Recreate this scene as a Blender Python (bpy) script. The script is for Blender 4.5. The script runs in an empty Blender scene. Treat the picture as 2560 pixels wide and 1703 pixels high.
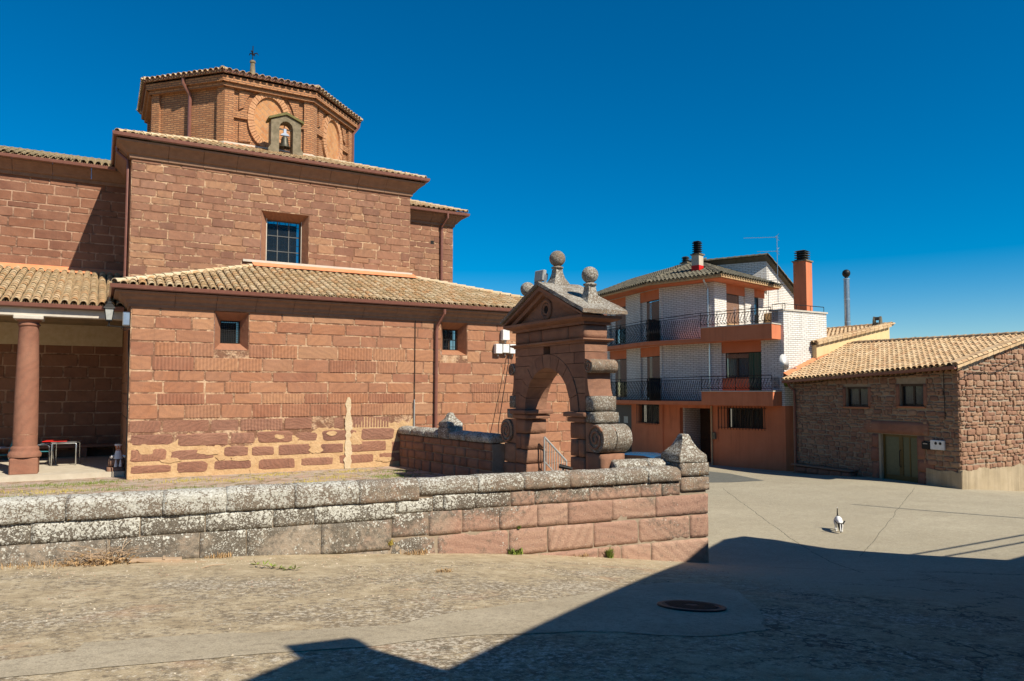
import bpy, bmesh, math, random
import numpy as np
from mathutils import Vector, Matrix, noise
random.seed(11)
R = math.radians
scene = bpy.context.scene
COL = scene.collection

# ------------------------------------------------------------------ camera
cam_d = bpy.data.cameras.new("camera"); cam = bpy.data.objects.new("camera", cam_d); COL.objects.link(cam)
CAM = Vector((0, 0, 2.45))
cam.location = CAM
YAW = math.atan(3280 / 1840.0)
cam.rotation_euler = (R(93.0), 0, YAW - R(90))
cam_d.sensor_width = 36.0; cam_d.lens = 1840 / 2560 * 36; cam_d.shift_y = 32.07 / 2560
cam_d.clip_start = 0.1; cam_d.clip_end = 3000
scene.camera = cam
# ------------------------------------------------------------------ sky, sun, exposure
SUN = Vector((-0.31, 1.0, -1.0)).normalized()          # direction the light travels
elev = math.asin(-SUN.z); to_sun = -SUN
world = bpy.data.worlds.new("World"); scene.world = world; world.use_nodes = True
wn = world.node_tree
for n in list(wn.nodes): wn.nodes.remove(n)
sky = wn.nodes.new("ShaderNodeTexSky"); sky.sky_type = 'NISHITA'; sky.sun_disc = False
sky.sun_elevation = elev; sky.sun_rotation = math.atan2(to_sun.x, to_sun.y)
sky.altitude = 900; sky.air_density = 1.0; sky.dust_density = 0.12; sky.ozone_density = 3.0
hsv = wn.nodes.new("ShaderNodeHueSaturation"); hsv.inputs["Saturation"].default_value = 1.68; hsv.inputs["Value"].default_value = 1.32
hsv.inputs["Hue"].default_value = 0.497
bg = wn.nodes.new("ShaderNodeBackground"); bg.inputs[1].default_value = 0.058
wo = wn.nodes.new("ShaderNodeOutputWorld")
wn.links.new(sky.outputs[0], hsv.inputs["Color"]); wn.links.new(hsv.outputs[0], bg.inputs[0]); wn.links.new(bg.outputs[0], wo.inputs[0])
sl = bpy.data.lights.new("sun", 'SUN'); sl.energy = 5.0; sl.angle = R(0.5); sl.color = (1.0, 0.92, 0.78)
so = bpy.data.objects.new("sun", sl); COL.objects.link(so); so.rotation_euler = SUN.to_track_quat('-Z', 'Y').to_euler(); so.location = (20, -30, 40)
vs = scene.view_settings; vs.view_transform = 'Standard'; vs.look = 'None'; vs.gamma = 1.0; vs.use_curve_mapping = False; vs.exposure = 0.52
scene.display_settings.display_device = 'sRGB'
scene.cycles.max_bounces = 5; scene.cycles.diffuse_bounces = 3; scene.cycles.glossy_bounces = 2; scene.cycles.transmission_bounces = 3

# ------------------------------------------------------------------ material helpers
class NT:
    def __init__(s, name):
        s.m = bpy.data.materials.new(name); s.m.use_nodes = True
        s.t = s.m.node_tree; s.b = s.t.nodes["Principled BSDF"]; s.o = s.t.nodes["Material Output"]
        s.b.inputs["Specular IOR Level"].default_value = 0.25
    def n(s, kind, **kw):
        x = s.t.nodes.new("ShaderNode" + kind)
        for k, v in kw.items(): setattr(x, k, v)
        return x
    def l(s, a, b): s.t.links.new(a, b)
    def setin(s, sock, v):
        if v is None: return
        if hasattr(v, "is_output") or isinstance(v, bpy.types.NodeSocket): s.l(v, sock)
        else: sock.default_value = v
    def coord(s, kind="Object"):
        return s.n("TexCoord").outputs[kind]
    def pos(s): return s.n("NewGeometry").outputs["Position"]
    def sep(s, v):
        x = s.n("SeparateXYZ"); s.l(v, x.inputs[0]); return x.outputs
    def rnd(s):
        a = s.n("ObjectInfo").outputs["Random"]; b = s.n("NewGeometry").outputs["Random Per Island"]
        return s.math('FRACT', s.math('ADD', a, b))
    def math(s, op, a, b=None, c=None, clamp=False):
        x = s.n("Math", operation=op); x.use_clamp = clamp
        s.setin(x.inputs[0], a); s.setin(x.inputs[1], b)
        if c is not None: s.setin(x.inputs[2], c)
        return x.outputs[0]
    def vmath(s, op, a, b=None, scale=None):
        x = s.n("VectorMath", operation=op); s.setin(x.inputs[0], a)
        if b is not None: s.setin(x.inputs[1], b)
        if scale is not None: s.setin(x.inputs[3], scale)
        return x.outputs[0]
    def noise(s, vec, scale, detail=3, rough=.55, dist=0.0, out=0):
        x = s.n("TexNoise"); s.l(vec, x.inputs["Vector"]); x.inputs["Scale"].default_value = scale
        x.inputs["Detail"].default_value = detail; x.inputs["Roughness"].default_value = rough; x.inputs["Distortion"].default_value = dist
        return x.outputs[out]
    def voro(s, vec, scale, feature='F1', out="Distance", rand=1.0):
        x = s.n("TexVoronoi", feature=feature); s.l(vec, x.inputs["Vector"]); x.inputs["Scale"].default_value = scale
        x.inputs["Randomness"].default_value = rand
        return x.outputs[out]
    def wave(s, vec, scale, dist=6, detail=2, dscale=1.0, direction='X'):
        x = s.n("TexWave"); x.bands_direction = direction; s.l(vec, x.inputs["Vector"]); x.inputs["Scale"].default_value = scale
        x.inputs["Distortion"].default_value = dist; x.inputs["Detail"].default_value = detail; x.inputs["Detail Scale"].default_value = dscale
        return x.outputs[1]
    def ramp(s, fac, stops):
        x = s.n("ValToRGB"); s.l(fac, x.inputs[0]); e = x.color_ramp.elements
        while len(e) < len(stops): e.new(0.5)
        for i, (p, c) in enumerate(stops):
            e[i].position = p; e[i].color = (c, c, c, 1) if isinstance(c, (int, float)) else (*c, 1)
        return x.outputs[0]
    def step(s, fac, a, b): return s.ramp(fac, [(a, 0.0), (b, 1.0)])
    def mix(s, f, a, b, blend='MIX'):
        x = s.n("Mix", data_type='RGBA', blend_type=blend); s.setin(x.inputs[0], f)
        for sock, v in ((x.inputs[6], a), (x.inputs[7], b)):
            if isinstance(v, tuple): v = (*v, 1) if len(v) == 3 else v
            s.setin(sock, v)
        return x.outputs[2]
    def bump(s, h, strength=.3, dist=.02, normal=None):
        x = s.n("Bump"); s.l(h, x.inputs["Height"]); x.inputs["Strength"].default_value = strength; x.inputs["Distance"].default_value = dist
        if normal is not None: s.l(normal, x.inputs["Normal"])
        return x.outputs[0]
    def streak(s, col, amt, dark=(.07, .05, .04), lo=.52, hi=.72):
        """rain streaks and grime: noise drawn out downwards"""
        p = s.vmath('MULTIPLY', s.pos(), (2.6, 2.6, .16)); a = s.noise(p, 1.0, 5, .7); b = s.noise(s.pos(), .55, 3)
        return s.mix(s.math('MULTIPLY', s.math('MULTIPLY', s.step(a, lo, hi), s.step(b, .35, .65)), amt), col, dark)
    def done(s, col=None, rough=.85, normal=None, metal=0.0, spec=None):
        if col is not None:
            if isinstance(col, tuple): col = (*col, 1)
            s.setin(s.b.inputs["Base Color"], col)
        s.setin(s.b.inputs["Roughness"], rough); s.b.inputs["Metallic"].default_value = metal
        if normal is not None: s.l(normal, s.b.inputs["Normal"])
        if spec is not None: s.b.inputs["Specular IOR Level"].default_value = spec
        return s.m

def m_stone(name, cols, band=.35, grain=.25, bump=.35, dirt=None, bscale=1.6):
    """sandstone: a tint for each block, wandering bedding lines, grain"""
    t = NT(name); c = t.coord(); r = t.rnd()
    off = t.n("CombineXYZ"); t.l(t.math('MULTIPLY', r, 37.0), off.inputs[0]); t.l(t.math('MULTIPLY', r, 91.0), off.inputs[2]); t.l(t.math('MULTIPLY', r, 13.0), off.inputs[1])
    v = t.vmath('ADD', c, off.outputs[0])
    rot = t.n("VectorRotate", rotation_type='Y_AXIS'); t.l(v, rot.inputs["Vector"]); t.l(t.math('MULTIPLY', t.math('SUBTRACT', r, .5), 2.4), rot.inputs["Angle"])
    k = len(cols)
    tint = t.ramp(t.math('FRACT', t.math('MULTIPLY', r, 7.31)), [(i / (k - 1), cc) for i, cc in enumerate(cols)])
    w = t.wave(rot.outputs[0], bscale, dist=16, detail=3, dscale=.55, direction='Z')
    big = t.noise(v, 1.7, 3); fine = t.noise(v, 38, 3, .7)
    col = t.mix(t.math('MULTIPLY', t.step(w, .25, .9), band), tint, (.16, .085, .06))
    col = t.mix(t.math('MULTIPLY', t.step(big, .35, .7), .35), col, (.40, .225, .145))
    col = t.mix(grain, col, t.ramp(fine, [(.3, (.10, .055, .04)), (.7, (.50, .30, .21))]), 'OVERLAY')
    col = t.streak(col, .38)
    h = t.math('ADD', t.math('MULTIPLY', w, .12), t.math('ADD', t.math('MULTIPLY', fine, .5), t.noise(v, 9, 4, .6)))
    return t.done(col, .92, t.bump(h, bump, .03))

def m_noise(name, c1, c2, scale=6, rough=.85, bump=.2, metal=0, fine=40, spec=None, bd=.01, streak=0):
    t = NT(name); c = t.coord()
    a = t.noise(c, scale, 4); b = t.noise(c, fine, 2, .7)
    col = t.mix(t.math('ADD', t.math('MULTIPLY', t.step(a, .3, .7), .75), t.math('MULTIPLY', t.step(b, .3, .7), .25)), c1, c2)
    if streak: col = t.streak(col, streak, tuple(x * .45 for x in c1), .46, .66)
    return t.done(col, rough, t.bump(t.math('ADD', a, b), bump, bd), metal, spec)

def m_plain(name, c, rough=.6, metal=0.0, spec=None, var=.12):
    t = NT(name); a = t.noise(t.coord(), 9, 3)
    col = t.mix(t.step(a, .3, .7), tuple(x * (1 - var) for x in c), tuple(min(1, x * (1 + var)) for x in c))
    return t.done(col, rough, None, metal, spec)

def m_tile(name, cols, lich, lamt=.45):
    t = NT(name); c = t.coord(); r = t.rnd(); p = t.pos()
    k = len(cols); tint = t.ramp(t.math('FRACT', t.math('MULTIPLY', r, 5.7)), [(i / (k - 1), cc) for i, cc in enumerate(cols)])
    n1 = t.noise(p, 2.2, 4, .65); n2 = t.noise(p, 26, 3, .7)
    col = t.mix(t.math('MULTIPLY', t.step(t.math('ADD', t.math('MULTIPLY', n1, .6), t.math('MULTIPLY', n2, .4)), .46, .6), lamt), tint, lich)
    col = t.mix(t.math('MULTIPLY', t.step(n2, .35, .75), .35), col, tuple(x * .55 for x in cols[0]))
    return t.done(col, .9, t.bump(n2, .3, .01))

def m_brick(name, c1, c2, mort, w, h, msize, scale_noise=True, bump=.6, offset=.5, uvrot=0, var=.4):
    t = NT(name); uv = t.coord("UV")
    if uvrot:
        rt = t.n("VectorRotate", rotation_type='Z_AXIS'); t.l(uv, rt.inputs["Vector"]); rt.inputs["Angle"].default_value = uvrot; uv = rt.outputs[0]
    wob = t.noise(uv, 5.0, 2, out=1)
    uv2 = t.vmath('ADD', uv, t.vmath('SCALE', t.vmath('SUBTRACT', wob, (.5, .5, .5)), scale=.022 if scale_noise else .004))
    b = t.n("TexBrick"); b.offset = offset; t.l(uv2, b.inputs["Vector"]); b.inputs["Color1"].default_value = (*c1, 1); b.inputs["Color2"].default_value = (*c2, 1)
    b.inputs["Mortar"].default_value = (*mort, 1); b.inputs["Scale"].default_value = 1.0; b.inputs["Brick Width"].default_value = w; b.inputs["Row Height"].default_value = h
    b.inputs["Mortar Size"].default_value = msize; b.inputs["Bias"].default_value = 0.0
    big = t.noise(t.coord(), 1.4, 4, .6); fine = t.noise(t.coord(), 30, 2, .7)
    col = t.mix(t.math('MULTIPLY', t.step(big, .35, .75), var), b.outputs[0], tuple(x * .62 for x in c1))
    col = t.mix(.25, col, t.ramp(fine, [(.3, .2), (.7, .8)]), 'OVERLAY')
    col = t.streak(col, .35, (.16, .13, .10))
    hh = t.math('ADD', t.math('SUBTRACT', 1.0, b.outputs[1]), t.math('MULTIPLY', fine, .35))
    return t.done(col, .9, t.bump(hh, bump, .025))

# ------------------------------------------------------------------ mesh helpers
class MB:
    def __init__(s): s.v = []; s.f = []
    def add(s, vs, fs, M=None):
        o = len(s.v)
        s.v += [tuple(M @ Vector(p)) for p in vs] if M is not None else [tuple(p) for p in vs]
        s.f += [tuple(i + o for i in f) for f in fs]; return s
    def merge(s, b, M=None): return s.add(b.v, b.f, M)
    def box(s, x0, x1, y0, y1, z0, z1, M=None):
        v = [(x0, y0, z0), (x1, y0, z0), (x1, y1, z0), (x0, y1, z0), (x0, y0, z1), (x1, y0, z1), (x1, y1, z1), (x0, y1, z1)]
        return s.add(v, [(0, 3, 2, 1), (4, 5, 6, 7), (0, 1, 5, 4), (1, 2, 6, 5), (2, 3, 7, 6), (3, 0, 4, 7)], M)
    def bbox(s, x0, x1, y0, y1, z0, z1, b=.02, M=None):
        """box with chamfered edges"""
        bm = bmesh.new(); bmesh.ops.create_cube(bm, size=1)
        for v in bm.verts: v.co = Vector(((x0 + x1) / 2 + v.co.x * (x1 - x0), (y0 + y1) / 2 + v.co.y * (y1 - y0), (z0 + z1) / 2 + v.co.z * (z1 - z0)))
        bmesh.ops.bevel(bm, geom=bm.edges[:], offset=b, segments=1, affect='EDGES')
        bm.verts.index_update(); vs = [v.co.copy() for v in bm.verts]; fs = [[v.index for v in f.verts] for f in bm.faces]; bm.free()
        return s.add(vs, fs, M)
    def prism(s, poly, a, b, axis='y', M=None):
        """2D polygon (x,z) extruded along y from a to b (or (x,y) along z)"""
        n = len(poly)
        if axis == 'y': v = [(p[0], a, p[1]) for p in poly] + [(p[0], b, p[1]) for p in poly]
        else: v = [(p[0], p[1], a) for p in poly] + [(p[0], p[1], b) for p in poly]
        area = sum(poly[i][0] * poly[(i + 1) % n][1] - poly[(i + 1) % n][0] * poly[i][1] for i in range(n))
        f = [tuple(range(n)), tuple(range(2 * n - 1, n - 1, -1))] + [(i + n, (i + 1) % n + n, (i + 1) % n, i) for i in range(n)]
        if (area < 0) == (axis == 'y'): f = [tuple(reversed(q)) for q in f]
        return s.add(v, f, M)
    def tube(s, pts, r, n=6, cap=True, M=None):
        pts = [Vector(p) for p in pts]; rr = r if isinstance(r, (list, tuple)) else [r] * len(pts)
        v = []; f = []; prev = None
        for i, p in enumerate(pts):
            d = (pts[min(i + 1, len(pts) - 1)] - pts[max(i - 1, 0)]).normalized()
            if prev is None:
                up = Vector((0, 0, 1)) if abs(d.z) < .9 else Vector((1, 0, 0)); a = d.cross(up).normalized()
            else: a = (prev - d * prev.dot(d)).normalized()
            prev = a; b = d.cross(a)
            for k in range(n):
                q = 2 * math.pi * k / n; v.append(p + (a * math.cos(q) + b * math.sin(q)) * rr[i])
        for i in range(len(pts) - 1):
            for k in range(n): f.append((i * n + k, i * n + (k + 1) % n, (i + 1) * n + (k + 1) % n, (i + 1) * n + k))
        if cap: f.append(tuple(reversed(range(n)))); f.append(tuple(range((len(pts) - 1) * n, len(pts) * n)))
        return s.add(v, f, M)
    def lathe(s, prof, n=16, c=(0, 0), rot=0.0, M=None):
        v = []; f = []
        for r, z in prof:
            for k in range(n):
                q = 2 * math.pi * k / n + rot; v.append((c[0] + r * math.cos(q), c[1] + r * math.sin(q), z))
        for i in range(len(prof) - 1):
            for k in range(n): f.append((i * n + k, i * n + (k + 1) % n, (i + 1) * n + (k + 1) % n, (i + 1) * n + k))
        f.append(tuple(reversed(range(n)))); f.append(tuple(range((len(prof) - 1) * n, len(prof) * n)))
        return s.add(v, f, M)
    def sphere(s, c, r, nu=16, nv=10, sc=(1, 1, 1), wob=0.0):
        v = []; f = []
        for j in range(nv + 1):
            th = math.pi * j / nv
            for i in range(nu):
                ph = 2 * math.pi * i / nu
                d = Vector((math.sin(th) * math.cos(ph), math.sin(th) * math.sin(ph), -math.cos(th)))
                k = r * (1 + wob * noise.noise(d * 2.3 + Vector(c)))
                v.append((c[0] + d.x * k * sc[0], c[1] + d.y * k * sc[1], c[2] + d.z * k * sc[2]))
        for j in range(nv):
            for i in range(nu): f.append((j * nu + i, j * nu + (i + 1) % nu, (j + 1) * nu + (i + 1) % nu, (j + 1) * nu + i))
        return s.add(v, f)
    def quad(s, *p): return s.add(p, [tuple(range(len(p)))])
    def xf(s, M): s.v = [tuple(M @ Vector(p)) for p in s.v]; return s

def fr(o, ang, z=0.0):
    """wall frame: local x runs along the wall, -y is its outer side, z up"""
    return Matrix.Translation((o[0], o[1], z)) @ Matrix.Rotation(R(ang), 4, 'Z')

def wloc(o):
    p = Vector((0, 0, 0))
    while o is not None: p += o.location; o = o.parent
    return p

def set_uv(me):
    nv = len(me.vertices); 
    uvl = me.uv_layers.new(name="UVMap")
    co = np.empty(nv * 3, np.float64); me.vertices.foreach_get("co", co); co = co.reshape(-1, 3)
    nl = len(me.loops); li = np.empty(nl, np.int32); me.loops.foreach_get("vertex_index", li)
    npoly = len(me.polygons); nr = np.empty(npoly * 3); me.polygons.foreach_get("normal", nr); nr = nr.reshape(-1, 3)
    ls = np.empty(npoly, np.int32); lt = np.empty(npoly, np.int32); me.polygons.foreach_get("loop_start", ls); me.polygons.foreach_get("loop_total", lt)
    pn = np.repeat(nr, lt, axis=0)
    flat = np.abs(pn[:, 2]) > .9
    u = np.stack([-pn[:, 1], pn[:, 0], np.zeros(nl)], 1); ln = np.linalg.norm(u, axis=1); u[ln > 1e-6] /= ln[ln > 1e-6][:, None]
    u[flat] = (1, 0, 0); vv = np.cross(pn, u)
    c = co[li]; uv = np.stack([(c * u).sum(1), (c * vv).sum(1)], 1)
    uvl.data.foreach_set("uv", uv.astype(np.float32).ravel())

def mesh_of(name, mb, mat, smooth=False, uv=False):
    me = bpy.data.meshes.new(name); me.from_pydata([tuple(p) for p in mb.v], [], mb.f); me.update()
    if uv: set_uv(me)
    if smooth: me.polygons.foreach_set("use_smooth", [True] * len(me.polygons))
    if mat is not None: me.materials.append(mat)
    return me

def obj(name, mb, mat, parent=None, M=None, smooth=False, uv=False, local=False, auto=None):
    """link a mesh; coordinates are world ones unless local"""
    if M is not None: mb.xf(M)
    if parent is not None and not local:
        w = wloc(parent); mb.v = [(p[0] - w.x, p[1] - w.y, p[2] - w.z) for p in mb.v]
    me = mesh_of(name, mb, mat, smooth or auto is not None, uv)
    o = bpy.data.objects.new(name, me); COL.objects.link(o); o.parent = parent
    if auto is not None:
        me.set_sharp_from_angle(angle=R(auto))
    return o

def tag(o, label=None, cat=None, group=None, kind=None):
    if label: o["label"] = label
    if cat: o["category"] = cat
    if group: o["group"] = group
    if kind: o["kind"] = kind
    return o

def thing(name, label, cat, loc=(0, 0, 0), rz=0.0, group=None):
    o = bpy.data.objects.new(name, None); COL.objects.link(o); o.location = loc; o.rotation_euler = (0, 0, rz)
    o.empty_display_size = .2
    return tag(o, label, cat, group)

def copy_tree(o, parent=None):
    c = o.copy(); COL.objects.link(c); c.parent = parent
    for ch in [x for x in bpy.data.objects if x.parent == o]: copy_tree(ch, c)
    return c

class Pieces:
    """alike pieces of one thing: the 300 that show largest become objects, the rest one joined part per parent"""
    def __init__(s, name, limit=300): s.name = name; s.limit = limit; s.items = []
    def add(s, mb, mat, parent, smooth=False, weight=None):
        c = Vector((0, 0, 0))
        for p in mb.v: c += Vector(p)
        c /= len(mb.v)
        lo = [min(p[i] for p in mb.v) for i in range(3)]; hi = [max(p[i] for p in mb.v) for i in range(3)]
        e = sorted(hi[i] - lo[i] for i in range(3))
        d = (c - CAM).length
        w = weight if weight is not None else e[1] * e[2] / d ** 2
        s.items.append((w, mb, mat, parent, smooth, None))
    def inst(s, mesh, mbsrc, M, mat, parent, weight):
        s.items.append((weight, mbsrc, mat, parent, False, (mesh, M)))
    def flush(s):
        s.items.sort(key=lambda t: -t[0]); rest = {}
        for i, (w, mb, mat, parent, sm, ins) in enumerate(s.items):
            if i < s.limit:
                if ins is None: obj(s.name, mb, mat, parent, smooth=sm)
                else:
                    o = bpy.data.objects.new(s.name, ins[0]); COL.objects.link(o); o.parent = parent
                    M = ins[1].copy(); M.translation -= wloc(parent); o.matrix_basis = M
            else: rest.setdefault((parent, mat), []).append((mb, ins))
        for (parent, mat), lst in rest.items():
            big = MB()
            for mb, ins in lst: big.merge(mb, ins[1] if ins else None)
            tag(obj(s.name, big, mat, parent), kind="stuff")

def jit(a): return random.uniform(-a, a)

def block(x0, x1, z0, z1, y=0.0, depth=.15, bev=.018, j=.006, flutes=0):
    """dressed stone: chamfered front, a little out of true"""
    m = MB(); d = bev
    py = y + jit(j)
    q = [(x0, z0), (x1, z0), (x1, z1), (x0, z1)]
    q = [(a + jit(j), b + jit(j)) for a, b in q]
    cx = (x0 + x1) / 2; cz = (z0 + z1) / 2
    ins = [(a + (d if a < cx else -d), b + (d if b < cz else -d)) for a, b in q]
    v = [(a, y + depth, b) for a, b in q] + [(a, py + d, b) for a, b in q]
    f = [(4 + i, i, (i + 1) % 4, 4 + (i + 1) % 4) for i in range(4)]
    f = [tuple(reversed(t)) for t in f]
    if not flutes:
        v += [(a, py + jit(j), b) for a, b in ins]
        f += [(4 + i, 4 + (i + 1) % 4, 8 + (i + 1) % 4, 8 + i) for i in range(4)] + [(8, 9, 10, 11)]
    else:
        n = flutes * 4; o = len(v)
        for k in range(n + 1):
            u = k / n; dy = .010 * math.cos(2 * math.pi * u * flutes) - .007
            for side in (0, 1):
                a, b = ins[0] if side == 0 else ins[3]; a2, b2 = ins[1] if side == 0 else ins[2]
                v.append((a + (a2 - a) * u, py + dy, b + (b2 - b) * u))
        for k in range(n): f.append((o + 2 * k, o + 2 * k + 2, o + 2 * k + 3, o + 2 * k + 1))
        e = o + 2 * n
        f += [(4, 5) + tuple(o + 2 * k for k in range(n, -1, -1)), (6, 7) + tuple(o + 2 * k + 1 for k in range(0, n + 1)), (7, 4, o, o + 1), (5, 6, e + 1, e)]
    return m.add(v, f)

def ashlar(x0, x1, z0, z1, y=0.0, depth=.15, bev=.014, j=.008, flutes=0, slack=.012):
    """squared block with worn, slightly ragged edges"""
    x0 += random.uniform(0, slack); x1 -= random.uniform(0, slack); z0 += random.uniform(0, slack); z1 -= random.uniform(0, slack)
    if flutes: return block(x0, x1, z0, z1, y, depth, bev, j * .6, flutes)
    ring = []; q = [(x0, z0), (x1, z0), (x1, z1), (x0, z1)]
    for i in range(4):
        a = Vector(q[i]); b = Vector(q[(i + 1) % 4]); L = (b - a).length; n = max(2, int(L / .13)); d = (b - a) / L; nn = Vector((-d.y, d.x))
        for k in range(n):
            t = (k + (jit(.25) if k else 0)) / n; p = a + d * (L * t) + nn * (abs(jit(j)) + (j * .9 if k == 0 else 0))
            if k == 0: p += d * j * .9
            ring.append(p)
    n = len(ring); py = y + jit(j); m = MB(); cx = (x0 + x1) / 2; cz = (z0 + z1) / 2
    v = [(p.x, y + depth, p.y) for p in ring] + [(p.x, py + bev, p.y) for p in ring]
    for p in ring:
        dx = max(-1, min(1, (cx - p.x) * 4)); dz_ = max(-1, min(1, (cz - p.y) * 6)); v.append((p.x + dx * bev, py, p.y + dz_ * bev))
    f = []
    for k in range(n):
        k2 = (k + 1) % n; f += [(k, k2, n + k2, n + k), (n + k, n + k2, 2 * n + k2, 2 * n + k)]
    f.append(tuple(range(2 * n, 3 * n)))
    return m.add(v, f)

def rubble(x0, x1, z0, z1, y=0.0, depth=.12, bulge=.03, n=9, j=.10, ee=(.30, .5)):
    """rough stone: a rounded polygon with a bulging face"""
    m = MB(); cx = (x0 + x1) / 2; cz = (z0 + z1) / 2; hx = (x1 - x0) / 2; hz = (z1 - z0) / 2
    e = random.uniform(*ee); a0 = jit(.3); ring = []
    for k in range(n):
        a = a0 + 2 * math.pi * k / n; c = math.cos(a); s_ = math.sin(a)
        ring.append((cx + hx * math.copysign(abs(c) ** e, c) * (1 - abs(jit(j))), cz + hz * math.copysign(abs(s_) ** e, s_) * (1 - abs(jit(j)))))
    py = y - random.uniform(0, bulge)
    v = [(a, y + depth, b) for a, b in ring] + [(a, py + .022, b) for a, b in ring]
    v += [(cx + (a - cx) * .82, py + jit(.006), cz + (b - cz) * .8) for a, b in ring] + [(cx + jit(.02), py - .012, cz)]
    f = []
    for k in range(n):
        k2 = (k + 1) % n
        f += [(k, k2, n + k2, n + k), (n + k, n + k2, 2 * n + k2, 2 * n + k), (2 * n + k, 2 * n + k2, 3 * n)]
    return m.add(v, f)

def courses(x0, x1, zs, lens, holes=(), gap=.03, minlen=.22, pred=None):
    """rows of rectangles that leave the holes free: [(xa, xb, za, zb, row)]"""
    out = []
    for r in range(len(zs) - 1):
        za, zb = zs[r], zs[r + 1]; segs = [(x0, x1)]
        for hx0, hx1, hz0, hz1 in holes:
            if min(zb, hz1) - max(za, hz0) > .3 * (zb - za):
                ns = []
                for a, b in segs:
                    if hx1 <= a or hx0 >= b: ns.append((a, b))
                    else:
                        if hx0 - a > .06: ns.append((a, hx0))
                        if b - hx1 > .06: ns.append((hx1, b))
                segs = ns
        for a, b in segs:
            x = a; first = True
            while x < b - .01:
                L = random.uniform(*lens)
                if first and r % 2: L *= .6
                first = False
                nx = min(x + L, b)
                if b - nx < minlen: nx = b
                if pred is None or pred((x + nx) / 2, (za + zb) / 2): out.append((x + gap / 2, nx - gap / 2, za + gap / 2, zb - gap / 2, r))
                x = nx
    return out

def panels(x0, x1, z0, z1, holes, y0, y1):
    """a slab with rectangular openings"""
    m = MB(); xs = sorted({x0, x1, *[min(max(h[i], x0), x1) for h in holes for i in (0, 1)]})
    for a, b in zip(xs, xs[1:]):
        if b - a < 1e-6: continue
        cuts = sorted([(max(h[2], z0), min(h[3], z1)) for h in holes if h[0] <= a + 1e-6 and h[1] >= b - 1e-6 and h[3] > z0 and h[2] < z1]); z = z0
        for c0, c1 in cuts:
            if c0 > z + 1e-6: m.box(a, b, y0, y1, z, c0)
            z = max(z, c1)
        if z < z1 - 1e-6: m.box(a, b, y0, y1, z, z1)
    return m

def sweep(path, prof, closed_prof=True, ends=True):
    """profile (out, z) carried along a plan polyline; out = to the right of the direction of travel, corners mitred"""
    P = [Vector((p[0], p[1])) for p in path]; z0 = [p[2] if len(p) > 2 else 0 for p in path]
    n = len(P); mit = []
    for i in range(n):
        d1 = (P[i] - P[i - 1]).normalized() if i else None; d2 = (P[i + 1] - P[i]).normalized() if i < n - 1 else None
        if d1 is None: d1 = d2
        if d2 is None: d2 = d1
        n1 = Vector((d1.y, -d1.x)); n2 = Vector((d2.y, -d2.x)); m = (n1 + n2)
        m = m / max(.2, m.dot(n1)); mit.append(m)
    k = len(prof); m = MB(); v = []; f = []
    for i in range(n):
        for o, z in prof: q = P[i] + mit[i] * o; v.append((q.x, q.y, z + z0[i]))
    for i in range(n - 1):
        for j in range(k if closed_prof else k - 1):
            a = i * k + j; b = i * k + (j + 1) % k; f.append((a, b, b + k, a + k))
    if ends and closed_prof: f.append(tuple(reversed(range(k)))); f.append(tuple(range((n - 1) * k, n * k)))
    return m.add(v, f)

def cut_path(a, b, step, gap=.008):
    """pieces of a straight run"""
    a = Vector(a); b = Vector(b); L = (b - a).length; n = max(1, round(L / step)); d = (b - a) / L
    return [(a + d * (L * i / n + gap / 2), a + d * (L * (i + 1) / n - gap / 2)) for i in range(n)]

# barrel roof tile: half cone, lower end towards -y
def tile_mb(r0=.098, r1=.078, L=.46, th=.016, seg=6, flip=False):
    m = MB(); v = []; f = []
    for ring, (r, y) in enumerate(((r0, 0), (r1, L), (r0 - th, 0))):
        for k in range(seg + 1):
            a = math.pi * k / seg; x = -r * math.cos(a); z = r * math.sin(a) * .95
            if flip: z = -z
            v.append((x, y, z))
    n = seg + 1
    for k in range(seg):
        q = [(k, k + 1, n + k + 1, n + k), (k + 1, k, 2 * n + k, 2 * n + k + 1)]
        f += [tuple(reversed(t)) for t in q] if not flip else q
    return m.add(v, f)
TILE = tile_mb(); CHAN = tile_mb(.10, .09, .5, .012, 4, True)
TILE_ME = {}
def roof(pieces, part, mat, A, B, TA, TB, clip=None, du=.23, dv=.34, chan=None, scale=1.0, zoff=.05, rows=None, wmul=1.0):
    """tiles on the patch eave A-B, top TA-TB; clip(u metres, v metres, eave length)"""
    A, B, TA, TB = map(Vector, (A, B, TA, TB)); L = (B - A).length; n = max(1, int(L / du)); key = (mat.name, scale)
    if key not in TILE_ME: TILE_ME[key] = mesh_of("roof_tile", MB().merge(TILE, Matrix.Scale(scale, 4)), mat)
    src = MB().merge(TILE, Matrix.Scale(scale, 4)); ch = MB().merge(CHAN, Matrix.Scale(scale, 4)); chm = MB()
    for i in range(n + 1):
        for c in (0, 1):
            u = (i + .5 * c) / n
            if u > 1: continue
            e = A.lerp(B, u); t = TA.lerp(TB, u); up = t - e; S = up.length; up.normalize()
            ex = (B - A).normalized(); ez = ex.cross(up).normalized(); ex = up.cross(ez)
            rot = Matrix((ex, up, ez)).transposed().to_4x4(); m = int(S / dv)
            for j in range(m + 1):
                if rows is not None and j >= rows: break
                v = j * dv + (jit(.012) if j else 0)
                if clip and not clip(u * L, v + .12, L): continue
                p = e + up * (v - .06) + ez * ((zoff + jit(.006)) if c == 0 else zoff - .012)
                M = Matrix.Translation(p) @ rot @ Matrix.Rotation(jit(.03), 4, 'Z') @ Matrix.Rotation(-.045, 4, 'X')
                if c == 0: pieces.inst(TILE_ME[key], src, M, mat, part, wmul / (p - CAM).length ** 2)
                else: chm.merge(ch, M)
    if chm.v: tag(obj("channel_tile", chm, chan or mat, part), kind="stuff")

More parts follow.
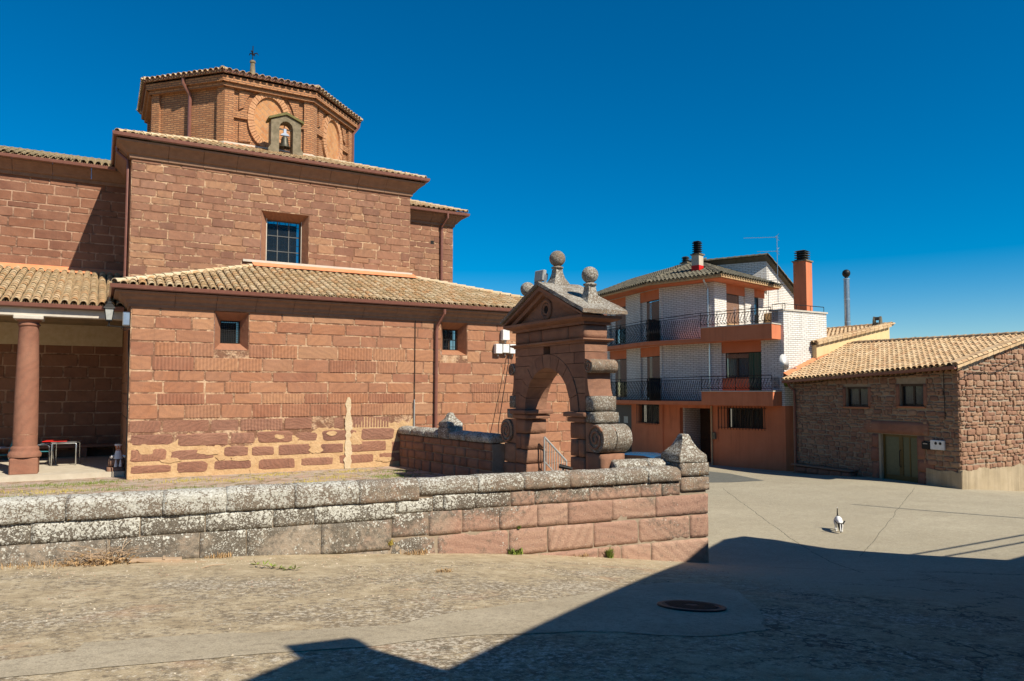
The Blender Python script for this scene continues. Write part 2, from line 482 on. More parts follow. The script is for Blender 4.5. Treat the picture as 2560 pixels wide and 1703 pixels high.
def ridge(pieces, part, mat, a, b, scale=1.15, wmul=1.0, lift=.07, src=None):
    a, b = Vector(a), Vector(b); d = (b - a).normalized(); side = d.cross(Vector((0, 0, 1))).normalized(); up = side.cross(d); n = max(1, int((b - a).length / .36)); key = (mat.name, scale)
    if key not in TILE_ME: TILE_ME[key] = mesh_of("roof_tile", MB().merge(TILE, Matrix.Scale(scale, 4)), mat)
    src = MB().merge(TILE, Matrix.Scale(scale, 4)); rot = Matrix((side, d, up)).transposed().to_4x4()
    for i in range(n):
        p = a + d * (i * .36 + .02) + up * lift
        pieces.inst(TILE_ME[key], src, Matrix.Translation(p) @ rot @ Matrix.Rotation(jit(.04), 4, 'Z') @ Matrix.Rotation(-.04, 4, 'X'), mat, part, wmul * 1.2 / (p - CAM).length ** 2)
# ------------------------------------------------------------------ materials
M_ = {}
M_['sand'] = m_stone("sandstone_pink", [(0.355, 0.165, 0.087), (0.408, 0.210, 0.113), (0.320, 0.149, 0.087), (0.435, 0.242, 0.133), (0.373, 0.177, 0.094), (0.302, 0.137, 0.082), (0.389, 0.222, 0.125)], band=.20, bump=.45)
M_['sand_base'] = m_stone("sandstone_purple_base", [(0.257, 0.133, 0.091), (0.302, 0.161, 0.110), (0.222, 0.110, 0.077), (0.320, 0.161, 0.102)], band=.38, bump=.8, bscale=3)
M_['sand_up'] = m_stone("sandstone_brown", [(0.248, 0.125, 0.077), (0.302, 0.161, 0.100), (0.209, 0.105, 0.070), (0.373, 0.217, 0.121), (0.266, 0.137, 0.085), (0.191, 0.097, 0.066), (0.294, 0.165, 0.110)], band=.24, bump=.45)
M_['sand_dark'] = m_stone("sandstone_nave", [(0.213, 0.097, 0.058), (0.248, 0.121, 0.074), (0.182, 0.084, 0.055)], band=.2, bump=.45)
M_['sand_red'] = m_stone("sandstone_red", [(0.257, 0.121, 0.082), (0.294, 0.141, 0.091), (0.231, 0.105, 0.070)], band=.25, bump=.5)
M_['rubble'] = m_stone("rubble_stone", [(.26, .15, .098), (.34, .21, .135), (.22, .12, .082), (.40, .28, .18), (.29, .17, .11), (.36, .26, .175)], band=.25, bump=.7, bscale=3)
M_['footing'] = m_noise("footing_render", (.38, .30, .19), (.50, .40, .27), 2.2, .95, .8, bd=.05, streak=.5)
def m_mortar(name, pale, pale2, dark, lo, hi):
    """pointing that has fallen out in places"""
    t = NT(name); c = t.coord(); a = t.noise(c, 2.3, 5, .7); b = t.noise(c, 40, 3, .7)
    col = t.mix(t.step(t.noise(c, 6, 3), .35, .65), pale, pale2); col = t.mix(t.step(a, lo, hi), dark, col); col = t.mix(.3, col, t.ramp(b, [(.3, .2), (.7, .8)]), 'OVERLAY')
    return t.done(col, .95, t.bump(t.math('ADD', t.math('MULTIPLY', t.step(a, lo, hi), 1.0), b), .7, .03))
M_['mortar'] = m_mortar("lime_mortar", (.40, .23, .13), (.56, .385, .245), (.20, .10, .06), .46, .58)
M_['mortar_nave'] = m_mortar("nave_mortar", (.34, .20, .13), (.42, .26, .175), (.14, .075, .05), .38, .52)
M_['mortar_dark'] = m_noise("grey_mortar", (.24, .185, .13), (.35, .28, .205), 6, .95, .6)
M_['ochre'] = m_noise("ochre_render", (.42, .255, .125), (.55, .37, .20), 3.5, .95, .5, bd=.04, fine=14)
M_['cream'] = m_noise("cream_render", (.50, .37, .22), (.62, .50, .34), 5, .95, .6, bd=.03)

def m_lichen(name, cols, white, black, orange, zbase, zslope, xref, xslope, base_bump=.6, spread=.55, grey_x=None):
    """weathered stone with pale, black and orange lichen; more of it high up on the wall and towards its west end"""
    t = NT(name); c = t.coord(); p = t.pos(); r = t.rnd()
    k = len(cols); tint = t.ramp(t.math('FRACT', t.math('MULTIPLY', r, 7.31)), [(i / (k - 1), cc) for i, cc in enumerate(cols)])
    off = t.n("CombineXYZ"); t.l(t.math('MULTIPLY', r, 41.0), off.inputs[0]); t.l(t.math('MULTIPLY', r, 17.0), off.inputs[2])
    v = t.vmath('ADD', c, off.outputs[0])
    rot = t.n("VectorRotate", rotation_type='Y_AXIS'); t.l(v, rot.inputs["Vector"]); t.l(t.math('MULTIPLY', t.math('SUBTRACT', r, .5), 2.6), rot.inputs["Angle"])
    w = t.wave(rot.outputs[0], 1.8, 9, 2, .35, 'Z'); big = t.noise(v, 2.2, 4); fine = t.noise(p, 60, 3, .75); med = t.noise(p, 13, 4, .65)
    col = t.mix(t.math('MULTIPLY', t.step(w, .3, .9), .28), tint, (.17, .085, .065))
    col = t.mix(t.math('MULTIPLY', t.step(big, .35, .7), .35), col, (.40, .24, .17))
    col = t.mix(.3, col, t.ramp(fine, [(.3, .12), (.7, .8)]), 'OVERLAY')
    s = t.sep(p)
    az = t.math('MINIMUM', t.math('MAXIMUM', t.math('MULTIPLY', t.math('SUBTRACT', s[2], zbase), zslope), -.15), .72)
    ax = t.math('MINIMUM', t.math('MAXIMUM', t.math('MULTIPLY', t.math('SUBTRACT', xref, s[0]), xslope), 0.0), .62)
    amt = t.math('ADD', az, ax)
    amt = t.math('ADD', amt, t.math('MULTIPLY', t.math('SUBTRACT', t.noise(p, 1.1, 4, .6), .5), 1.1))
    amt = t.math('ADD', amt, t.math('MULTIPLY', t.math('SUBTRACT', t.math('FRACT', t.math('MULTIPLY', r, 3.77)), .5), .35), clamp=True)
    pat = t.math('MULTIPLY', t.step(t.math('ADD', amt, t.math('MULTIPLY', t.math('SUBTRACT', t.noise(p, 2.6, 5, .65), .5), 1.2)), .25, .75), .55)
    col = t.mix(pat, col, t.ramp(med, [(.3, (.24, .20, .15)), (.7, (.42, .37, .30))]))
    if grey_x is not None:
        g = t.math('ADD', t.math('MULTIPLY', t.math('SUBTRACT', grey_x, s[0]), .5), t.math('MULTIPLY', t.math('SUBTRACT', t.noise(p, 1.3, 4, .6), .5), 2.4), clamp=True)
        col = t.mix(t.math('MULTIPLY', g, .82), col, t.ramp(med, [(.3, (.27, .225, .17)), (.7, (.42, .37, .29))]))
    # grey-black crust under everything
    bl = t.math('MULTIPLY', t.step(t.math('ADD', t.math('MULTIPLY', med, .5), t.math('ADD', t.math('MULTIPLY', amt, .38), t.math('MULTIPLY', t.noise(p, 3.1, 3), .25))), .41, .56), black)
    col = t.mix(bl, col, t.ramp(fine, [(.3, (.035, .03, .024)), (.75, (.19, .165, .13))]))
    # pale rosettes of two sizes
    vv = t.vmath('ADD', p, t.vmath('SCALE', t.vmath('SUBTRACT', t.noise(p, 25, 2, out=1), (.5, .5, .5)), scale=.05))
    d1 = t.voro(vv, 17); d2 = t.voro(vv, 38)
    k1 = t.math('LESS_THAN', d1, t.math('MULTIPLY', t.math('ADD', amt, t.math('MULTIPLY', t.math('SUBTRACT', t.noise(p, 3.2, 4, .6), spread), 2.2)), .46))
    k2 = t.math('LESS_THAN', d2, t.math('MULTIPLY', t.math('ADD', amt, t.math('MULTIPLY', t.math('SUBTRACT', t.noise(p, 4.6, 4, .6), spread), 2.0)), .52))
    wf = t.math('MULTIPLY', t.math('MAXIMUM', k1, k2), white)
    col = t.mix(wf, col, t.ramp(t.noise(p, 30, 2), [(.3, (.36, .34, .28)), (.7, (.68, .68, .62))]))
    if orange:
        d3 = t.voro(vv, 7.0); k3 = t.math('LESS_THAN', t.math('ADD', d3, t.math('MULTIPLY', t.math('SUBTRACT', med, .5), .25)), t.math('MULTIPLY', t.step(t.noise(p, 2.3, 2), .5, .75), orange))
        col = t.mix(t.math('MULTIPLY', k3, .8), col, (.42, .23, .035))
    h = t.math('ADD', t.math('ADD', med, t.math('MULTIPLY', fine, .5)), t.math('MULTIPLY', wf, .25))
    return t.done(col, .95, t.bump(h, base_bump, .04))
PINKS = [(.34, .205, .15), (.39, .25, .18), (.30, .175, .125), (.41, .27, .195)]
M_['wall'] = m_lichen("retaining_wall_stone", PINKS, .88, .88, 0, .14, 1.2, 7.6, .17, spread=.50, grey_x=6.0)
M_['coping'] = m_lichen("lichened_coping", [(.34, .25, .175), (.37, .275, .19), (.30, .215, .15)], .8, .62, .17, .1, .85, 6.0, .05, .8, spread=.44)
M_['gate_lichen'] = m_lichen("lichened_gate_stone", [(.29, .205, .13), (.25, .175, .11)], .55, .55, .24, -8, .05, 14, .0, .9, spread=.46)
M_['gate_lichen'].node_tree  # same recipe, drier tone
M_['gate'] = m_stone("gate_sandstone", [(.25, .135, .085), (.30, .165, .105), (.22, .115, .075), (.32, .19, .12)], band=.3, bump=.5)

M_['tile'] = m_tile("church_roof_tile", [(.48, .33, .18), (.60, .44, .27), (.44, .28, .135), (.64, .50, .32), (.50, .27, .12), (.56, .42, .25)], (.22, .20, .11))
M_['tile_pale'] = m_tile("ridge_tile", [(.55, .44, .28), (.62, .50, .34), (.58, .40, .22)], (.42, .30, .14), .3)
M_['tile_old'] = m_tile("old_nave_tile", [(.36, .28, .17), (.42, .33, .2), (.32, .25, .15)], (.14, .14, .085), .6)
M_['tile_new'] = m_tile("house_roof_tile", [(.50, .33, .175), (.58, .42, .25), (.46, .29, .145), (.62, .46, .28), (.43, .25, .13), (.54, .40, .235)], (.27, .20, .12), .35)
M_['tile_grey'] = m_tile("dark_roof_tile", [(.13, .115, .085), (.17, .15, .105), (.10, .09, .07)], (.055, .055, .04), .6)
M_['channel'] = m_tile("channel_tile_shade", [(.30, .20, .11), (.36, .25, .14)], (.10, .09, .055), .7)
M_['flash'] = m_noise("orange_flashing", (.62, .20, .085), (.70, .27, .13), 3, .8, .3)
M_['gutter'] = m_plain("brown_gutter", (.20, .082, .058), .35, .1, .5)
M_['brick'] = m_brick("drum_brick", (.40, .17, .075), (.55, .28, .13), (.22, .12, .07), .30, .085, .020, bump=1.0)  # dark mortar colour includes the shadow of the recessed joints
M_['brickring'] = m_noise("ring_brick", (.42, .20, .10), (.56, .31, .16), 7, .9, .5)
M_['herring'] = m_brick("herringbone_brick", (.44, .19, .075), (.57, .30, .13), (.42, .26, .15), .34, .17, .014, uvrot=.78, bump=.4)
M_['wbrick'] = m_brick("white_glazed_brick", (.66, .63, .58), (.74, .72, .67), (.30, .265, .23), .34, .102, .0125, scale_noise=False, var=.12)
M_['orange'] = m_noise("orange_plaster", (.52, .16, .072), (.60, .20, .095), 1.2, .9, .25, streak=.5)
M_['yellow'] = m_noise("yellow_plaster", (.64, .46, .23), (.71, .53, .29), 1.5, .9, .2, streak=.3)
M_['iron'] = m_plain("black_iron", (.018, .017, .016), .5, .3)
M_['steel'] = m_plain("brushed_steel", (.42, .43, .44), .3, .9)
M_['alu'] = m_plain("aluminium", (.60, .62, .64), .28, .85)
M_['white'] = m_plain("white_plastic", (.68, .67, .64), .5)
M_['white_paint'] = m_plain("white_paint", (.72, .70, .66), .7)
M_['grey'] = m_plain("grey_plastic", (.30, .30, .29), .55)
M_['lead'] = m_plain("dark_window_bars", (.10, .10, .095), .55)
M_['dark'] = m_plain("dark_interior", (.012, .011, .010), .8)
M_['glass'] = m_plain("window_glass", (.018, .026, .034), .06, 0, .45); M_['glass'].node_tree.nodes['Principled BSDF'].inputs['Alpha'].default_value = .35
M_['carglass'] = m_plain("car_glass", (.012, .016, .02), .05, 0, .8)
M_['brown'] = m_plain("brown_frame", (.06, .035, .022), .5)
M_['shutter'] = m_plain("brown_roller_shutter", (.24, .14, .095), .6)
M_['curtain'] = m_plain("white_curtain", (.52, .52, .48), .9)
M_['frost'] = m_plain("frosted_pane", (.075, .08, .035), .3, 0, .5)
M_['doorbrown'] = m_plain("olive_brown_door", (.115, .075, .022), .4, .1)
M_['lampglass'] = m_plain("milky_lamp_glass", (.36, .36, .33), .35)
M_['concrete'] = m_noise("concrete", (.42, .36, .27), (.52, .46, .36), 4, .95, .4)
M_['cement'] = m_noise("cement_band", (.45, .40, .33), (.56, .51, .43), 5, .95, .5)
M_['moss'] = m_noise("mossy_stone", (.12, .10, .062), (.26, .21, .14), 7, .95, .6)
M_['grassy'] = m_plain("grass_blade", (.16, .20, .035), .8, var=.5)
M_['straw'] = m_plain("dry_straw", (.36, .23, .11), .9, var=.4)
M_['straw_yellow'] = m_plain("yellow_grass", (.42, .33, .07), .9, var=.4)
M_['wood'] = m_noise("weathered_plank", (.32, .22, .14), (.42, .31, .21), 8, .9, .4)
M_['terracotta'] = m_plain("terracotta", (.40, .15, .07), .8)
M_['teal'] = m_plain("teal_cloth", (.03, .17, .20), .8)
M_['red'] = m_plain("red_laminate", (.55, .02, .015), .4)
M_['pen'] = m_plain("black_paint", (.02, .02, .02), .7)
M_['bronze'] = m_noise("weathered_bronze", (.055, .05, .035), (.10, .095, .075), 9, .5, .2, .6)
M_['slate'] = m_noise("old_cornice_stone", (.20, .115, .075), (.27, .16, .105), 5, .92, .5)
def striped():
    t = NT("striped_door_curtain"); s = t.sep(t.coord("UV")); w = t.math('GREATER_THAN', t.math('FRACT', t.math('MULTIPLY', s[0], 9.0)), .5)
    return t.done(t.mix(w, (.02, .075, .045), (.12, .12, .08)), .85)
M_['stripe'] = striped()
# ------------------------------------------------------------------ ground heights
WO = (-1.24, 13.4); WA = -6.1445
FW = fr(WO, WA)
def wp(s, y=0.0, z=0.0): return FW @ Vector((s, y, z))
GP = [(*wp(s)[:2], z) for s, z in ((0.03, -.14), (1.61, -.22), (3.43, -.28), (5.93, -.46), (8.47, -.68), (10.43, -.92), (12.09, -1.14), (12.95, -1.26))]
GP += [(6.2, 6.7, -.1), (0, 0, .8), (4, 3, .42), (-5, 13.8, .1), (-6, 4, .95), (17.8, 13.4, -1.32), (10, 0, .1), (12, 6, -.55), (20, 6, -.85),
       (29.6, 24.6, -1.45), (28.95, 19.8, -1.2), (28.5, 16.1, -1.22), (32.5, 15.9, -1.55), (28.5, 29.2, -1.42), (26.5, 35, -1.5), (18, 20, -1.4), (14, 16, -1.38), (30, 8, -1.1), (40, 12, -1.7),
       (0, -15, 1.6), (20, -15, .3), (40, -10, -.8), (-20, 14, .6), (-20, -5, 1.6), (-4, 8, .45), (22, 30, -1.5), (18, 40, -1.5)]
GA = np.array(GP)
def _phi(r): return np.where(r > 0, r * r * np.log(np.maximum(r, 1e-9)), 0)
_n = len(GA); _A = np.zeros((_n + 3, _n + 3)); _A[:_n, :_n] = _phi(np.linalg.norm(GA[:, None, :2] - GA[None, :, :2], axis=2)) + np.eye(_n) * .5
_A[:_n, _n] = 1; _A[:_n, _n + 1:] = GA[:, :2]; _A[_n:, :_n] = _A[:_n, _n:].T
_W = np.linalg.solve(_A, np.r_[GA[:, 2], 0, 0, 0])
def gz(x, y):
    x = np.asarray(x, float); y = np.asarray(y, float)
    xc = np.clip(x, -22, 42); yc = np.clip(y, -16, 42)
    r = _phi(np.hypot(GA[:, 0][:, None] - xc.ravel(), GA[:, 1][:, None] - yc.ravel()))
    z = (_W[:_n] @ r + _W[_n] + _W[_n + 1] * xc.ravel() + _W[_n + 2] * yc.ravel()).reshape(x.shape)
    return z if z.shape else float(z)

JOINTS = [(21.5, 21.4, 12.9, 9.2, .013), (27, 17.0, 15, 10.8, .009), (12.4, 10.9, 17.6, 3.0, .016)]
def m_street():
    t = NT("old_concrete_street"); p = t.pos(); s = t.sep(p)
    n1 = t.noise(p, .55, 4, .6); n2 = t.noise(p, 3.2, 5, .7); n3 = t.noise(p, 24, 4, .75); n4 = t.noise(p, 75, 2, .8)
    n5 = t.noise(p, 9, 8, .82); n6 = t.noise(t.vmath('ADD', p, (11, 3, 0)), 17, 6, .78)
    col = t.ramp(n2, [(.30, (.28, .215, .13)), (.5, (.39, .31, .195)), (.72, (.50, .415, .28))])
    # worn, speckled surface on the slope below the wall; smoother slabs further out
    wear = t.math('SUBTRACT', 1.0, t.step(t.math('ADD', t.math('MULTIPLY', s[0], .088), t.math('MULTIPLY', t.math('SUBTRACT', n1, .5), .5)), .78, 1.02))
    band_ = t.math('ADD', t.math('MULTIPLY', t.math('SUBTRACT', 13.27, s[1]), .28), t.math('MULTIPLY', s[0], -.030))
    dens = t.math('ADD', t.math('MULTIPLY', t.math('SUBTRACT', n1, .5), .45), t.math('SUBTRACT', t.math('MULTIPLY', t.step(band_, .08, .75), .10), .085))
    pit = t.step(t.math('ADD', n5, dens), .49, .57)
    col = t.mix(t.math('MULTIPLY', t.math('MULTIPLY', pit, wear), .74), col, (.11, .085, .057))
    pit2 = t.step(t.math('ADD', t.noise(p, 34, 5, .75), t.math('MULTIPLY', dens, .6)), .53, .60)
    col = t.mix(t.math('MULTIPLY', t.math('MULTIPLY', pit2, wear), .5), col, (.17, .135, .10))
    peb = t.step(t.math('ADD', n6, dens), .56, .62)
    col = t.mix(t.math('MULTIPLY', t.math('MULTIPLY', peb, wear), .65), col, (.62, .55, .43))
    red = t.step(t.noise(p, .9, 3, .6, .4), .60, .70)
    col = t.mix(t.math('MULTIPLY', t.math('MULTIPLY', red, wear), .30), col, (.52, .29, .17))
    smooth_ = t.mix(t.step(n1, .3, .7), (.31, .27, .19), (.40, .355, .255))
    smooth_ = t.mix(t.math('MULTIPLY', t.step(t.noise(p, .28, 4, .65), .42, .62), .38), smooth_, (.27, .235, .165))
    smooth_ = t.mix(t.math('MULTIPLY', t.step(n2, .4, .7), .3), smooth_, (.26, .22, .16))
    smooth_ = t.mix(t.math('MULTIPLY', t.step(t.noise(p, 7, 7, .8), .45, .62), .35), smooth_, (.21, .18, .13))
    smooth_ = t.mix(t.math('MULTIPLY', t.step(t.noise(p, 20, 5, .8), .52, .64), .4), smooth_, (.56, .51, .40))
    col = t.mix(t.math('SUBTRACT', 1.0, wear), col, smooth_)
    col = t.mix(.32, col, t.ramp(n4, [(.3, .15), (.7, .85)]), 'OVERLAY')
    # cracks: thin warped cell borders, only in places
    q = t.vmath('ADD', p, t.vmath('SCALE', t.vmath('SUBTRACT', t.noise(p, 1.3, 4, .7, out=1), (.5, .5, .5)), scale=1.5))
    d = t.voro(q, .42, 'DISTANCE_TO_EDGE'); d2 = t.voro(t.vmath('ADD', q, (7.3, 2.1, 0)), 1.7, 'DISTANCE_TO_EDGE')
    c1 = t.math('MULTIPLY', t.math('LESS_THAN', d, .011), t.step(t.noise(p, .35, 2), .40, .50))
    c2 = t.math('MULTIPLY', t.math('LESS_THAN', d2, .022), t.step(t.noise(t.vmath('ADD', p, (31, 5, 0)), .30, 3), .53, .60))
    c2 = t.math('MULTIPLY', c2, t.step(t.math('SUBTRACT', s[0], t.math('MULTIPLY', s[1], .35)), .2, .45))
    far = t.math('SUBTRACT', 1.0, t.step(t.math('SUBTRACT', t.math('MULTIPLY', s[1], .1), t.math('MULTIPLY', s[0], .012)), .62, .76))
    ck = t.math('MULTIPLY', far, t.math('MAXIMUM', t.math('MULTIPLY', c1, t.step(t.math('MULTIPLY', s[0], .1), .25, .55)), c2))
    for (ax, ay, bx_, by_, w_) in JOINTS:
        L = math.hypot(bx_ - ax, by_ - ay); nx, ny = -(by_ - ay) / L, (bx_ - ax) / L
        dist = t.math('ABSOLUTE', t.math('ADD', t.math('ADD', t.math('MULTIPLY', t.math('SUBTRACT', s[0], ax), nx), t.math('MULTIPLY', t.math('SUBTRACT', s[1], ay), ny)), t.math('MULTIPLY', t.math('SUBTRACT', t.noise(p, .8, 4, .7), .5), .22)))
        along = t.math('ADD', t.math('MULTIPLY', t.math('SUBTRACT', s[0], ax), (bx_ - ax) / L), t.math('MULTIPLY', t.math('SUBTRACT', s[1], ay), (by_ - ay) / L))
        inside = t.math('MULTIPLY', t.math('GREATER_THAN', along, 0.0), t.math('LESS_THAN', along, L))
        ck = t.math('MAXIMUM', ck, t.math('MULTIPLY', t.math('MULTIPLY', t.math('LESS_THAN', dist, w_), inside), t.step(t.noise(p, 2.2, 2), .30, .42)))
    col = t.mix(t.math('MULTIPLY', ck, .75), col, (.06, .055, .04))
    h = t.math('SUBTRACT', t.math('ADD', t.math('MULTIPLY', n3, .8), t.math('MULTIPLY', n4, .35)), t.math('MULTIPLY', ck, 1.2))
    return t.done(col, .93, t.bump(h, .35, .02))
M_['street'] = m_street()
def m_patch():
    t = NT("trench_concrete"); p = t.pos(); a = t.noise(p, .9, 4, .6); b = t.noise(p, 11, 7, .8); c = t.noise(p, 70, 3, .8)
    col = t.mix(t.step(a, .3, .7), (.33, .275, .19), (.44, .375, .27)); col = t.mix(t.math('MULTIPLY', t.step(b, .50, .60), .45), col, (.17, .14, .10)); col = t.mix(t.math('MULTIPLY', t.step(b, .40, .30), .0), col, (.5, .45, .36))
    col = t.mix(.45, col, t.ramp(c, [(.3, .12), (.7, .88)]), 'OVERLAY'); return t.done(col, .95, t.bump(t.math('ADD', b, c), .5, .02))
M_['patch'] = m_patch()
M_['asphalt'] = m_noise("asphalt_patch", (.10, .10, .088), (.14, .14, .12), 5, .95, .5)

def grid_sheet(xs, ys, zf, keep=None):
    xs = np.array(xs); ys = np.array(ys); X, Y = np.meshgrid(xs, ys); Z = zf(X, Y); nx = len(xs); m = MB()
    m.v = list(zip(X.ravel().tolist(), Y.ravel().tolist(), Z.ravel().tolist()))
    for j in range(len(ys) - 1):
        for i in range(nx - 1):
            if keep is None or keep((xs[i] + xs[i + 1]) / 2, (ys[j] + ys[j + 1]) / 2): m.f.append((j * nx + i, j * nx + i + 1, (j + 1) * nx + i + 1, (j + 1) * nx + i))
    return m
def street_z(X, Y):
    z = gz(X, Y)
    wl = 13.4 + (X + 1.24) * math.tan(R(WA))
    inside = (Y > wl + .45) & (X < 10.6)
    return np.where(inside, np.minimum(z, -.5), z)
def span(a, b, st): return list(np.arange(a, b + 1e-6, st))
gx = [-900, -300, -120, -60] + span(-30, -8, 2) + span(-7.6, 34, .4) + span(36, 60, 2) + [80, 140, 320, 900]
gy = [-900, -300, -120, -60] + span(-30, -2, 2) + span(-1.6, 30, .4) + span(32, 60, 2) + [80, 140, 320, 900]
tag(obj("street", grid_sheet(gx, gy, street_z), M_['street'], smooth=True), kind="structure")

def sheet(poly, lift, step=.35):
    """thin sheet over the street: a plan polygon draped on the ground"""
    bm = bmesh.new(); f = bm.faces.new([bm.verts.new((x, y, 0)) for x, y in poly])
    xs = [p[0] for p in poly]; ys = [p[1] for p in poly]
    for ax, lo, hi in ((0, min(xs), max(xs)), (1, min(ys), max(ys))):
        k = math.ceil(lo / .4) * .4
        while k < hi:
            co = [0, 0, 0]; co[ax] = k; no = [0, 0, 0]; no[ax] = 1
            bmesh.ops.bisect_plane(bm, geom=bm.verts[:] + bm.edges[:] + bm.faces[:], plane_co=co, plane_no=no); k += .4
    bmesh.ops.triangulate(bm, faces=bm.faces[:])
    bm.verts.index_update(); m = MB()
    # height from the same grid as the street, so that the sheet clears it everywhere
    m.v = [(v.co.x, v.co.y, bil(v.co.x, v.co.y) + lift) for v in bm.verts]; m.f = [tuple(v.index for v in f.verts) for f in bm.faces]; bm.free(); return m
def bil(x, y):
    x0 = -7.6 + math.floor((x + 7.6) / .4 + 1e-9) * .4; y0 = -1.6 + math.floor((y + 1.6) / .4 + 1e-9) * .4; a = (x - x0) / .4; b = (y - y0) / .4
    Z = street_z(np.array([[x0, x0 + .4], [x0, x0 + .4]]), np.array([[y0, y0], [y0 + .4, y0 + .4]]))
    return float((Z[0, 0] * (1 - a) + Z[0, 1] * a) * (1 - b) + (Z[1, 0] * (1 - a) + Z[1, 1] * a) * b)
trench = [(-6.5, 6.3), (-2.5, 6.25), (-.57, 6.5), (1.0, 6.35), (2.0, 6.2), (2.9, 6.2), (4.1, 5.95), (5.0, 5.3), (5.9, 5.3), (6.8, 6.2), (7.9, 7.6), (8.3, 8.4), (7.6, 8.7), (6.47, 8.35), (5.4, 7.9), (4.4, 7.55), (3.4, 7.3), (2.55, 6.95), (1.5, 7.15), (.6, 7.35), (-.07, 7.45), (-.12, 7.1), (-.62, 7.05), (-2.5, 7.2), (-6.5, 7.3)]
def ragged(poly, st=.16, a=.035):
    out = []
    for i in range(len(poly)):
        p = Vector(poly[i]); q = Vector(poly[(i + 1) % len(poly)]); n = max(1, int((q - p).length / st))
        for k in range(n): r = p.lerp(q, k / n); d = noise.noise_vector(Vector((r.x * 2.3, r.y * 2.3, 0))); out.append((r.x + d.x * a * 1.6 + jit(a * .4), r.y + d.y * a * 1.6 + jit(a * .4)))
    return out
tag(obj("concrete_patch", sheet(ragged(trench), .005), M_['patch']), kind="structure")
tag(obj("asphalt_patch", sheet([(19.5, 24.4), (22.3, 23.2), (23.1, 22.5), (24.5, 22.0), (25.9, 25.3), (25.9, 27.5), (21, 29.5)], .005), M_['asphalt']), kind="structure")
# manhole cover in the shaded street
mh = (6.2, 6.7); mz = bil(*mh) + .016
hole = thing("manhole_cover", "round dark iron manhole cover set in the shaded street", "manhole cover", (mh[0], mh[1], mz))
slope = Matrix.Rotation(math.atan2(-(bil(6.6, 6.7) - bil(5.8, 6.7)), .8), 4, 'Y') @ Matrix.Rotation(math.atan2(bil(6.2, 7.1) - bil(6.2, 6.3), .8), 4, 'X')
m = MB(); m.lathe([(.40, -.03), (.40, .006), (.385, .010), (.345, .010), (.34, .0)], 40); obj("frame", m, M_['iron'], hole, slope, local=True)
m = MB(); m.lathe([(.335, -.03), (.335, .004), (.33, .007), (0.001, .007)], 40)
for i in range(-7, 8):
    for j in range(-7, 8):
        x = i * .043 + (.021 if j % 2 else 0); y = j * .04
        if x * x + y * y < .30 ** 2 and x * x + y * y > .08 ** 2: m.box(x - .013, x + .013, y - .011, y + .011, .006, .014)
m.lathe([(.07, .006), (.07, .013), (.001, .013)], 16)
obj("lid", m, m_noise("cast_iron", (.022, .02, .019), (.05, .045, .04), 14, .6, .4, .5), hole, slope, local=True)

# ------------------------------------------------------------------ churchyard inside the wall
def m_yard():
    t = NT("churchyard_paving"); p = t.pos(); n1 = t.noise(p, 1.1, 4, .6); n2 = t.noise(p, 5, 5, .7); n3 = t.noise(p, 40, 3, .75)
    q = t.vmath('ADD', p, t.vmath('SCALE', t.vmath('SUBTRACT', t.noise(p, 1.6, 3, .6, out=1), (.5, .5, .5)), scale=.7))
    d = t.voro(q, 1.15, 'DISTANCE_TO_EDGE'); j = t.math('SUBTRACT', 1.0, t.step(d, .015, .05))
    col = t.ramp(n2, [(.3, (.25, .19, .145)), (.5, (.36, .29, .225)), (.7, (.46, .40, .33))])
    col = t.mix(t.math('MULTIPLY', t.step(n1, .45, .6), .4), col, (.40, .21, .145))
    col = t.mix(t.math('MULTIPLY', j, .8), col, (.17, .14, .05))
    col = t.mix(.35, col, t.ramp(n3, [(.3, .15), (.7, .85)]), 'OVERLAY')
    return t.done(col, .95, t.bump(t.math('SUBTRACT', n2, t.math('MULTIPLY', j, .7)), .6, .04))
ym = MB(); yp = [(-14, 14.9), (wp(0, .45).x, wp(0, .45).y), (wp(11.0, .45).x, wp(11.0, .45).y), (9.8, 13.4), (9.8, 23.35), (.8, 23.35), (.8, 30.7), (-14, 30.7)]
ym.prism(yp, -1.6, 0.0, 'z'); yard = tag(obj("churchyard", ym, m_yard()), kind="structure")
# ------------------------------------------------------------------ the church
CH = thing("church", "red sandstone church with octagonal brick drum and barrel tile roofs behind the churchyard wall", "church", (5, 27, 0))
STN = Pieces("stone_block"); TIL = Pieces("roof_tile"); CRN = Pieces("cornice_stone")
def part_empty_mesh(name, mb, mat, M=None, uv=False): return obj(name, mb, mat, CH, M, uv=uv)

def dirt_low(): pass
# --- low front block
LW = .74; RW = 16.4; YF = 23.3
F_low = fr((0, YF), 0)
win1 = (2.95, 3.92, 3.70, 4.84); win2 = (10.27, 11.25, 3.73, 4.88)
zl = [1.67, 2.08, 2.41, 2.75, 3.06, 3.47, 3.89, 4.26, 4.61, 4.96]
low = part_empty_mesh("front_wall", panels(LW, RW, -1.7, 5.0, [win1, win2], .012, .8), M_['mortar'], F_low)
rects = courses(LW, RW, zl, (.55, 1.35), [win1, win2], .016)
flutable = {0, 1, 2, 4, 5}
for xa, xb, za, zb, r in rects:
    fl = 0
    if r in flutable and 1.2 < xa and xb < 9.3 and random.random() < (.78 if r != 2 else .2): fl = max(2, int((xb - xa) / .095))
    if r in (1, 2) and xa > 11 and random.random() < .4: fl = max(2, int((xb - xa) / .095))
    mb = ashlar(xa, xb, za, zb, 0, .15, .012, .008, fl); STN.add(mb.xf(F_low), M_['sand'], low)
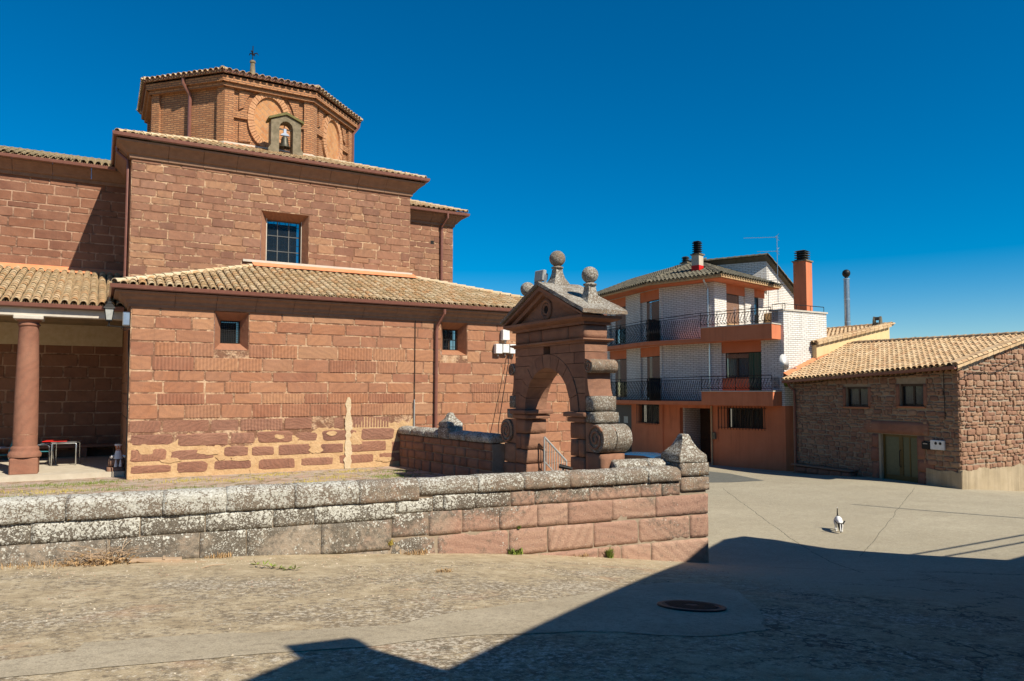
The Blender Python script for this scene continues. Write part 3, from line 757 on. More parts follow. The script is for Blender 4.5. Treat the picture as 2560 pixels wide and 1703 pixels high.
# rough bottom rows bedded in ochre render
zr = [.02, .46, .86, 1.27]
for r in range(3):
    x = LW + .02; k = 0
    while x < 9.25:
        L = random.uniform(.6, 1.5); e = min(x + L, 9.3); k += 1
        if e - x > .25 and not (6.85 < (x + e) / 2 < 7.2):
            top = zr[r + 1] + random.uniform(-.07, .02); bot = zr[r] + random.uniform(-.01, .06) + (.06 if r == 0 else 0)
            gapx = random.choice((.01, .015, .03, .06, .14)) if r < 2 else random.choice((.01, .02, .06))
            STN.add(rubble(x + .01, max(e - gapx, x + .2), bot, top, .0, .14, .014, 20, .07 if r < 2 else .05, (.2, .38)).xf(F_low), M_['sand_base'], low)
        x = e
for xa, xb, za, zb, r in courses(LW, 9.3, [1.27, 1.66], (.6, 1.3), [(6.9, 7.16, 1, 2)], .018):
    STN.add(ashlar(xa, xb, za + .0, zb, 0, .15, .016, .014, max(2, int((xb - xa) / .095)) if random.random() < .4 and xa > 1.5 else 0).xf(F_low), M_['sand_base'], low)
for xa, xb, za, zb, r in courses(9.32, RW, [-1.5, -1.05, -.6, -.2, .2, .6, .97, 1.33, 1.66], (.6, 1.2), [], .016): STN.add(ashlar(xa, xb, za, zb).xf(F_low), M_['sand'], low)
# ochre render: a skin with a wandering upper edge, and a pale plaster streak
def skin(x0, x1, z0, zf, y, y1, n=60):
    m = MB(); top = [(x0 + (x1 - x0) * i / n, zf(x0 + (x1 - x0) * i / n)) for i in range(n + 1)]
    return m.prism([(x0, z0)] + [(x1, z0)] + top[::-1], y, y1)
def zedge(x): return .92 + .55 * noise.noise(Vector((x * .45, 3.1, 0))) + .30 * noise.noise(Vector((x * 1.9, 7.7, 0))) + .12 * noise.noise(Vector((x * 6, 1, 0))) + .055 * x
obj("ochre_render", skin(LW + .01, 9.28, -.1, zedge, .002, .03, 180), M_['ochre'], low, F_low)
for i in range(16):          # daubs of the same render over the stones
    cx_ = random.uniform(LW + .4, 9.1); cz_ = random.uniform(.05, 1.0) if i < 12 else random.uniform(1.0, 1.45); w_ = random.uniform(.10, .34); h_ = random.uniform(.05, .17); nn_ = 18; sd = random.uniform(0, 50)
    P = [(min(9.25, max(LW + .02, cx_ + w_ * math.cos(t) * (1 + .55 * noise.noise(Vector((math.cos(t) * 1.6, math.sin(t) * 1.6, sd)))))), max(.0, cz_ + h_ * math.sin(t) * (1 + .6 * noise.noise(Vector((math.cos(t) * 1.6, math.sin(t) * 1.6, sd + 9)))))) for t in [2 * math.pi * k / nn_ for k in range(nn_)]]
    obj("ochre_daub", MB().prism(P, -.018 - .0007 * i, .02), M_['ochre'], low, F_low)
m = MB(); pl = [] 
for i in range(61):
    z = i / 60 * 2.28; w = .10 + .07 * noise.noise(Vector((z * 2.2, 0, 5))) + .04 * noise.noise(Vector((z * 9, 2, 5))) - (.07 * max(0, z - 1.7) / .6); pl.append((7.03 - w + .05 * noise.noise(Vector((z * 3, 9, 0))), z))
pr = [(7.03 + (7.03 - a) * (1.0 + .45 * noise.noise(Vector((z * 2.7, 4, 1))) + .4 * noise.noise(Vector((z * 8, 4, 1)))), z) for a, z in pl]
m.prism(pl + pr[::-1], -.032, .03); obj("plaster_streak", m, M_['cream'], low, F_low)
# side walls of the block
lside = part_empty_mesh("side_wall", MB().box(0, 7.28, .022, .6, -.2, 5.0), M_['mortar'], fr((LW, 30.6), -90))
for xa, xb, za, zb, r in courses(0.02, 7.27, [0, .45, .88] + zl, (.6, 1.2), [], .03): STN.add(block(xa, xb, za, zb).xf(fr((LW, 30.6), -90)), M_['sand'], lside)
rside = part_empty_mesh("side_wall", MB().box(.04, 7.3, .022, .6, -1.7, 5.0), M_['mortar'], fr((RW, 23.3), 90))
for xa, xb, za, zb, r in courses(0.03, 7.3, [-1.5, -1, -.5, 0, .45, .88] + zl, (.6, 1.2), [], .03): STN.add(block(xa, xb, za, zb).xf(fr((RW, 23.3), 90)), M_['sand'], rside)

def splay_window(parent, M, o, ins, depth, cols, rows, mesh=False, frame_mat='brown', glass='glass', bars=None):
    """splayed stone reveal, sash and panes, iron grille"""
    x0, x1, z0, z1 = o; a0, a1, b0, b1 = ins
    rv = MB(); q = [(x0, 0, z0), (x1, 0, z0), (x1, 0, z1), (x0, 0, z1)]; p = [(a0, depth, b0), (a1, depth, b0), (a1, depth, b1), (a0, depth, b1)]
    p2 = [(a, depth + .25, c) for a, _, c in p]
    rv.add(q + p + p2, [(i, (i + 1) % 4, 4 + (i + 1) % 4, 4 + i) for i in range(4)] + [(4 + i, 4 + (i + 1) % 4, 8 + (i + 1) % 4, 8 + i) for i in range(4)])
    w = obj("window", rv, M_['sand'], parent, M)
    fm = MB(); t = .035; y = depth + .12
    fm.box(a0, a0 + t, y, y + .05, b0, b1); fm.box(a1 - t, a1, y, y + .05, b0, b1); fm.box(a0 + t, a1 - t, y, y + .05, b0, b0 + t); fm.box(a0 + t, a1 - t, y, y + .05, b1 - t, b1)
    for i in range(1, cols): x = a0 + (a1 - a0) * i / cols; fm.box(x - .014, x + .014, y + .004, y + .046, b0 + t, b1 - t)
    for j in range(1, rows): z = b0 + (b1 - b0) * j / rows; fm.box(a0 + t, a1 - t, y + .008, y + .042, z - .014, z + .014)
    obj("frame", fm, M_[frame_mat], w, M)
    for i in range(cols):
        for j in range(rows):
            g = MB(); xa = a0 + (a1 - a0) * i / cols + .014; xb = a0 + (a1 - a0) * (i + 1) / cols - .014; za = b0 + (b1 - b0) * j / rows + .014; zb = b0 + (b1 - b0) * (j + 1) / rows - .014
            g.box(xa, xb, y + .02, y + .026, za, zb); obj("pane", g, M_[glass], w, M)
    g = MB(); g.box(a0, a1, depth + .7, depth + .72, b0, b1); obj("dark_room", g, M_['dark'], w, M)
    gr = MB(); yb = depth + (.02 if bars != 'in' else .28)
    nx, nz = mesh
    for i in range(nx): x = a0 + (a1 - a0) * (i + .5) / nx; gr.box(x - .008, x + .008, yb, yb + .016, b0, b1)
    for j in range(nz): z = b0 + (b1 - b0) * (j + .5) / nz; gr.box(a0, a1, yb + .017, yb + .03, z - .008, z + .008)
    obj("grille", gr, M_['iron'], w, M)
splay_window(low, F_low, win1, (3.17, 3.74, 3.92, 4.62), .42, 1, 1, (11, 13))
splay_window(low, F_low, win2, (10.5, 11.1, 3.92, 4.66), .42, 2, 2, (5, 3))

CPROF = [(0, -.36), (.05, -.36), (.07, -.27), (.12, -.25), (.15, -.17), (.26, -.10), (.30, -.03), (.40, .0), (.42, .05), (0, .05)]
def cornice(parent, path, z, prof=CPROF, step=1.15, mat='slate'):
    for i in range(len(path) - 1):
        a, b = Vector(path[i][:2]), Vector(path[i + 1][:2]); L = (b - a).length; n = max(1, round(L / step)); d = (b - a) / L
        def mit(k):
            d1 = (Vector(path[k][:2]) - Vector(path[k - 1][:2])).normalized() if k > 0 else None; d2 = (Vector(path[k + 1][:2]) - Vector(path[k][:2])).normalized() if k < len(path) - 1 else None
            d1 = d1 or d2; d2 = d2 or d1; n1 = Vector((d1.y, -d1.x)); n2 = Vector((d2.y, -d2.x)); q = n1 + n2; return q / q.dot(n1)
        nn = Vector((d.y, -d.x))
        for k in range(n):
            e0 = a + d * (L * k / n + (.005 if k else 0)); e1 = a + d * (L * (k + 1) / n - (.005 if k < n - 1 else 0)); m0 = mit(i) if k == 0 else nn; m1 = mit(i + 1) if k == n - 1 else nn
            kk = len(prof); v = [(e0.x + m0.x * o, e0.y + m0.y * o, z + h) for o, h in prof] + [(e1.x + m1.x * o, e1.y + m1.y * o, z + h) for o, h in prof]
            f = [(j, (j + 1) % kk, (j + 1) % kk + kk, j + kk) for j in range(kk)] + [tuple(reversed(range(kk))), tuple(range(kk, 2 * kk))]
            CRN.add(MB().add(v, f), M_[mat], parent)
GPROF = [(.0, .0), (.005, -.07), (.03, -.115), (.10, -.13), (.13, -.10), (.145, -.03), (.15, .0), (.138, .0), (.125, -.06), (.03, -.06), (.015, .0)]
def gutter(parent, path, z, off, mat='gutter', prof=GPROF, name="gutter"):
    return obj(name, sweep([(p[0], p[1], z) for p in path], [(o + off, h) for o, h in prof]), M_[mat], parent)
def downpipe(parent, pts, r=.05, mat='gutter', name="downpipe"):
    return obj(name, MB().tube(pts, r, 8), M_[mat], parent, auto=40)

cornice(low, [(LW, 30.4), (LW, YF), (RW, YF), (RW, 30.4)], 5.22)
gutter(low, [(LW, 30.0), (LW, YF), (RW, YF), (RW, 30.5)], 5.42, .40)
downpipe(low, [(10.18, YF - .47, 5.25), (10.18, YF - .47, 5.12), (10.08, YF - .10, 4.72), (10.06, YF - .09, 4.5), (10.04, YF - .09, 1.0)], .06)
E0 = (.30, 22.87, 5.40); E1 = (16.82, 22.87, 5.40); H0 = (4.75, 27.0, 6.84); H1 = (10.55, 27.0, 6.88)
sl = (6.86 - 5.40) / (27.0 - 22.87)
lroof = obj("low_roof", MB().quad(E0, E1, H1, H0).quad(E0, H0, (.30, 27.0, 5.40)).quad(E1, (16.82, 30.6, 5.40), (10.55, 30.6, 6.88), H1), M_['channel'], CH)
Lup = 4.13 * math.hypot(1, sl)
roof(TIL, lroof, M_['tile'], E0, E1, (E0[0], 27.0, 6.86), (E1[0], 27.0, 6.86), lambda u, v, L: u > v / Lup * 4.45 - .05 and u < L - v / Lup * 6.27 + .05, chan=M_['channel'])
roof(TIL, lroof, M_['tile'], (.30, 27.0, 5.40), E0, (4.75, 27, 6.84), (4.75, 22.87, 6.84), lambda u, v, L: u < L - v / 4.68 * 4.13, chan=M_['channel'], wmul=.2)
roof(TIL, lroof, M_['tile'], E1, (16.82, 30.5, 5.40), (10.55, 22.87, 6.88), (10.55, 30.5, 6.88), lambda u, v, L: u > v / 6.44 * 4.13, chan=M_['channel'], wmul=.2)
ridge(TIL, lroof, M_['tile_pale'], E0, H0); ridge(TIL, lroof, M_['tile_pale'], E1, H1)
fl = MB(); fl.add([(4.6, 26.52, 6.84), (10.7, 26.52, 6.86), (10.7, 26.985, 7.07), (4.6, 26.985, 7.05)], [(0, 1, 2, 3)]).box(4.3, 10.62, 26.93, 27.0, 7.03, 7.11)
obj("flashing", MB().add(fl.v[:4], [(0, 1, 2, 3)]), M_['flash'], lroof); obj("mortar_fillet", MB().add(fl.v[4:], [tuple(i - 4 for i in f) for f in fl.f[1:]]), M_['cement'], lroof)

# --- transept block above it
TL = .76; TR = 10.55; YT = 27.0; F_t = fr((0, YT), 0)
winU = (4.90, 6.58, 7.02, 8.92)
zt = [5.6, 5.95, 6.3, 6.62, 6.85, 7.08, 7.34, 7.55, 7.89, 8.15, 8.44, 8.71, 8.95, 9.2, 9.49, 9.76, 10.03, 10.24]
up = part_empty_mesh("transept_wall", panels(TL, TR, 5.0, 10.35, [winU], .012, .8), M_['mortar'], F_t)
for xa, xb, za, zb, r in courses(TL, TR, zt, (.42, 1.05), [winU], .016): STN.add(ashlar(xa, xb, za, zb, 0, .15, .012, .008).xf(F_t), M_['sand_up'], up)
for o, a, e in (((TL, 31.5), -90, 4.48), ((TR, 27.0), 90, 4.5)):
    M = fr(o, a); sw = part_empty_mesh("side_wall", MB().box(.03, e, .022, .5, 5.0, 10.35), M_['mortar'], M)
    for xa, xb, za, zb, r in courses(.03, e, zt, (.42, 1.0), [], .03): STN.add(block(xa, xb, za, zb).xf(M), M_['sand_up'], sw, weight=.2 * .2 / 700)
splay_window(up, F_t, winU, (5.17, 6.39, 7.03, 8.72), .40, 3, 3, (6, 5), 'lead', 'glass', 'in')
for x_ in (5.12, 6.39): obj("window_jamb", MB().box(x_, x_ + .05, .36, .5, 7.0, 8.76), M_['cement'], up, F_t)
CP2 = [(0, -.42), (.06, -.42), (.08, -.30), (.14, -.28), (.2, -.2), (.3, -.1), (.40, -.02), (.44, .0), (.46, .06), (0, .06)]
cornice(up, [(TL, 31.4), (TL, YT), (TR, YT), (TR, 31.4)], 10.58, CP2)
gutter(up, [(TL, 31.2), (TL, YT), (TR, YT), (TR, 31.2)], 10.81, .44)
downpipe(up, [(TL - .42, 27.5, 10.62), (TL - .42, 27.5, 10.45), (TL - .1, 27.35, 10.15), (TL - .09, 27.3, 9.9), (TL - .09, 27.3, 5.7)], .055)
e0 = (.30, 26.54, 10.76); e1 = (11.0, 26.54, 10.76); ts = .36
troof = obj("transept_roof", MB().quad(e0, e1, (7.4, 30.14, 10.76 + 3.6 * ts), (3.9, 30.14, 10.76 + 3.6 * ts)).quad(e0, (3.9, 30.14, 10.76 + 3.6 * ts), (3.9, 38, 10.76 + 3.6 * ts), (.30, 38, 10.76)).quad(e1, (11, 38, 10.76), (7.4, 38, 10.76 + 3.6 * ts), (7.4, 30.14, 10.76 + 3.6 * ts)), M_['channel'], CH)
roof(TIL, troof, M_['tile'], e0, e1, (e0[0], 30.14, 10.76 + 3.6 * ts), (e1[0], 30.14, 10.76 + 3.6 * ts), lambda u, v, L: u > v * .94 - .05 and u < L - v * .94 + .05, chan=M_['channel'], wmul=.5)
roof(TIL, troof, M_['tile'], (.30, 33, 10.76), e0, (3.9, 33, 10.76 + 3.6 * ts), (3.9, 26.54, 10.76 + 3.6 * ts), lambda u, v, L: u < L - v * .94, rows=3, chan=M_['channel'], wmul=.1)
roof(TIL, troof, M_['tile'], e1, (11, 33, 10.76), (7.4, 26.54, 10.76 + 3.6 * ts), (7.4, 33, 10.76 + 3.6 * ts), lambda u, v, L: u > v * .94, rows=3, chan=M_['channel'], wmul=.1)
ridge(TIL, troof, M_['tile_pale'], e0, (3.9, 30.14, 10.76 + 3.6 * ts), wmul=.5); ridge(TIL, troof, M_['tile_pale'], e1, (7.4, 30.14, 10.76 + 3.6 * ts), wmul=.5)

# --- nave to the left, chancel to the right
YN = 30.6; F_n = fr((0, YN), 0)
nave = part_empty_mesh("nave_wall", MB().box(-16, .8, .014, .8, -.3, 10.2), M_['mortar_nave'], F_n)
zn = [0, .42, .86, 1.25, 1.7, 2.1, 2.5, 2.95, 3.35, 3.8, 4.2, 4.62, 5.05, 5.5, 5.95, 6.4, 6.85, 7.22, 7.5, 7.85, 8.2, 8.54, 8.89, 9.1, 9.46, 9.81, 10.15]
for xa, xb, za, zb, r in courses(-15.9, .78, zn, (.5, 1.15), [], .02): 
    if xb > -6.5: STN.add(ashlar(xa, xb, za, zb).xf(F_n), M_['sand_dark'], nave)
chan = part_empty_mesh("chancel_wall", MB().box(10.5, 14.05, .012, .8, 4.8, 10.2), M_['mortar'], F_n)
for xa, xb, za, zb, r in courses(10.56, 14.05, zt[:-1] + [10.15], (.42, 1.0), [(12.95, 13.1, 9.15, 9.3)], .016): STN.add(ashlar(xa, xb, za, zb).xf(F_n), M_['sand_up'], chan)
csw = part_empty_mesh("side_wall", MB().box(.02, 8, .022, .6, 4.8, 10.2), M_['mortar'], fr((14.05, YN), 90))
for xa, xb, za, zb, r in courses(.02, 8, zt[:-1] + [10.15], (.42, 1.0), [], .03): STN.add(block(xa, xb, za, zb).xf(fr((14.05, YN), 90)), M_['sand_up'], csw, weight=.1 * .1 / 900)
obj("vent_hole", MB().box(12.94, 13.10, -.005, .02, 9.14, 9.30), M_['dark'], chan, F_n)
cornice(nave, [(-15.9, YN), (.76, YN)], 10.44, CP2); gutter(nave, [(-15.9, YN), (.34, YN)], 10.60, .44)
cornice(chan, [(10.55, YN), (14.05, YN), (14.05, 38)], 10.44, CP2); gutter(chan, [(10.95, YN), (14.05, YN), (14.05, 38)], 10.60, .44)
downpipe(chan, [(13.55, YN - .52, 10.5), (13.55, YN - .52, 10.3), (13.45, YN - .1, 9.95), (13.44, YN - .09, 9.7), (13.44, YN - .09, 5.0)], .06)
nroof = obj("nave_roof", MB().quad((-16, 30.12, 10.6), (.30, 30.12, 10.6), (.30, 36, 12.5), (-16, 36, 12.5)), M_['channel'], CH)
roof(TIL, nroof, M_['tile_old'], (-7, 30.12, 10.62), (.25, 30.12, 10.62), (-7, 36, 12.52), (.25, 36, 12.52), chan=M_['channel'], rows=9, wmul=.6)
croof = obj("chancel_roof", MB().quad((10.9, 30.12, 10.6), (14.55, 30.12, 10.6), (10.9, 33.8, 11.9)).quad((14.55, 30.12, 10.6), (14.55, 38, 10.6), (10.9, 38, 11.9), (10.9, 33.8, 11.9)), M_['channel'], CH)
roof(TIL, croof, M_['tile'], (10.9, 30.12, 10.62), (14.55, 30.12, 10.62), (10.9, 33.8, 11.9), (14.55, 33.8, 11.9), lambda u, v, L: u < L - v * .93 + .05, chan=M_['channel'], wmul=.5)
ridge(TIL, croof, M_['tile_pale'], (14.55, 30.12, 10.62), (10.9, 33.8, 11.92), wmul=.5)

# --- porch
PZ = .15
flo = obj("porch_floor", MB().box(-14, .72, 24.3, 30.6, -.3, PZ), M_['concrete'], CH)
pa = (-9, 24.72, 4.98); pb = (.72, 24.72, 4.98)
proof = obj("porch_roof", MB().box(-14, .72, 24.85, 30.6, 4.84, 4.88).quad((-14, 24.72, 4.96), (.72, 24.72, 4.96), (.72, 30.6, 6.72), (-14, 30.6, 6.72)), M_['channel'], CH)
roof(TIL, proof, M_['tile'], (-4.2, 24.72, 4.98), pb, (-4.2, 30.6, 6.74), (.72, 30.6, 6.74), chan=M_['channel'])
gutter(proof, [(-14, 24.85), (.60, 24.85)], 4.97, .05)
obj("flashing", MB().quad((-14, 30.25, 6.68), (.74, 30.25, 6.68), (.74, 30.58, 6.92), (-14, 30.58, 6.92)), M_['flash'], proof)
obj("beam", MB().box(-14, .72, 24.86, 25.3, 4.62, 4.84), M_['cement'], proof)
obj("render_band", MB().box(-14, .72, 30.575, 30.6, 4.1, 4.84), M_['cream'], proof)
def column(x, y):
    c = obj("column", MB().lathe([(.30, .92), (.302, 1.5), (.29, 2.6), (.265, 3.6), (.245, 4.3), (.25, 4.32), (.28, 4.34), (.28, 4.38), (.25, 4.40), (.25, 4.44), (.30, 4.48), (.33, 4.5)], 24, (x, y)), M_['sand_red'], CH, auto=35)
    obj("plinth", MB().bbox(x - .34, x + .34, y - .34, y + .34, PZ - .02, .60, .03), M_['sand_red'], c)
    obj("base_moulding", MB().lathe([(.33, .60), (.40, .62), (.41, .70), (.37, .76), (.34, .80), (.35, .85), (.33, .90), (.30, .925)], 24, (x, y)), M_['sand_red'], c, auto=50)
    obj("capital", MB().bbox(x - .36, x + .36, y - .36, y + .36, 4.5, 4.62, .02), M_['cement'], c)
    for z in (1.25, 1.75, 2.2, 2.75, 3.25, 3.6, 4.0):
        r = .301 if z < 1.6 else .302 - (z - 1.5) * .0205
        obj("drum_joint", MB().lathe([(r - .02, z - .008), (r + .0015, z - .006), (r + .0015, z + .006), (r - .02, z + .008)], 24, (x, y)), M_['mortar'], c)
column(-1.78, 25.05); column(-6.2, 25.05)

# --- brick drum
DC = (5.65, 33.83); AP = 3.98; ZB = 11.0; ZE = 14.55
ang8 = [R(22.5 + 45 * k - 90) for k in range(8)]
def octa(ap, z): rr = ap / math.cos(R(22.5)); return [(DC[0] + rr * math.cos(a), DC[1] + rr * math.sin(a), z) for a in ang8]
b = octa(AP, ZB); tp = octa(AP, ZE)
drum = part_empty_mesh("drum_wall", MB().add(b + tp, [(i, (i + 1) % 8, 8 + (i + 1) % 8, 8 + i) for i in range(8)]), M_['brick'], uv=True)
SIDE = 2 * AP * math.tan(R(22.5))
oc = octa(AP, 0)
def face_frame(k):      # face between corner k-1 and k
    p = Vector(oc[k - 1]); q = Vector(oc[k]); return fr((p.x, p.y), math.degrees(math.atan2(q.y - p.y, q.x - p.x)))
for k in range(8):
    M = face_frame(k)
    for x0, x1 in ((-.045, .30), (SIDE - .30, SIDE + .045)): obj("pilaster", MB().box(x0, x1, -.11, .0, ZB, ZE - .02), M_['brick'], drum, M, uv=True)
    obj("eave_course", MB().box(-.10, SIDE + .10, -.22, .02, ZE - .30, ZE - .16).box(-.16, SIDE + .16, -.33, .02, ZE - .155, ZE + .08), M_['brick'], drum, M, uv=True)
OZ = 13.22
def oval(M, cx):
    a, bb = .60, .92; ao, bo = .83, 1.16
    N = 54; m = MB()
    for i in range(N):
        t0 = 2 * math.pi * (i + .07) / N; t1 = 2 * math.pi * (i + .93) / N; po = .10 + .015 * (i % 2)
        P = [(cx + a * math.cos(t0), OZ + bb * math.sin(t0)), (cx + ao * math.cos(t0), OZ + bo * math.sin(t0)), (cx + ao * math.cos(t1), OZ + bo * math.sin(t1)), (cx + a * math.cos(t1), OZ + bb * math.sin(t1))]
        m.prism(P, -po, .02)
    o = obj("oculus_ring", m, M_['brickring'], drum, M); tag(o, kind="stuff")
    E = [(cx + .60 * math.cos(2 * math.pi * i / 40), OZ + .92 * math.sin(2 * math.pi * i / 40)) for i in range(40)]
    obj("blind_oculus", MB().prism(E, -.012, .02), M_['herring'], drum, M, uv=True)
    E1 = [(cx + .605 * math.cos(2 * math.pi * i / 40), OZ + .925 * math.sin(2 * math.pi * i / 40)) for i in range(41)]
    rim = MB()
    for i in range(40):
        (x0, z0), (x1, z1) = E1[i], E1[i + 1]; rim.quad((x0, -.11, z0), (x1, -.11, z1), (x1, 0, z1), (x0, 0, z0))
    obj("oculus_rim", rim, M_['cement'], drum, M)
    # raised panels in the four corners and the cross bands
    for sx in (-1, 1):
        for sz in (-1, 1):
            xs0 = .50 if sx < 0 else SIDE - .50; prof = []
            for i in range(13):
                t = (math.pi / 2) * i / 12 * .82 + .16
                prof.append((cx + sx * 1.00 * math.cos(t), OZ + sz * 1.36 * math.sin(t)))
            zlo = OZ + sz * .24; zhi = OZ + sz * 1.02
            pts = [(x, z) for x, z in prof if min(zlo, zhi) <= z <= max(zlo, zhi) and (x - xs0) * sx < -.02]
            if len(pts) > 1:
                poly = [(xs0, zlo), pts[0], *pts[1:], (xs0, zhi)]
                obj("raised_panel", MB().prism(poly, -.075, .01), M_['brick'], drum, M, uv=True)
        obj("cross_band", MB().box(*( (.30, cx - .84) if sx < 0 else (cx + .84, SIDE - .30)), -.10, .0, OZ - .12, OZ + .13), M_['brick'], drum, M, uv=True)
for k in (0, 1, 2): oval(face_frame(k), SIDE / 2)
obj("base_band", MB().add(octa(AP + .14, 11.3) + octa(AP + .14, 12.10), [(i, (i + 1) % 8, 8 + (i + 1) % 8, 8 + i) for i in range(8)]).quad(*octa(AP + .14, 12.10)), M_['cement'], drum)
fr0 = octa(AP + .14, 11.9); p, q = fr0[7], fr0[0]
obj("flashing", MB().quad((p[0], p[1] - .55, 11.80), (q[0], q[1] - .55, 11.80), (q[0], q[1] - .005, 12.03), (p[0], p[1] - .005, 12.03)), M_['flash'], drum)
op = octa(AP, 0)
gutter(drum, [op[i % 8] for i in range(4, 13)], ZE + .26, .30)
droof = obj("drum_roof", MB().add(octa(AP + .42, ZE + .17) + [(DC[0], DC[1], 16.25)], [(i, (i + 1) % 8, 8) for i in range(8)]), M_['channel'], CH)
rf = octa(AP + .43, ZE + .18)
for k in range(8):
    a, b2 = Vector(rf[k - 1]), Vector(rf[k]); mid = (a + b2) / 2; apx = Vector((DC[0], DC[1], 16.25)); upv = apx - mid
    roof(TIL, droof, M_['tile'], a, b2, a + upv, b2 + upv, lambda u, v, L, S=upv.length: abs(u - L / 2) < L / 2 * (1 - v / S) + .05, chan=M_['channel'], rows=4, wmul=.3)
    ridge(TIL, droof, M_['tile_pale'], b2, Vector(b2).lerp(apx, .55), wmul=.35)
downpipe(drum, [face_frame(7) @ Vector(q) for q in ((SIDE * .50, -.38, ZE + .1), (SIDE * .50, -.38, ZE - .08), (SIDE * .53, -.12, ZE - .45), (SIDE * .53, -.10, ZE - .6), (SIDE * .53, -.10, 11.2))], .07)
cr = octa(AP, 0)[1]; downpipe(drum, [(cr[0] + .4, cr[1] - .15, ZE + .1), (cr[0] + .36, cr[1] - .14, ZE - .1), (cr[0] + .13, cr[1] - .06, ZE - .45), (cr[0] + .12, cr[1] - .06, 11.2)], .06)
fin = obj("finial", MB().lathe([(.36, 16.1), (.30, 16.35), (.20, 16.5), (.13, 16.62), (.12, 16.75), (.09, 17.15), (.125, 17.18), (.12, 17.26), (.05, 17.30)], 12, DC), M_['moss'], droof, auto=40)
m = MB().tube([(DC[0], DC[1], 17.25), (DC[0], DC[1], 17.95)], .022, 6)
for a in (0, 2.09, 4.19, 1.05):
    m.tube([(DC[0] + math.cos(a) * r, DC[1] + math.sin(a) * r, z) for r, z in ((0, 17.5), (.08, 17.62), (.17, 17.66), (.25, 17.58))], [.02, .028, .026, .012], 5)
obj("iron_vane", m, M_['iron'], fin)

# --- bellcote on the transept roof
bx, by = 6.03, 28.72
bc = obj("bellcote", MB().prism([(bx - .60, 11.35), (bx - .26, 11.35), (bx - .26, 12.55), (bx - .22, 12.70), (bx - .12, 12.80), (bx, 12.83), (bx + .12, 12.80), (bx + .22, 12.70), (bx + .26, 12.55), (bx + .26, 11.35), (bx + .60, 11.35), (bx + .66, 11.7), (bx + .56, 11.85), (bx + .56, 12.82), (bx, 13.07), (bx - .56, 12.82), (bx - .56, 11.85), (bx - .66, 11.7)], by - .25, by + .25), M_['moss'], CH)
obj("bellcote_coping", MB().prism([(bx - .66, 12.82), (bx, 13.08), (bx + .66, 12.82), (bx + .66, 12.90), (bx, 13.18), (bx - .66, 12.90)], by - .32, by + .32), m_noise("green_moss", (.10, .095, .03), (.19, .16, .07), 8, .95, .6), bc)
obj("bellcote_base", MB().box(bx - .72, bx + .72, by - .35, by + .35, 11.2, 11.52), M_['flash'], bc)
# remaining joined lots
STN.flush(); TIL.flush(); CRN.flush()

bell = thing("bell", "small bronze bell hanging in the stone bellcote in front of the brick drum", "bell", (bx, by, 11.9))
obj("bell_body", MB().lathe([(.215, 11.88), (.20, 11.91), (.165, 11.98), (.14, 12.10), (.13, 12.22), (.105, 12.29), (.05, 12.32), (.02, 12.33)], 20, (bx, by)), M_['bronze'], bell, auto=50)
obj("yoke", MB().tube([(bx - .26, by, 12.58), (bx + .26, by, 12.58)], .03, 6).prism([(bx - .17, 12.34), (bx + .17, 12.34), (bx + .12, 12.40), (bx + .05, 12.44), (bx + .05, 12.60), (bx - .05, 12.60), (bx - .05, 12.44), (bx - .12, 12.40)], by - .05, by + .05), M_['steel'], bell)
obj("clapper", MB().tube([(bx, by, 12.25), (bx, by, 11.90)], .012, 5).sphere((bx, by, 11.88), .04, 8, 6), M_['iron'], bell)
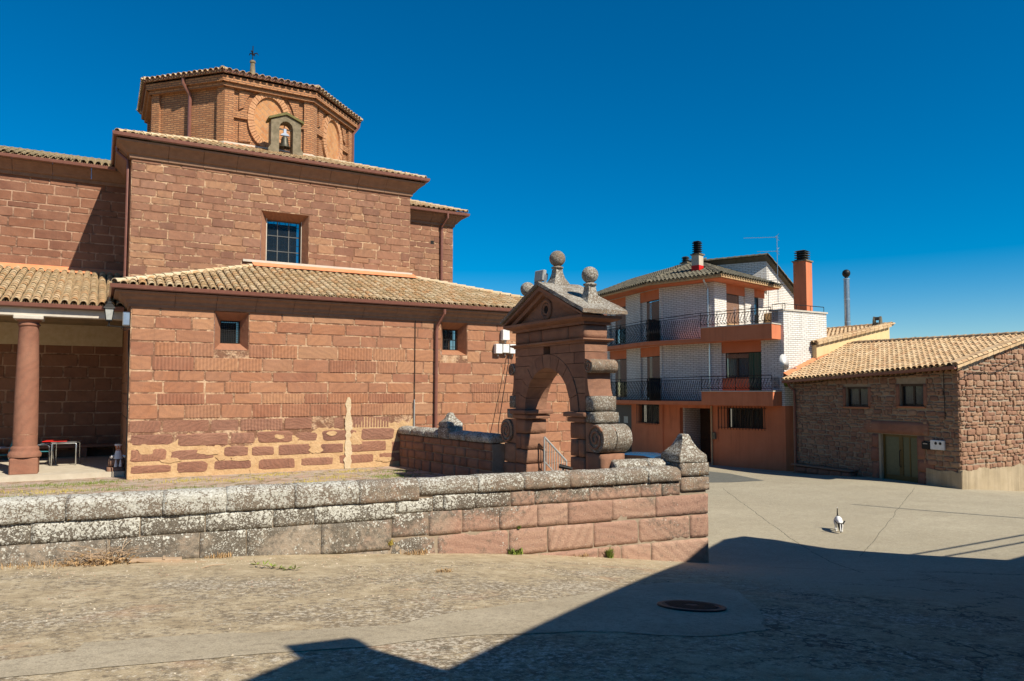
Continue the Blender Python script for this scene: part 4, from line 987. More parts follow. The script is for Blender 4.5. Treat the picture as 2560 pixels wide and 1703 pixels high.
# ------------------------------------------------------------------ churchyard walls
def hero(x0, x1, z0, z1, y=0.0, depth=.3, rnd=.035, amp=.014, cell=.075, top_round=0.0, back=True):
    """big weathered block: subdivided box, worn edges, uneven faces"""
    nx = max(3, int((x1 - x0) / cell)); nz = max(3, int((z1 - z0) / cell)); ny = max(2, int(depth / .12)); m = MB(); idx = {}; sd = Vector((random.uniform(0, 90), random.uniform(0, 90), 0))
    def P(i, j, k):
        key = (i, j, k)
        if key in idx: return idx[key]
        u = i / nx; w = j / nz; t = k / ny
        x = x0 + (x1 - x0) * u; z = z0 + (z1 - z0) * w; yy = y + depth * t
        c = Vector(((x0 + x1) / 2, y + depth / 2, (z0 + z1) / 2)); h = Vector(((x1 - x0) / 2, depth / 2, (z1 - z0) / 2)); p = Vector((x, yy, z))
        # round the edges: pull to an inner box, then out by the radius
        q = Vector((max(c.x - h.x + rnd, min(c.x + h.x - rnd, p.x)), max(c.y - h.y + rnd, min(c.y + h.y - rnd, p.y)), max(c.z - h.z + rnd, min(c.z + h.z - rnd, p.z))))
        d = p - q
        if d.length > 1e-6: p = q + d.normalized() * rnd
        if top_round and p.z > z1 - top_round:
            k2 = (p.z - (z1 - top_round)) / top_round; yy2 = (p.y - c.y) / h.y; p.z = z1 - top_round + top_round * k2 * math.sqrt(max(0, 1 - .85 * yy2 * yy2))
        n3 = noise.noise_vector(p * 3.1 + sd) * amp + noise.noise_vector(p * 9.0 + sd) * amp * .6
        p += Vector((n3.x * .7, n3.y, n3.z * .7))
        idx[key] = len(m.v); m.v.append(tuple(p)); return idx[key]
    for i in range(nx):
        for j in range(nz):
            m.f.append((P(i, j, 0), P(i + 1, j, 0), P(i + 1, j + 1, 0), P(i, j + 1, 0)))
            if back: m.f.append((P(i, j, ny), P(i, j + 1, ny), P(i + 1, j + 1, ny), P(i + 1, j, ny)))
    for i in range(nx):
        for k in range(ny):
            m.f.append((P(i, 0, k), P(i, 0, k + 1), P(i + 1, 0, k + 1), P(i + 1, 0, k))); m.f.append((P(i, nz, k), P(i + 1, nz, k), P(i + 1, nz, k + 1), P(i, nz, k + 1)))
    for j in range(nz):
        for k in range(ny):
            m.f.append((P(0, j, k), P(0, j + 1, k), P(0, j + 1, k + 1), P(0, j, k + 1))); m.f.append((P(nx, j, k), P(nx, j, k + 1), P(nx, j + 1, k + 1), P(nx, j + 1, k)))
    return m
RWALL = thing("retaining_wall", "long lichened sandstone retaining wall with rounded coping along the street", "wall", wp(6, .3, -.6))
G = .002
def wblk(x0, x1, z0, z1, mat='wall', name="stone_block", y=0.0, depth=.42, **k):
    g = 0 if name == 'coping_stone' else G
    if x1 > 12.9: x1 += jit(.045)
    obj(name, hero(x0 + g, x1 - g, z0 + g, z1 - g, y + jit(.012), depth, **{'rnd': .014, 'amp': .010, **k}), M_[mat], RWALL, FW, smooth=True)
# joints read off the wall, row by row
row_l1 = [-5.6, -4.3, -3.1, -1.9, -.9, .40, 1.88, 2.84, 3.9, 4.58, 6.01]
for a, b in zip(row_l1, row_l1[1:]): wblk(a, b, .155, .475)
row_l2 = [-5.6, -4.6, -2.9, -1.2, 1.46, 2.76, 3.48, 4.70, 5.94]
for a, b in zip(row_l2, row_l2[1:]): wblk(a, b, -.28 - (.1 if a > 2 else 0), .155)
row_a = [6.01, 6.71, 6.92, 7.54, 8.28, 8.79, 10.0, 11.23, 11.75, 12.22]
for a, b in zip(row_a, row_a[1:]): wblk(a, b, .245, .55 if a > 6.5 else .50)
row_b = [5.94, 6.64, 7.29, 8.05, 8.85, 9.52, 10.54, 11.60, 12.98]
for a, b in zip(row_b, row_b[1:]): wblk(a, b, -.19, .245)
row_c = [3.5, 4.8, 5.9, 6.81, 8.24, 9.07, 10.10, 11.17, 12.46, 12.98]
for a, b in zip(row_c, row_c[1:]): wblk(a, b, -.70, -.19 if a > 5.5 else -.38, rnd=.03)
row_d = [7.6, 8.9, 10.2, 10.75, 11.48, 12.97]
for a, b in zip(row_d, row_d[1:]): wblk(a, b, -1.45, -.70, rnd=.03)
cop = [-5.6, -4.4, -3.0, -1.6, -.4, .85, 2.2, 3.15, 4.25, 5.35, 6.45, 7.6, 8.55, 9.55, 10.6, 11.4, 12.22]
for i, (a, b) in enumerate(zip(cop, cop[1:])): wblk(a, b, .47 if b < 6.5 else .55, .855 + jit(.012), 'coping', "coping_stone", -.035, .56, top_round=.17, rnd=.012, amp=.016)
obj("core", MB().box(-5.6, 12.2, .06, .5, -1.6, .50), M_['mortar_dark'], RWALL, FW)
obj("joint_mortar", MB().box(-5.6, 12.9, .018, .06, -1.6, .56), M_['mortar_dark'], RWALL, FW)
# corner pier with its pyramid cap
for z0, z1, mt in ((.30, .62, 'coping'), (.62, .93, 'coping')):
    obj("pier_stone", hero(12.23, 12.985, z0 + .008, z1 - .006, -.03, .74, .035, .014), M_[mt], RWALL, FW, smooth=True)
obj("pier_stone", hero(12.3, 12.95, -1.5, .30, .05, .66, .035, .016), M_['wall'], RWALL, FW, smooth=True)
def pyramid(x, y, z, w, h, seg=9):
    """square cap: short upright base, then a concave pyramid with a worn knob"""
    m = MB(); prof = [(w, 0), (w * 1.02, h * .08), (w * 1.0, h * .26), (w * .72, h * .42), (w * .50, h * .60), (w * .36, h * .78), (w * .30, h * .90), (w * .22, h * .985), (w * .05, h)]
    v = []; f = []; n = 12
    for r, zz in prof:
        for k in range(n):
            a = 2 * math.pi * k / n + math.pi / 4; c, s = math.cos(a), math.sin(a); q = 1 / max(abs(c), abs(s)); q = q * .9 + .1
            p = Vector((x + r * c * q, y + r * s * q, z + zz)); p += noise.noise_vector(p * 5) * .02; v.append(p)
    for i in range(len(prof) - 1):
        for k in range(n): f.append((i * n + k, i * n + (k + 1) % n, (i + 1) * n + (k + 1) % n, (i + 1) * n + k))
    f.append(tuple(range((len(prof) - 1) * n, len(prof) * n)))
    m.add(v, f); return m
obj("pyramid_cap", pyramid(12.56, .33, .93, .36, .60), M_['coping'], RWALL, FW, auto=45)
# short wall from the pier back to the gateway
SW = thing("short_wall", "short lichened wall between the gateway scroll and the pyramid pier", "wall", (10.6, 12.7, 0))
Fs = fr((9.75, 12.78), math.degrees(math.atan2(12.42 - 12.78, 11.35 - 9.75)))
for a, b, z0, z1 in ((.0, .8, -.2, .35), (.8, 1.65, -.2, .35), (0, .5, .35, .68), (.5, 1.15, .35, .68), (1.15, 1.65, .35, .68)): obj("stone_block", hero(a + G, b - G, z0 + G, z1 - G, 0, .5), M_['wall'], SW, Fs, smooth=True)
for a, b in ((-.05, .75), (.75, 1.62)): obj("coping_stone", hero(a + G, b - G, .68, .98, -.04, .58, .05, .018, top_round=.14), M_['coping'], SW, Fs, smooth=True)
# wall from the church to the gateway
BW = thing("boundary_wall", "shaded stone wall with rounded coping between church and gateway", "wall", (8.95, 20.4, 0))
Fb = fr((8.75, 23.26), math.degrees(math.atan2(17.55 - 23.26, 9.22 - 8.75))); BL = math.hypot(5.71, .47)
for xa, xb, za, zb, r in courses(.02, BL, [-.1, .32, .60, .86, 1.06], (.35, .85), [], .012): obj("stone_block", hero(xa, xb, za, zb, jit(.01), .4, .02, .01, .12, back=False), M_['gate'], BW, Fb, smooth=True)
obj("core", MB().box(0, BL, .03, .42, -.3, 1.04), M_['mortar_dark'], BW, Fb)
for a, b in ((.0, .95), (.95, 1.9), (1.9, 2.75), (3.45, 4.4), (4.4, BL)): obj("coping_stone", hero(a + G, b - G, 1.06, 1.33, -.06, .54, .05, .016, .1, top_round=.17), M_['coping'], BW, Fb, smooth=True)
obj("pier_stone", hero(2.78, 3.42, 1.06, 1.42, -.05, .52, .03, .012), M_['coping'], BW, Fb, smooth=True)
obj("pyramid_cap", pyramid(3.1, .21, 1.42, .27, .42), M_['coping'], BW, Fb, auto=45)

# ------------------------------------------------------------------ gateway
GT = thing("gateway", "weathered red stone arched gateway with pediment, side scrolls and three ball finials", "gateway", (9.82, 15.2, 0))
Fg = fr((9.5, 16.8), -90); TH = .63
def gobj(name, mb, mat='gate', **k): return obj(name, mb, M_[mat], GT, Fg, **k)
def gblk(x0, x1, z0, z1, y0=0.0, y1=TH, mat='gate', amp=.008, name="stone_block"): gobj(name, hero(x0 + .006, x1 - .006, z0 + .006, z1 - .006, y0 + jit(.006), y1 - y0, .018, amp, .11), mat, smooth=True)
for x0, x1 in ((.05, .56), (2.60, 3.20)):
    xm = x0 + (x1 - x0) * .55
    gblk(x0 - .02, x1 + .02, -.25, .62); gblk(x0, x1, .62, .98); gblk(x0, xm, .98, 1.38); gblk(xm, x1, .98, 1.38); gblk(x0, x1, 1.38, 1.76)
    gobj("impost", hero(x0 - .06, x1 + .10 if x0 < 1 else x1 + .06, 1.76, 1.88, -.05, TH + .10, .02, .006), smooth=True)
    gobj("impost", hero(x0 - .14 if x0 > 1 else x0 - .12, x1 + .16 if x0 < 1 else x1 + .12, 1.88, 2.0, -.11, TH + .22, .025, .006), smooth=True)
cxg = 1.60; RI = 1.03; RO = 1.36; ZS = 2.0
for i in range(11):
    a0 = math.pi * i / 11 + .006; a1 = math.pi * (i + 1) / 11 - .006; n = 5
    P = [(cxg + RI * math.cos(a0 + (a1 - a0) * k / n), ZS + RI * math.sin(a0 + (a1 - a0) * k / n)) for k in range(n + 1)] + [(cxg + RO * math.cos(a1 - (a1 - a0) * k / n), ZS + RO * math.sin(a1 - (a1 - a0) * k / n)) for k in range(n + 1)]
    gobj("voussoir", MB().prism(P, -.012 + jit(.008), TH))
def arcx(z): return math.sqrt(max(0, (RO + .008) ** 2 - (z - ZS) ** 2))
zc = [2.0, 2.42, 2.78, 3.10, 3.36, 3.56]
for za, zb in zip(zc, zc[1:]):
    for sgn in (-1, 1):
        xe = .05 if sgn < 0 else 3.20; pts = []
        if za - ZS < RO:
            for k in range(7):
                z = za + .006 + (zb - za - .012) * k / 6; pts.append((cxg + sgn * arcx(min(z, ZS + RO)) + sgn * .002, z))
        else: pts = [(cxg + sgn * .004, za + .006), (cxg + sgn * .004, zb - .006)]
        span_ = abs(xe - pts[0][0])
        if span_ > .75:
            xm = xe - sgn * random.uniform(.4, .6) * span_ * .9
            gobj("stone_block", MB().prism([(xe, za + .006), (xm + sgn * .005, za + .006), (xm + sgn * .005, zb - .006), (xe, zb - .006)], jit(.008), TH))
            pts2 = [(xm - sgn * .005, za + .006)] + pts + [(xm - sgn * .005, zb - .006)]
            gobj("stone_block", MB().prism(pts2, jit(.008), TH))
        else: gobj("stone_block", MB().prism([(xe, za + .006)] + pts + [(xe, zb - .006)], jit(.008), TH))
def band(z0, z1, o0, o1, name, n=4, mat='gate'):
    """moulding all round the gate: out by o0 at the bottom, o1 at the top"""
    xs = [.05 - 0, 3.20]; q = [(o, z) for o, z in ((o0, z0), (o0, z0 + (z1 - z0) * .3), (o1 * .8 + o0 * .2, z0 + (z1 - z0) * .55), (o1, z0 + (z1 - z0) * .7), (o1, z1))]
    L = xs[1] - xs[0]
    for i in range(n):
        a = xs[0] + L * i / n; b = xs[0] + L * (i + 1) / n; m = MB(); v = []; f = []
        for o, z in q:
            xa = a - (o if i == 0 else -.003); xb = b + (o if i == n - 1 else -.003)
            v += [(xa, -o, z), (xb, -o, z), (xb, TH + o, z), (xa, TH + o, z)]
        for k in range(len(q) - 1):
            for s in range(4): f.append((k * 4 + s, k * 4 + (s + 1) % 4, k * 4 + 4 + (s + 1) % 4, k * 4 + 4 + s))
        f += [(3, 2, 1, 0), tuple(range(len(v) - 4, len(v)))]
        gobj(name, m.add(v, f), mat)
band(3.56, 3.66, .03, .11, "string_course")
gblk(.05, .75, 3.66, 3.98); gblk(.75, 1.35, 3.66, 3.98); gblk(1.35, 2.55, 3.66, 3.98); gblk(2.55, 3.20, 3.66, 3.98)
band(3.98, 4.17, .06, .24, "cornice_stone")
TA_ = 5.02
gobj("tympanum", MB().prism([(.05, 4.17), (3.2, 4.17), (1.625, 4.90)], .0, TH))
def torus(cx, cz, R0, r, y, n=28, k=8):
    m = MB(); v = []; f = []
    for i in range(n):
        a = 2 * math.pi * i / n
        for j in range(k): b = 2 * math.pi * j / k; v.append((cx + (R0 + r * math.cos(b)) * math.cos(a), y + r * math.sin(b) * .8, cz + (R0 + r * math.cos(b)) * math.sin(a)))
    for i in range(n):
        for j in range(k): f.append((i * k + j, i * k + (j + 1) % k, (i + 1) % n * k + (j + 1) % k, (i + 1) % n * k + j))
    return m.add(v, f)
gobj("oculus", torus(1.60, 4.46, .215, .055, -.01).merge(torus(1.60, 4.46, .125, .03, -.01)), smooth=True)
gobj("oculus_disc", MB().prism([(1.60 + .10 * math.cos(2 * math.pi * i / 24), 4.46 + .10 * math.sin(2 * math.pi * i / 24)) for i in range(24)], -.006, .02), 'dark')
# raking cornice (two mouldings a side) and the stone roof
for s in (-1, 1):
    ex = 1.625 + s * 1.86; ap = 1.625
    for d, y0, y1, th_ in ((.0, -.24, -.0, .11), (.10, -.13, -.0, .10)):
        gobj("raking_cornice", MB().prism([(ex, 4.18 - d * .1), (ap, 4.18 + .83 - d), (ap, 4.18 + .83 - d - th_), (ex - s * (d + .1), 4.18 - d * .1 - .0)], y0, y1) if d == 0 else MB().prism([(ex - s * .25, 4.185), (ap, 4.91), (ap, 4.80), (ex - s * .50, 4.185)], y0, y1))
    v = []; f = []; nu, nv_ = 12, 8; m = MB(); E_ = (ex + s * .06, 4.20); A_ = (ap, TA_ + .02)
    for lay, dz in ((0, .09), (1, 0)):
        for i in range(nu + 1):
            for j in range(nv_ + 1):
                u = i / nu; w = j / nv_; p = Vector((E_[0] + (A_[0] - E_[0]) * u, -.28 + (TH + .60) * w, E_[1] + (A_[1] - E_[1]) * u + dz))
                p += noise.noise_vector(p * 3.3 + Vector((lay, 0, 0))) * .022; 
                if i == nu: p.x = ap
                v.append(p)
    o = (nu + 1) * (nv_ + 1); W_ = nv_ + 1
    for lay in (0, 1):
        for i in range(nu):
            for j in range(nv_): f.append((lay * o + i * W_ + j, lay * o + i * W_ + j + 1, lay * o + (i + 1) * W_ + j + 1, lay * o + (i + 1) * W_ + j))
    for i in range(nu): f += [(i * W_, (i + 1) * W_, o + (i + 1) * W_, o + i * W_), (i * W_ + nv_, (i + 1) * W_ + nv_, o + (i + 1) * W_ + nv_, o + i * W_ + nv_)]
    for j in range(nv_): f.append((j, j + 1, o + j + 1, o + j))
    gobj("roof_slab", m.add(v, f), 'gate_lichen', auto=40)
def ballfin(x, z0, zb, r, w):
    y = TH / 2 + .06; h = zb - r * .93 - z0
    prof = [(w, z0), (w, z0 + h * .22), (w * .93, z0 + h * .27), (w * .62, z0 + h * .48), (w * .46, z0 + h * .70), (w * .42, z0 + h * .86)]
    p = gobj("finial_pedestal", MB().lathe([(a * 1.414, b) for a, b in prof], 4, (x, y), math.pi / 4), 'gate_lichen')
    q = gobj("finial_collar", MB().lathe([(w * .45, z0 + h * .86), (w * .66, z0 + h * .90), (w * .68, z0 + h * .95), (w * .4, z0 + h)], 14, (x, y)), 'gate_lichen', smooth=True)
    gobj("ball", MB().sphere((x, y, zb), r, 22, 14, wob=.03), 'gate_lichen', smooth=True)
ballfin(1.50, 4.98, 5.76, .20, .225); ballfin(2.89, 4.33, 5.16, .195, .235); ballfin(.05, 4.33, 5.17, .195, .235)
def spiral(cx, cz, r, y, s, turns=2.1):
    pts = []
    for i in range(36):
        t = i / 35; a = s * (t * turns * 2 * math.pi + .6); rr = r * (1 - .88 * t); pts.append((cx + math.cos(a) * rr, y, cz + math.sin(a) * rr))
    return pts
def buttress(s, x0):
    """stepped scroll buttress on one side (s = direction)"""
    X = lambda d: x0 + s * d
    gobj("scroll_shaft", MB().prism([(X(0), 3.2), (X(.10), 3.18), (X(.10), 2.75), (X(.13), 2.52), (X(.19), 2.36), (X(0), 2.36)], .0, TH))
    def drum(cx, cz, r, name, mat, y0=-.03, y1=TH + .05, nn=24):
        P = [(cx + r * math.cos(2 * math.pi * i / nn), cz + r * math.sin(2 * math.pi * i / nn)) for i in range(nn)]
        m = MB(); v = []; f = []; ny = 6
        for k in range(ny + 1):
            yy = y0 + (y1 - y0) * k / ny
            for a, b in P: p = Vector((a, yy, b)); p += noise.noise_vector(p * 4) * .014; v.append(p)
        for k in range(ny):
            for i in range(nn): f.append((k * nn + i, k * nn + (i + 1) % nn, (k + 1) * nn + (i + 1) % nn, (k + 1) * nn + i))
        f += [tuple(reversed(range(nn))), tuple(range(ny * nn, ny * nn + nn))]
        gobj(name, m.add(v, f), mat, auto=50)
        gobj("scroll_spiral", MB().tube(spiral(cx, cz, r * .93, y0 - .006, s), [.030 * r / .3] * 36, 5), 'gate', smooth=True)
    drum(X(.17), 3.03, .155, "small_scroll", 'gate_lichen')
    gobj("scroll_step", hero(min(X(0), X(.34)), max(X(0), X(.34)), 2.02, 2.36, .0, TH, .03, .014, .09), 'gate_lichen', smooth=True)
    gobj("scroll_step", hero(min(X(0), X(.43)), max(X(0), X(.43)), 1.76, 2.01, -.02, TH + .02, .03, .014, .09), 'gate_lichen', smooth=True)
    drum(X(.44), 1.43, .315, "big_scroll", 'gate_lichen', -.03, TH * .48); drum(X(.44), 1.43, .315, "big_scroll", 'gate_lichen', TH * .52, TH + .10)
    gobj("scroll_web", MB().prism([(X(0), 1.76), (X(.40), 1.74), (X(.30), 1.40), (X(.36), 1.12), (X(0), 1.12)], .02, TH - .02))
    gblk(min(X(0), X(.62)), max(X(0), X(.62)), .60, 1.11); gblk(min(X(0), X(.66)), max(X(0), X(.66)), -.3, .60)
buttress(1, 3.20); buttress(-1, .05)
# steps down to the street behind the gate, with an iron handrail
ST = thing("stone_steps", "stone steps going down behind the gateway arch to the street", "steps", (10.6, 15.2, -1))
for i in range(8): obj("step", MB().bbox(10.15 + .32 * i, 10.15 + .32 * (i + 1) + .02, 13.9, 17.2, -1.6, -.01 - .17 * i, .015), M_['concrete'], ST)
obj("landing", MB().box(9.3, 10.15, 14.2, 16.2, -.6, .012), M_['concrete'], ST)
RL = thing("handrail", "grey iron handrail sloping down the steps behind the arch", "handrail", (10.4, 16.1, .5))
a, b = Vector((9.95, 16.05, 1.30)), Vector((10.62, 16.05, .66))
obj("top_rail", MB().tube([a, b], .028, 8), M_['grey'], RL); obj("bottom_rail", MB().tube([a - Vector((0, 0, .62)), b - Vector((0, 0, .62))], .018, 6), M_['grey'], RL)
for i in range(10):
    p = a.lerp(b, i / 9); w = .022 if i in (0, 9) else .011
    obj("post" if i in (0, 9) else "baluster", MB().tube([p - Vector((0, 0, .62 if 0 < i < 9 else 1.1)), p], w, 6), M_['grey'], RL)
# floodlight on the gate roof
FLD = thing("floodlight", "grey rectangular floodlight on a bracket on the gateway roof beside the middle ball", "floodlight", (9.6, 15.55, 5.1))
m = MB(); m.bbox(-.17, .17, -.05, .05, -.13, .15, .015); Mf = Matrix.Translation((9.55, 15.58, 5.33)) @ Matrix.Rotation(R(-80), 4, 'Z') @ Matrix.Rotation(R(-8), 4, 'X')
obj("housing", m, M_['grey'], FLD, Mf); obj("lens", MB().box(-.15, .15, -.058, -.049, -.11, .13), M_['lampglass'], FLD, Mf)
obj("cooling_box", MB().bbox(-.12, .12, .05, .16, -.08, .10, .02), M_['alu'], FLD, Mf)
obj("bracket", MB().box(-.19, -.175, -.02, .06, -.24, .03).box(.175, .19, -.02, .06, -.24, .03).box(-.19, .19, -.02, .06, -.255, -.24), M_['alu'], FLD, Mf)
# ------------------------------------------------------------------ apartment house (orange plaster, white brick)
C3 = Vector((29.64, 25.22)); A2 = R(106); A1 = R(81.4); AR = R(14)
d2 = Vector((math.cos(A2), math.sin(A2))); d1 = Vector((math.cos(A1), math.sin(A1))); dR = Vector((math.cos(AR), math.sin(AR)))
C1 = C3 + d2 * 7.2; C2 = C3 + d2 * 3.77; L1L = 9.0; CF = C1 + d1 * L1L; RE = C2 + dR * 5.5
F2 = fr(C3, 106 - 180); F1 = fr(C1, 81.4 - 180); FR = fr(C2, 14); FX = fr(C3, 1)     # x of F2 and F1 is negative going left
AH = thing("apartment_house", "three storey house with white brick upper floors, orange plaster and black railed balconies", "house", (C3.x, C3.y, -1.45))
def ah(name, mb, mat, M, parent=None, **k): return obj(name, mb, M_[mat], parent or AH, M, **k)
def window(M, x0, x1, z0, z1, shut=.0, depth=.22, sash=2, fill='glass', parent=None, frame='brown', name="window"):
    """recessed window: frame, sashes, panes, roller shutter let down by a share of the height"""
    t = .05; m = MB(); y = depth
    m.box(x0, x0 + t, y, y + .07, z0, z1); m.box(x1 - t, x1, y, y + .07, z0, z1); m.box(x0 + t, x1 - t, y, y + .07, z0, z0 + t); m.box(x0 + t, x1 - t, y, y + .07, z1 - t, z1)
    for i in range(1, sash): x = x0 + (x1 - x0) * i / sash; m.box(x - .035, x + .035, y + .005, y + .065, z0 + t, z1 - t)
    w = ah(name, m, frame, M, parent)
    ah('room_dark', MB().box(x0, x1, y + .34, y + .36, z0, z1), 'dark', M, w)
    zs = z1 - (z1 - z0) * shut
    if shut:
        q = MB(); n = int((z1 - t - zs) / .055)
        for i in range(n): q.bbox(x0 + t, x1 - t, y - .03, y - .012, zs + i * .055 + .002, zs + (i + 1) * .055 - .004, .006)
        ah("roller_shutter", q, 'shutter', M, w)
    if zs - z0 > .1:
        for i in range(sash):
            xa = x0 + (x1 - x0) * i / sash + (t if i == 0 else .035); xb = x0 + (x1 - x0) * (i + 1) / sash - (t if i == sash - 1 else .035)
            ah("pane", MB().box(xa, xb, y + .03, y + .038, z0 + t, z1 - t), fill, M, w)
    return w
def curtain(M, x0, x1, z0, z1, y, parent, mat='curtain', n=40, amp=.02, name="curtain"):
    m = MB(); v = []; f = []
    for i in range(n + 1):
        x = x0 + (x1 - x0) * i / n; yy = y + amp * math.sin(i * 1.7); v += [(x, yy, z0), (x, yy, z1)]
    f = [(2 * i, 2 * i + 2, 2 * i + 3, 2 * i + 1) for i in range(n)]
    return ah(name, m.add(v, f), mat, M, parent, uv=True)
T = .35
# ground floor: orange plaster
doorr = (-6.0, -4.12, -1.6, 1.58); wgr = (-3.15, -1.15, .57, 1.62)
gf = ah("ground_floor_wall", panels(-7.2, 0, -1.75, 1.76, [doorr, wgr], 0, T), 'orange', F2)
wgl = (-2.40, -.20, .64, 1.74); gar = (-6.4, -3.3, -1.75, 1.66)
ah("ground_floor_wall", panels(-L1L, .14, -1.75, 1.76, [wgl, gar], 0, T), 'orange', F1)
ah("ground_floor_wall", MB().box(0, 3.3, 0, .3, -1.75, 1.76), 'orange', FX)
w = window(F2, *wgr, 0, .18, 3); curtain(F2, -3.1, -1.2, .6, 1.6, .45, w, 'frost')
def bars(M, x0, x1, z0, z1, n, parent, y=-.16):
    g = MB(); 
    for i in range(n + 1): x = x0 + (x1 - x0) * i / n; g.box(x - .011, x + .011, y, y + .022, z0, z1)
    for z in (z0 + .1, z1 - .1): g.box(x0, x1, y + .023, y + .038, z - .012, z + .012)
    for x in (x0 + .01, x1 - .01):
        for z in (z0 + .1, z1 - .1): g.box(x - .012, x + .012, y + .038, .0, z - .012, z + .012)
    ah("window_bars", g, 'iron', M, parent)
bars(F2, -3.55, -1.0, .50, 1.70, 15, gf); w = window(F1, *wgl, 0, .18, 2); bars(F1, -2.42, -.18, .58, 1.78, 14, gf)
gd = ah("garage_door", panels(-6.4, -3.3, -1.75, 1.66, [(-4.5, -3.95, .55, .95), (-5.5, -4.95, .55, .95)], .12, .16), 'brown', F1)
for x in (-4.5, -5.5): ah("pane", MB().box(x, x + .55, .135, .145, .55, .95), 'lampglass', F1, gd)
for x in (-6.2, -4.85): ah("door_panel", MB().bbox(x, x + 1.2, .10, .125, -1.3, .3, .02), 'brown', F1, gd)
# entrance recess: white brick reveal and dark door
ah("entrance_wall", MB().box(-6.0, -5.9, .352, 2.1, -1.6, 1.58), 'wbrick', F2, uv=True)
ah("entrance_wall", MB().box(-4.2, -4.1, .352, 2.1, -1.6, 1.58), 'orange', F2)
ah("entrance_ceiling", MB().box(-5.9, -4.2, .352, 2.1, 1.56, 1.6), 'orange', F2)
dr = ah("front_door", MB().box(-5.9, -4.2, 2.0, 2.1, -1.6, 1.56), 'brown', F2)
for x in (-5.8, -5.0): ah("door_panel", MB().bbox(x, x + .7, 1.97, 2.0, -1.35, -.3, .01).bbox(x, x + .7, 1.97, 2.0, -.2, 1.3, .01), 'brown', F2, dr)
ah("porch_lamp", MB().lathe([(.03, 1.56), (.03, 1.48), (.09, 1.44), (.07, 1.34), (.02, 1.30)], 10, (-4.55, .7)), 'iron', F2)
ah("downpipe", MB().tube([(-4.02, -.06, 1.7), (-4.02, -.06, -1.45)], .045, 8), 'tile_new', F2, auto=40)
ah("mailbox", MB().bbox(-3.98, -3.78, -.14, .0, -.05, .30, .015).box(-3.96, -3.80, -.15, -.14, .16, .18), 'moss', F2)
ah("conduit", MB().tube([(-3.68, -.02, 1.7), (-3.68, -.02, -.15), (-3.78, -.02, -.15)], .015, 6), 'orange', F2)
# first floor: white brick
wA = (-3.42, -1.2, 2.05, 5.08)
f1 = ah("first_floor_wall", panels(-7.2, 0, 1.76, 5.15, [wA], 0, T), 'wbrick', F2, uv=True)
wL = [(-2.2, -.08, 2.1, 5.05), (-6.0, -3.85, 2.1, 5.05)]
f1b = ah("first_floor_wall", panels(-L1L, .14, 1.76, 5.15, wL, 0, T), 'wbrick', F1, uv=True)
ah("side_wall", MB().box(0, 3.3, 0, .3, 1.76, 6.5), 'wbrick', FX, uv=True)
ah("soldier_course", MB().box(.0, 3.3, -.012, .0, 5.10, 5.42), 'wbrick2' if 'wbrick2' in M_ else 'wbrick', FX, uv=True)
ah("lintel_panel", MB().box(-3.42, -1.2, .03, .2, 4.5, 5.08), 'orange', F2)
ah("brick_return", MB().box(-3.42, -3.24, .10, .3, 2.05, 4.5), 'wbrick', F2, uv=True)
w = window(F2, -3.24, -1.9, 3.18, 4.5, .22, .16, 2); curtain(F2, -3.2, -1.95, 3.2, 4.5, .30, w)
ah("parapet_panel", MB().box(-3.42, -1.9, .08, .25, 2.05, 3.18), 'orange', F2)
w2 = window(F2, -1.9, -1.2, 2.05, 4.5, 0, .2, 1, name="balcony_door"); curtain(F2, -1.9, -1.22, 2.1, 4.46, .06, w2, 'stripe', 26, .012)
for x0, x1, z0, z1 in wL:
    ah("lintel_panel", MB().box(x0, x1, .03, .2, 4.5, 5.05), 'orange', F1)
    window(F1, x0 + .55 if x0 < -3 else x0 + .60, x1, z0, 4.5, .6, .10, 1, name="balcony_door"); ah("brick_return", MB().box(x0, x0 + .55, .12, .3, z0, 4.5), 'wbrick', F1, uv=True)
# second floor
wU = [(-2.2, -.08, 5.45, 8.32), (-6.0, -3.9, 5.45, 8.32)]
f2 = ah("second_floor_wall", panels(-7.2, -3.77, 5.15, 8.4, [], 0, T), 'wbrick', F2, uv=True)
ah("second_floor_wall", panels(-L1L, .14, 5.15, 8.4, wU, 0, T), 'wbrick', F1, uv=True)
for x0, x1, z0, z1 in wU:
    ah("lintel_panel", MB().box(x0, x1, .03, .2, 7.75, 8.32), 'orange', F1)
    window(F1, x0 + .6, x1, z0, 7.75, 1.0 if x0 > -3 else .6, .10, 1, name="balcony_door"); ah("brick_return", MB().box(x0, x0 + .6, .12, .3, z0, 7.75), 'wbrick', F1, uv=True)
wR = [(1.2, 3.22, 5.3, 8.4), (4.25, 5.5, 5.3, 8.5)]
ah("second_floor_wall", panels(.02, 5.5, 5.15, 8.45, wR, 0, T), 'wbrick', FR, uv=True)
ah("lintel_panel", MB().box(1.2, 3.22, .03, .2, 7.85, 8.4), 'orange', FR); ah("lintel_panel", MB().box(4.25, 5.5, .03, .2, 7.92, 8.48), 'orange', FR)
window(FR, 1.25, 2.7, 6.2, 7.85, 1.0, .12, 1); ah("brick_return", MB().box(1.2, 3.22, .10, .3, 5.3, 6.2).box(2.72, 3.22, .10, .3, 6.2, 7.85), 'wbrick', FR, uv=True)
window(FR, 4.4, 4.9, 5.3, 7.92, 0, .12, 1, name="balcony_door"); ah("brick_return", MB().box(4.9, 5.5, .10, .3, 5.3, 7.92), 'wbrick', FR, uv=True)
ah("window_shelf", MB().box(1.2, 3.1, -.12, .1, 6.12, 6.17), 'ochre', FR)
fl = MB(); q = [C3, C3 + Vector((3.3, .06)), RE + Vector((0, 0)), C2 + dR * .3, C1 + dR * .3, CF + dR * .3]
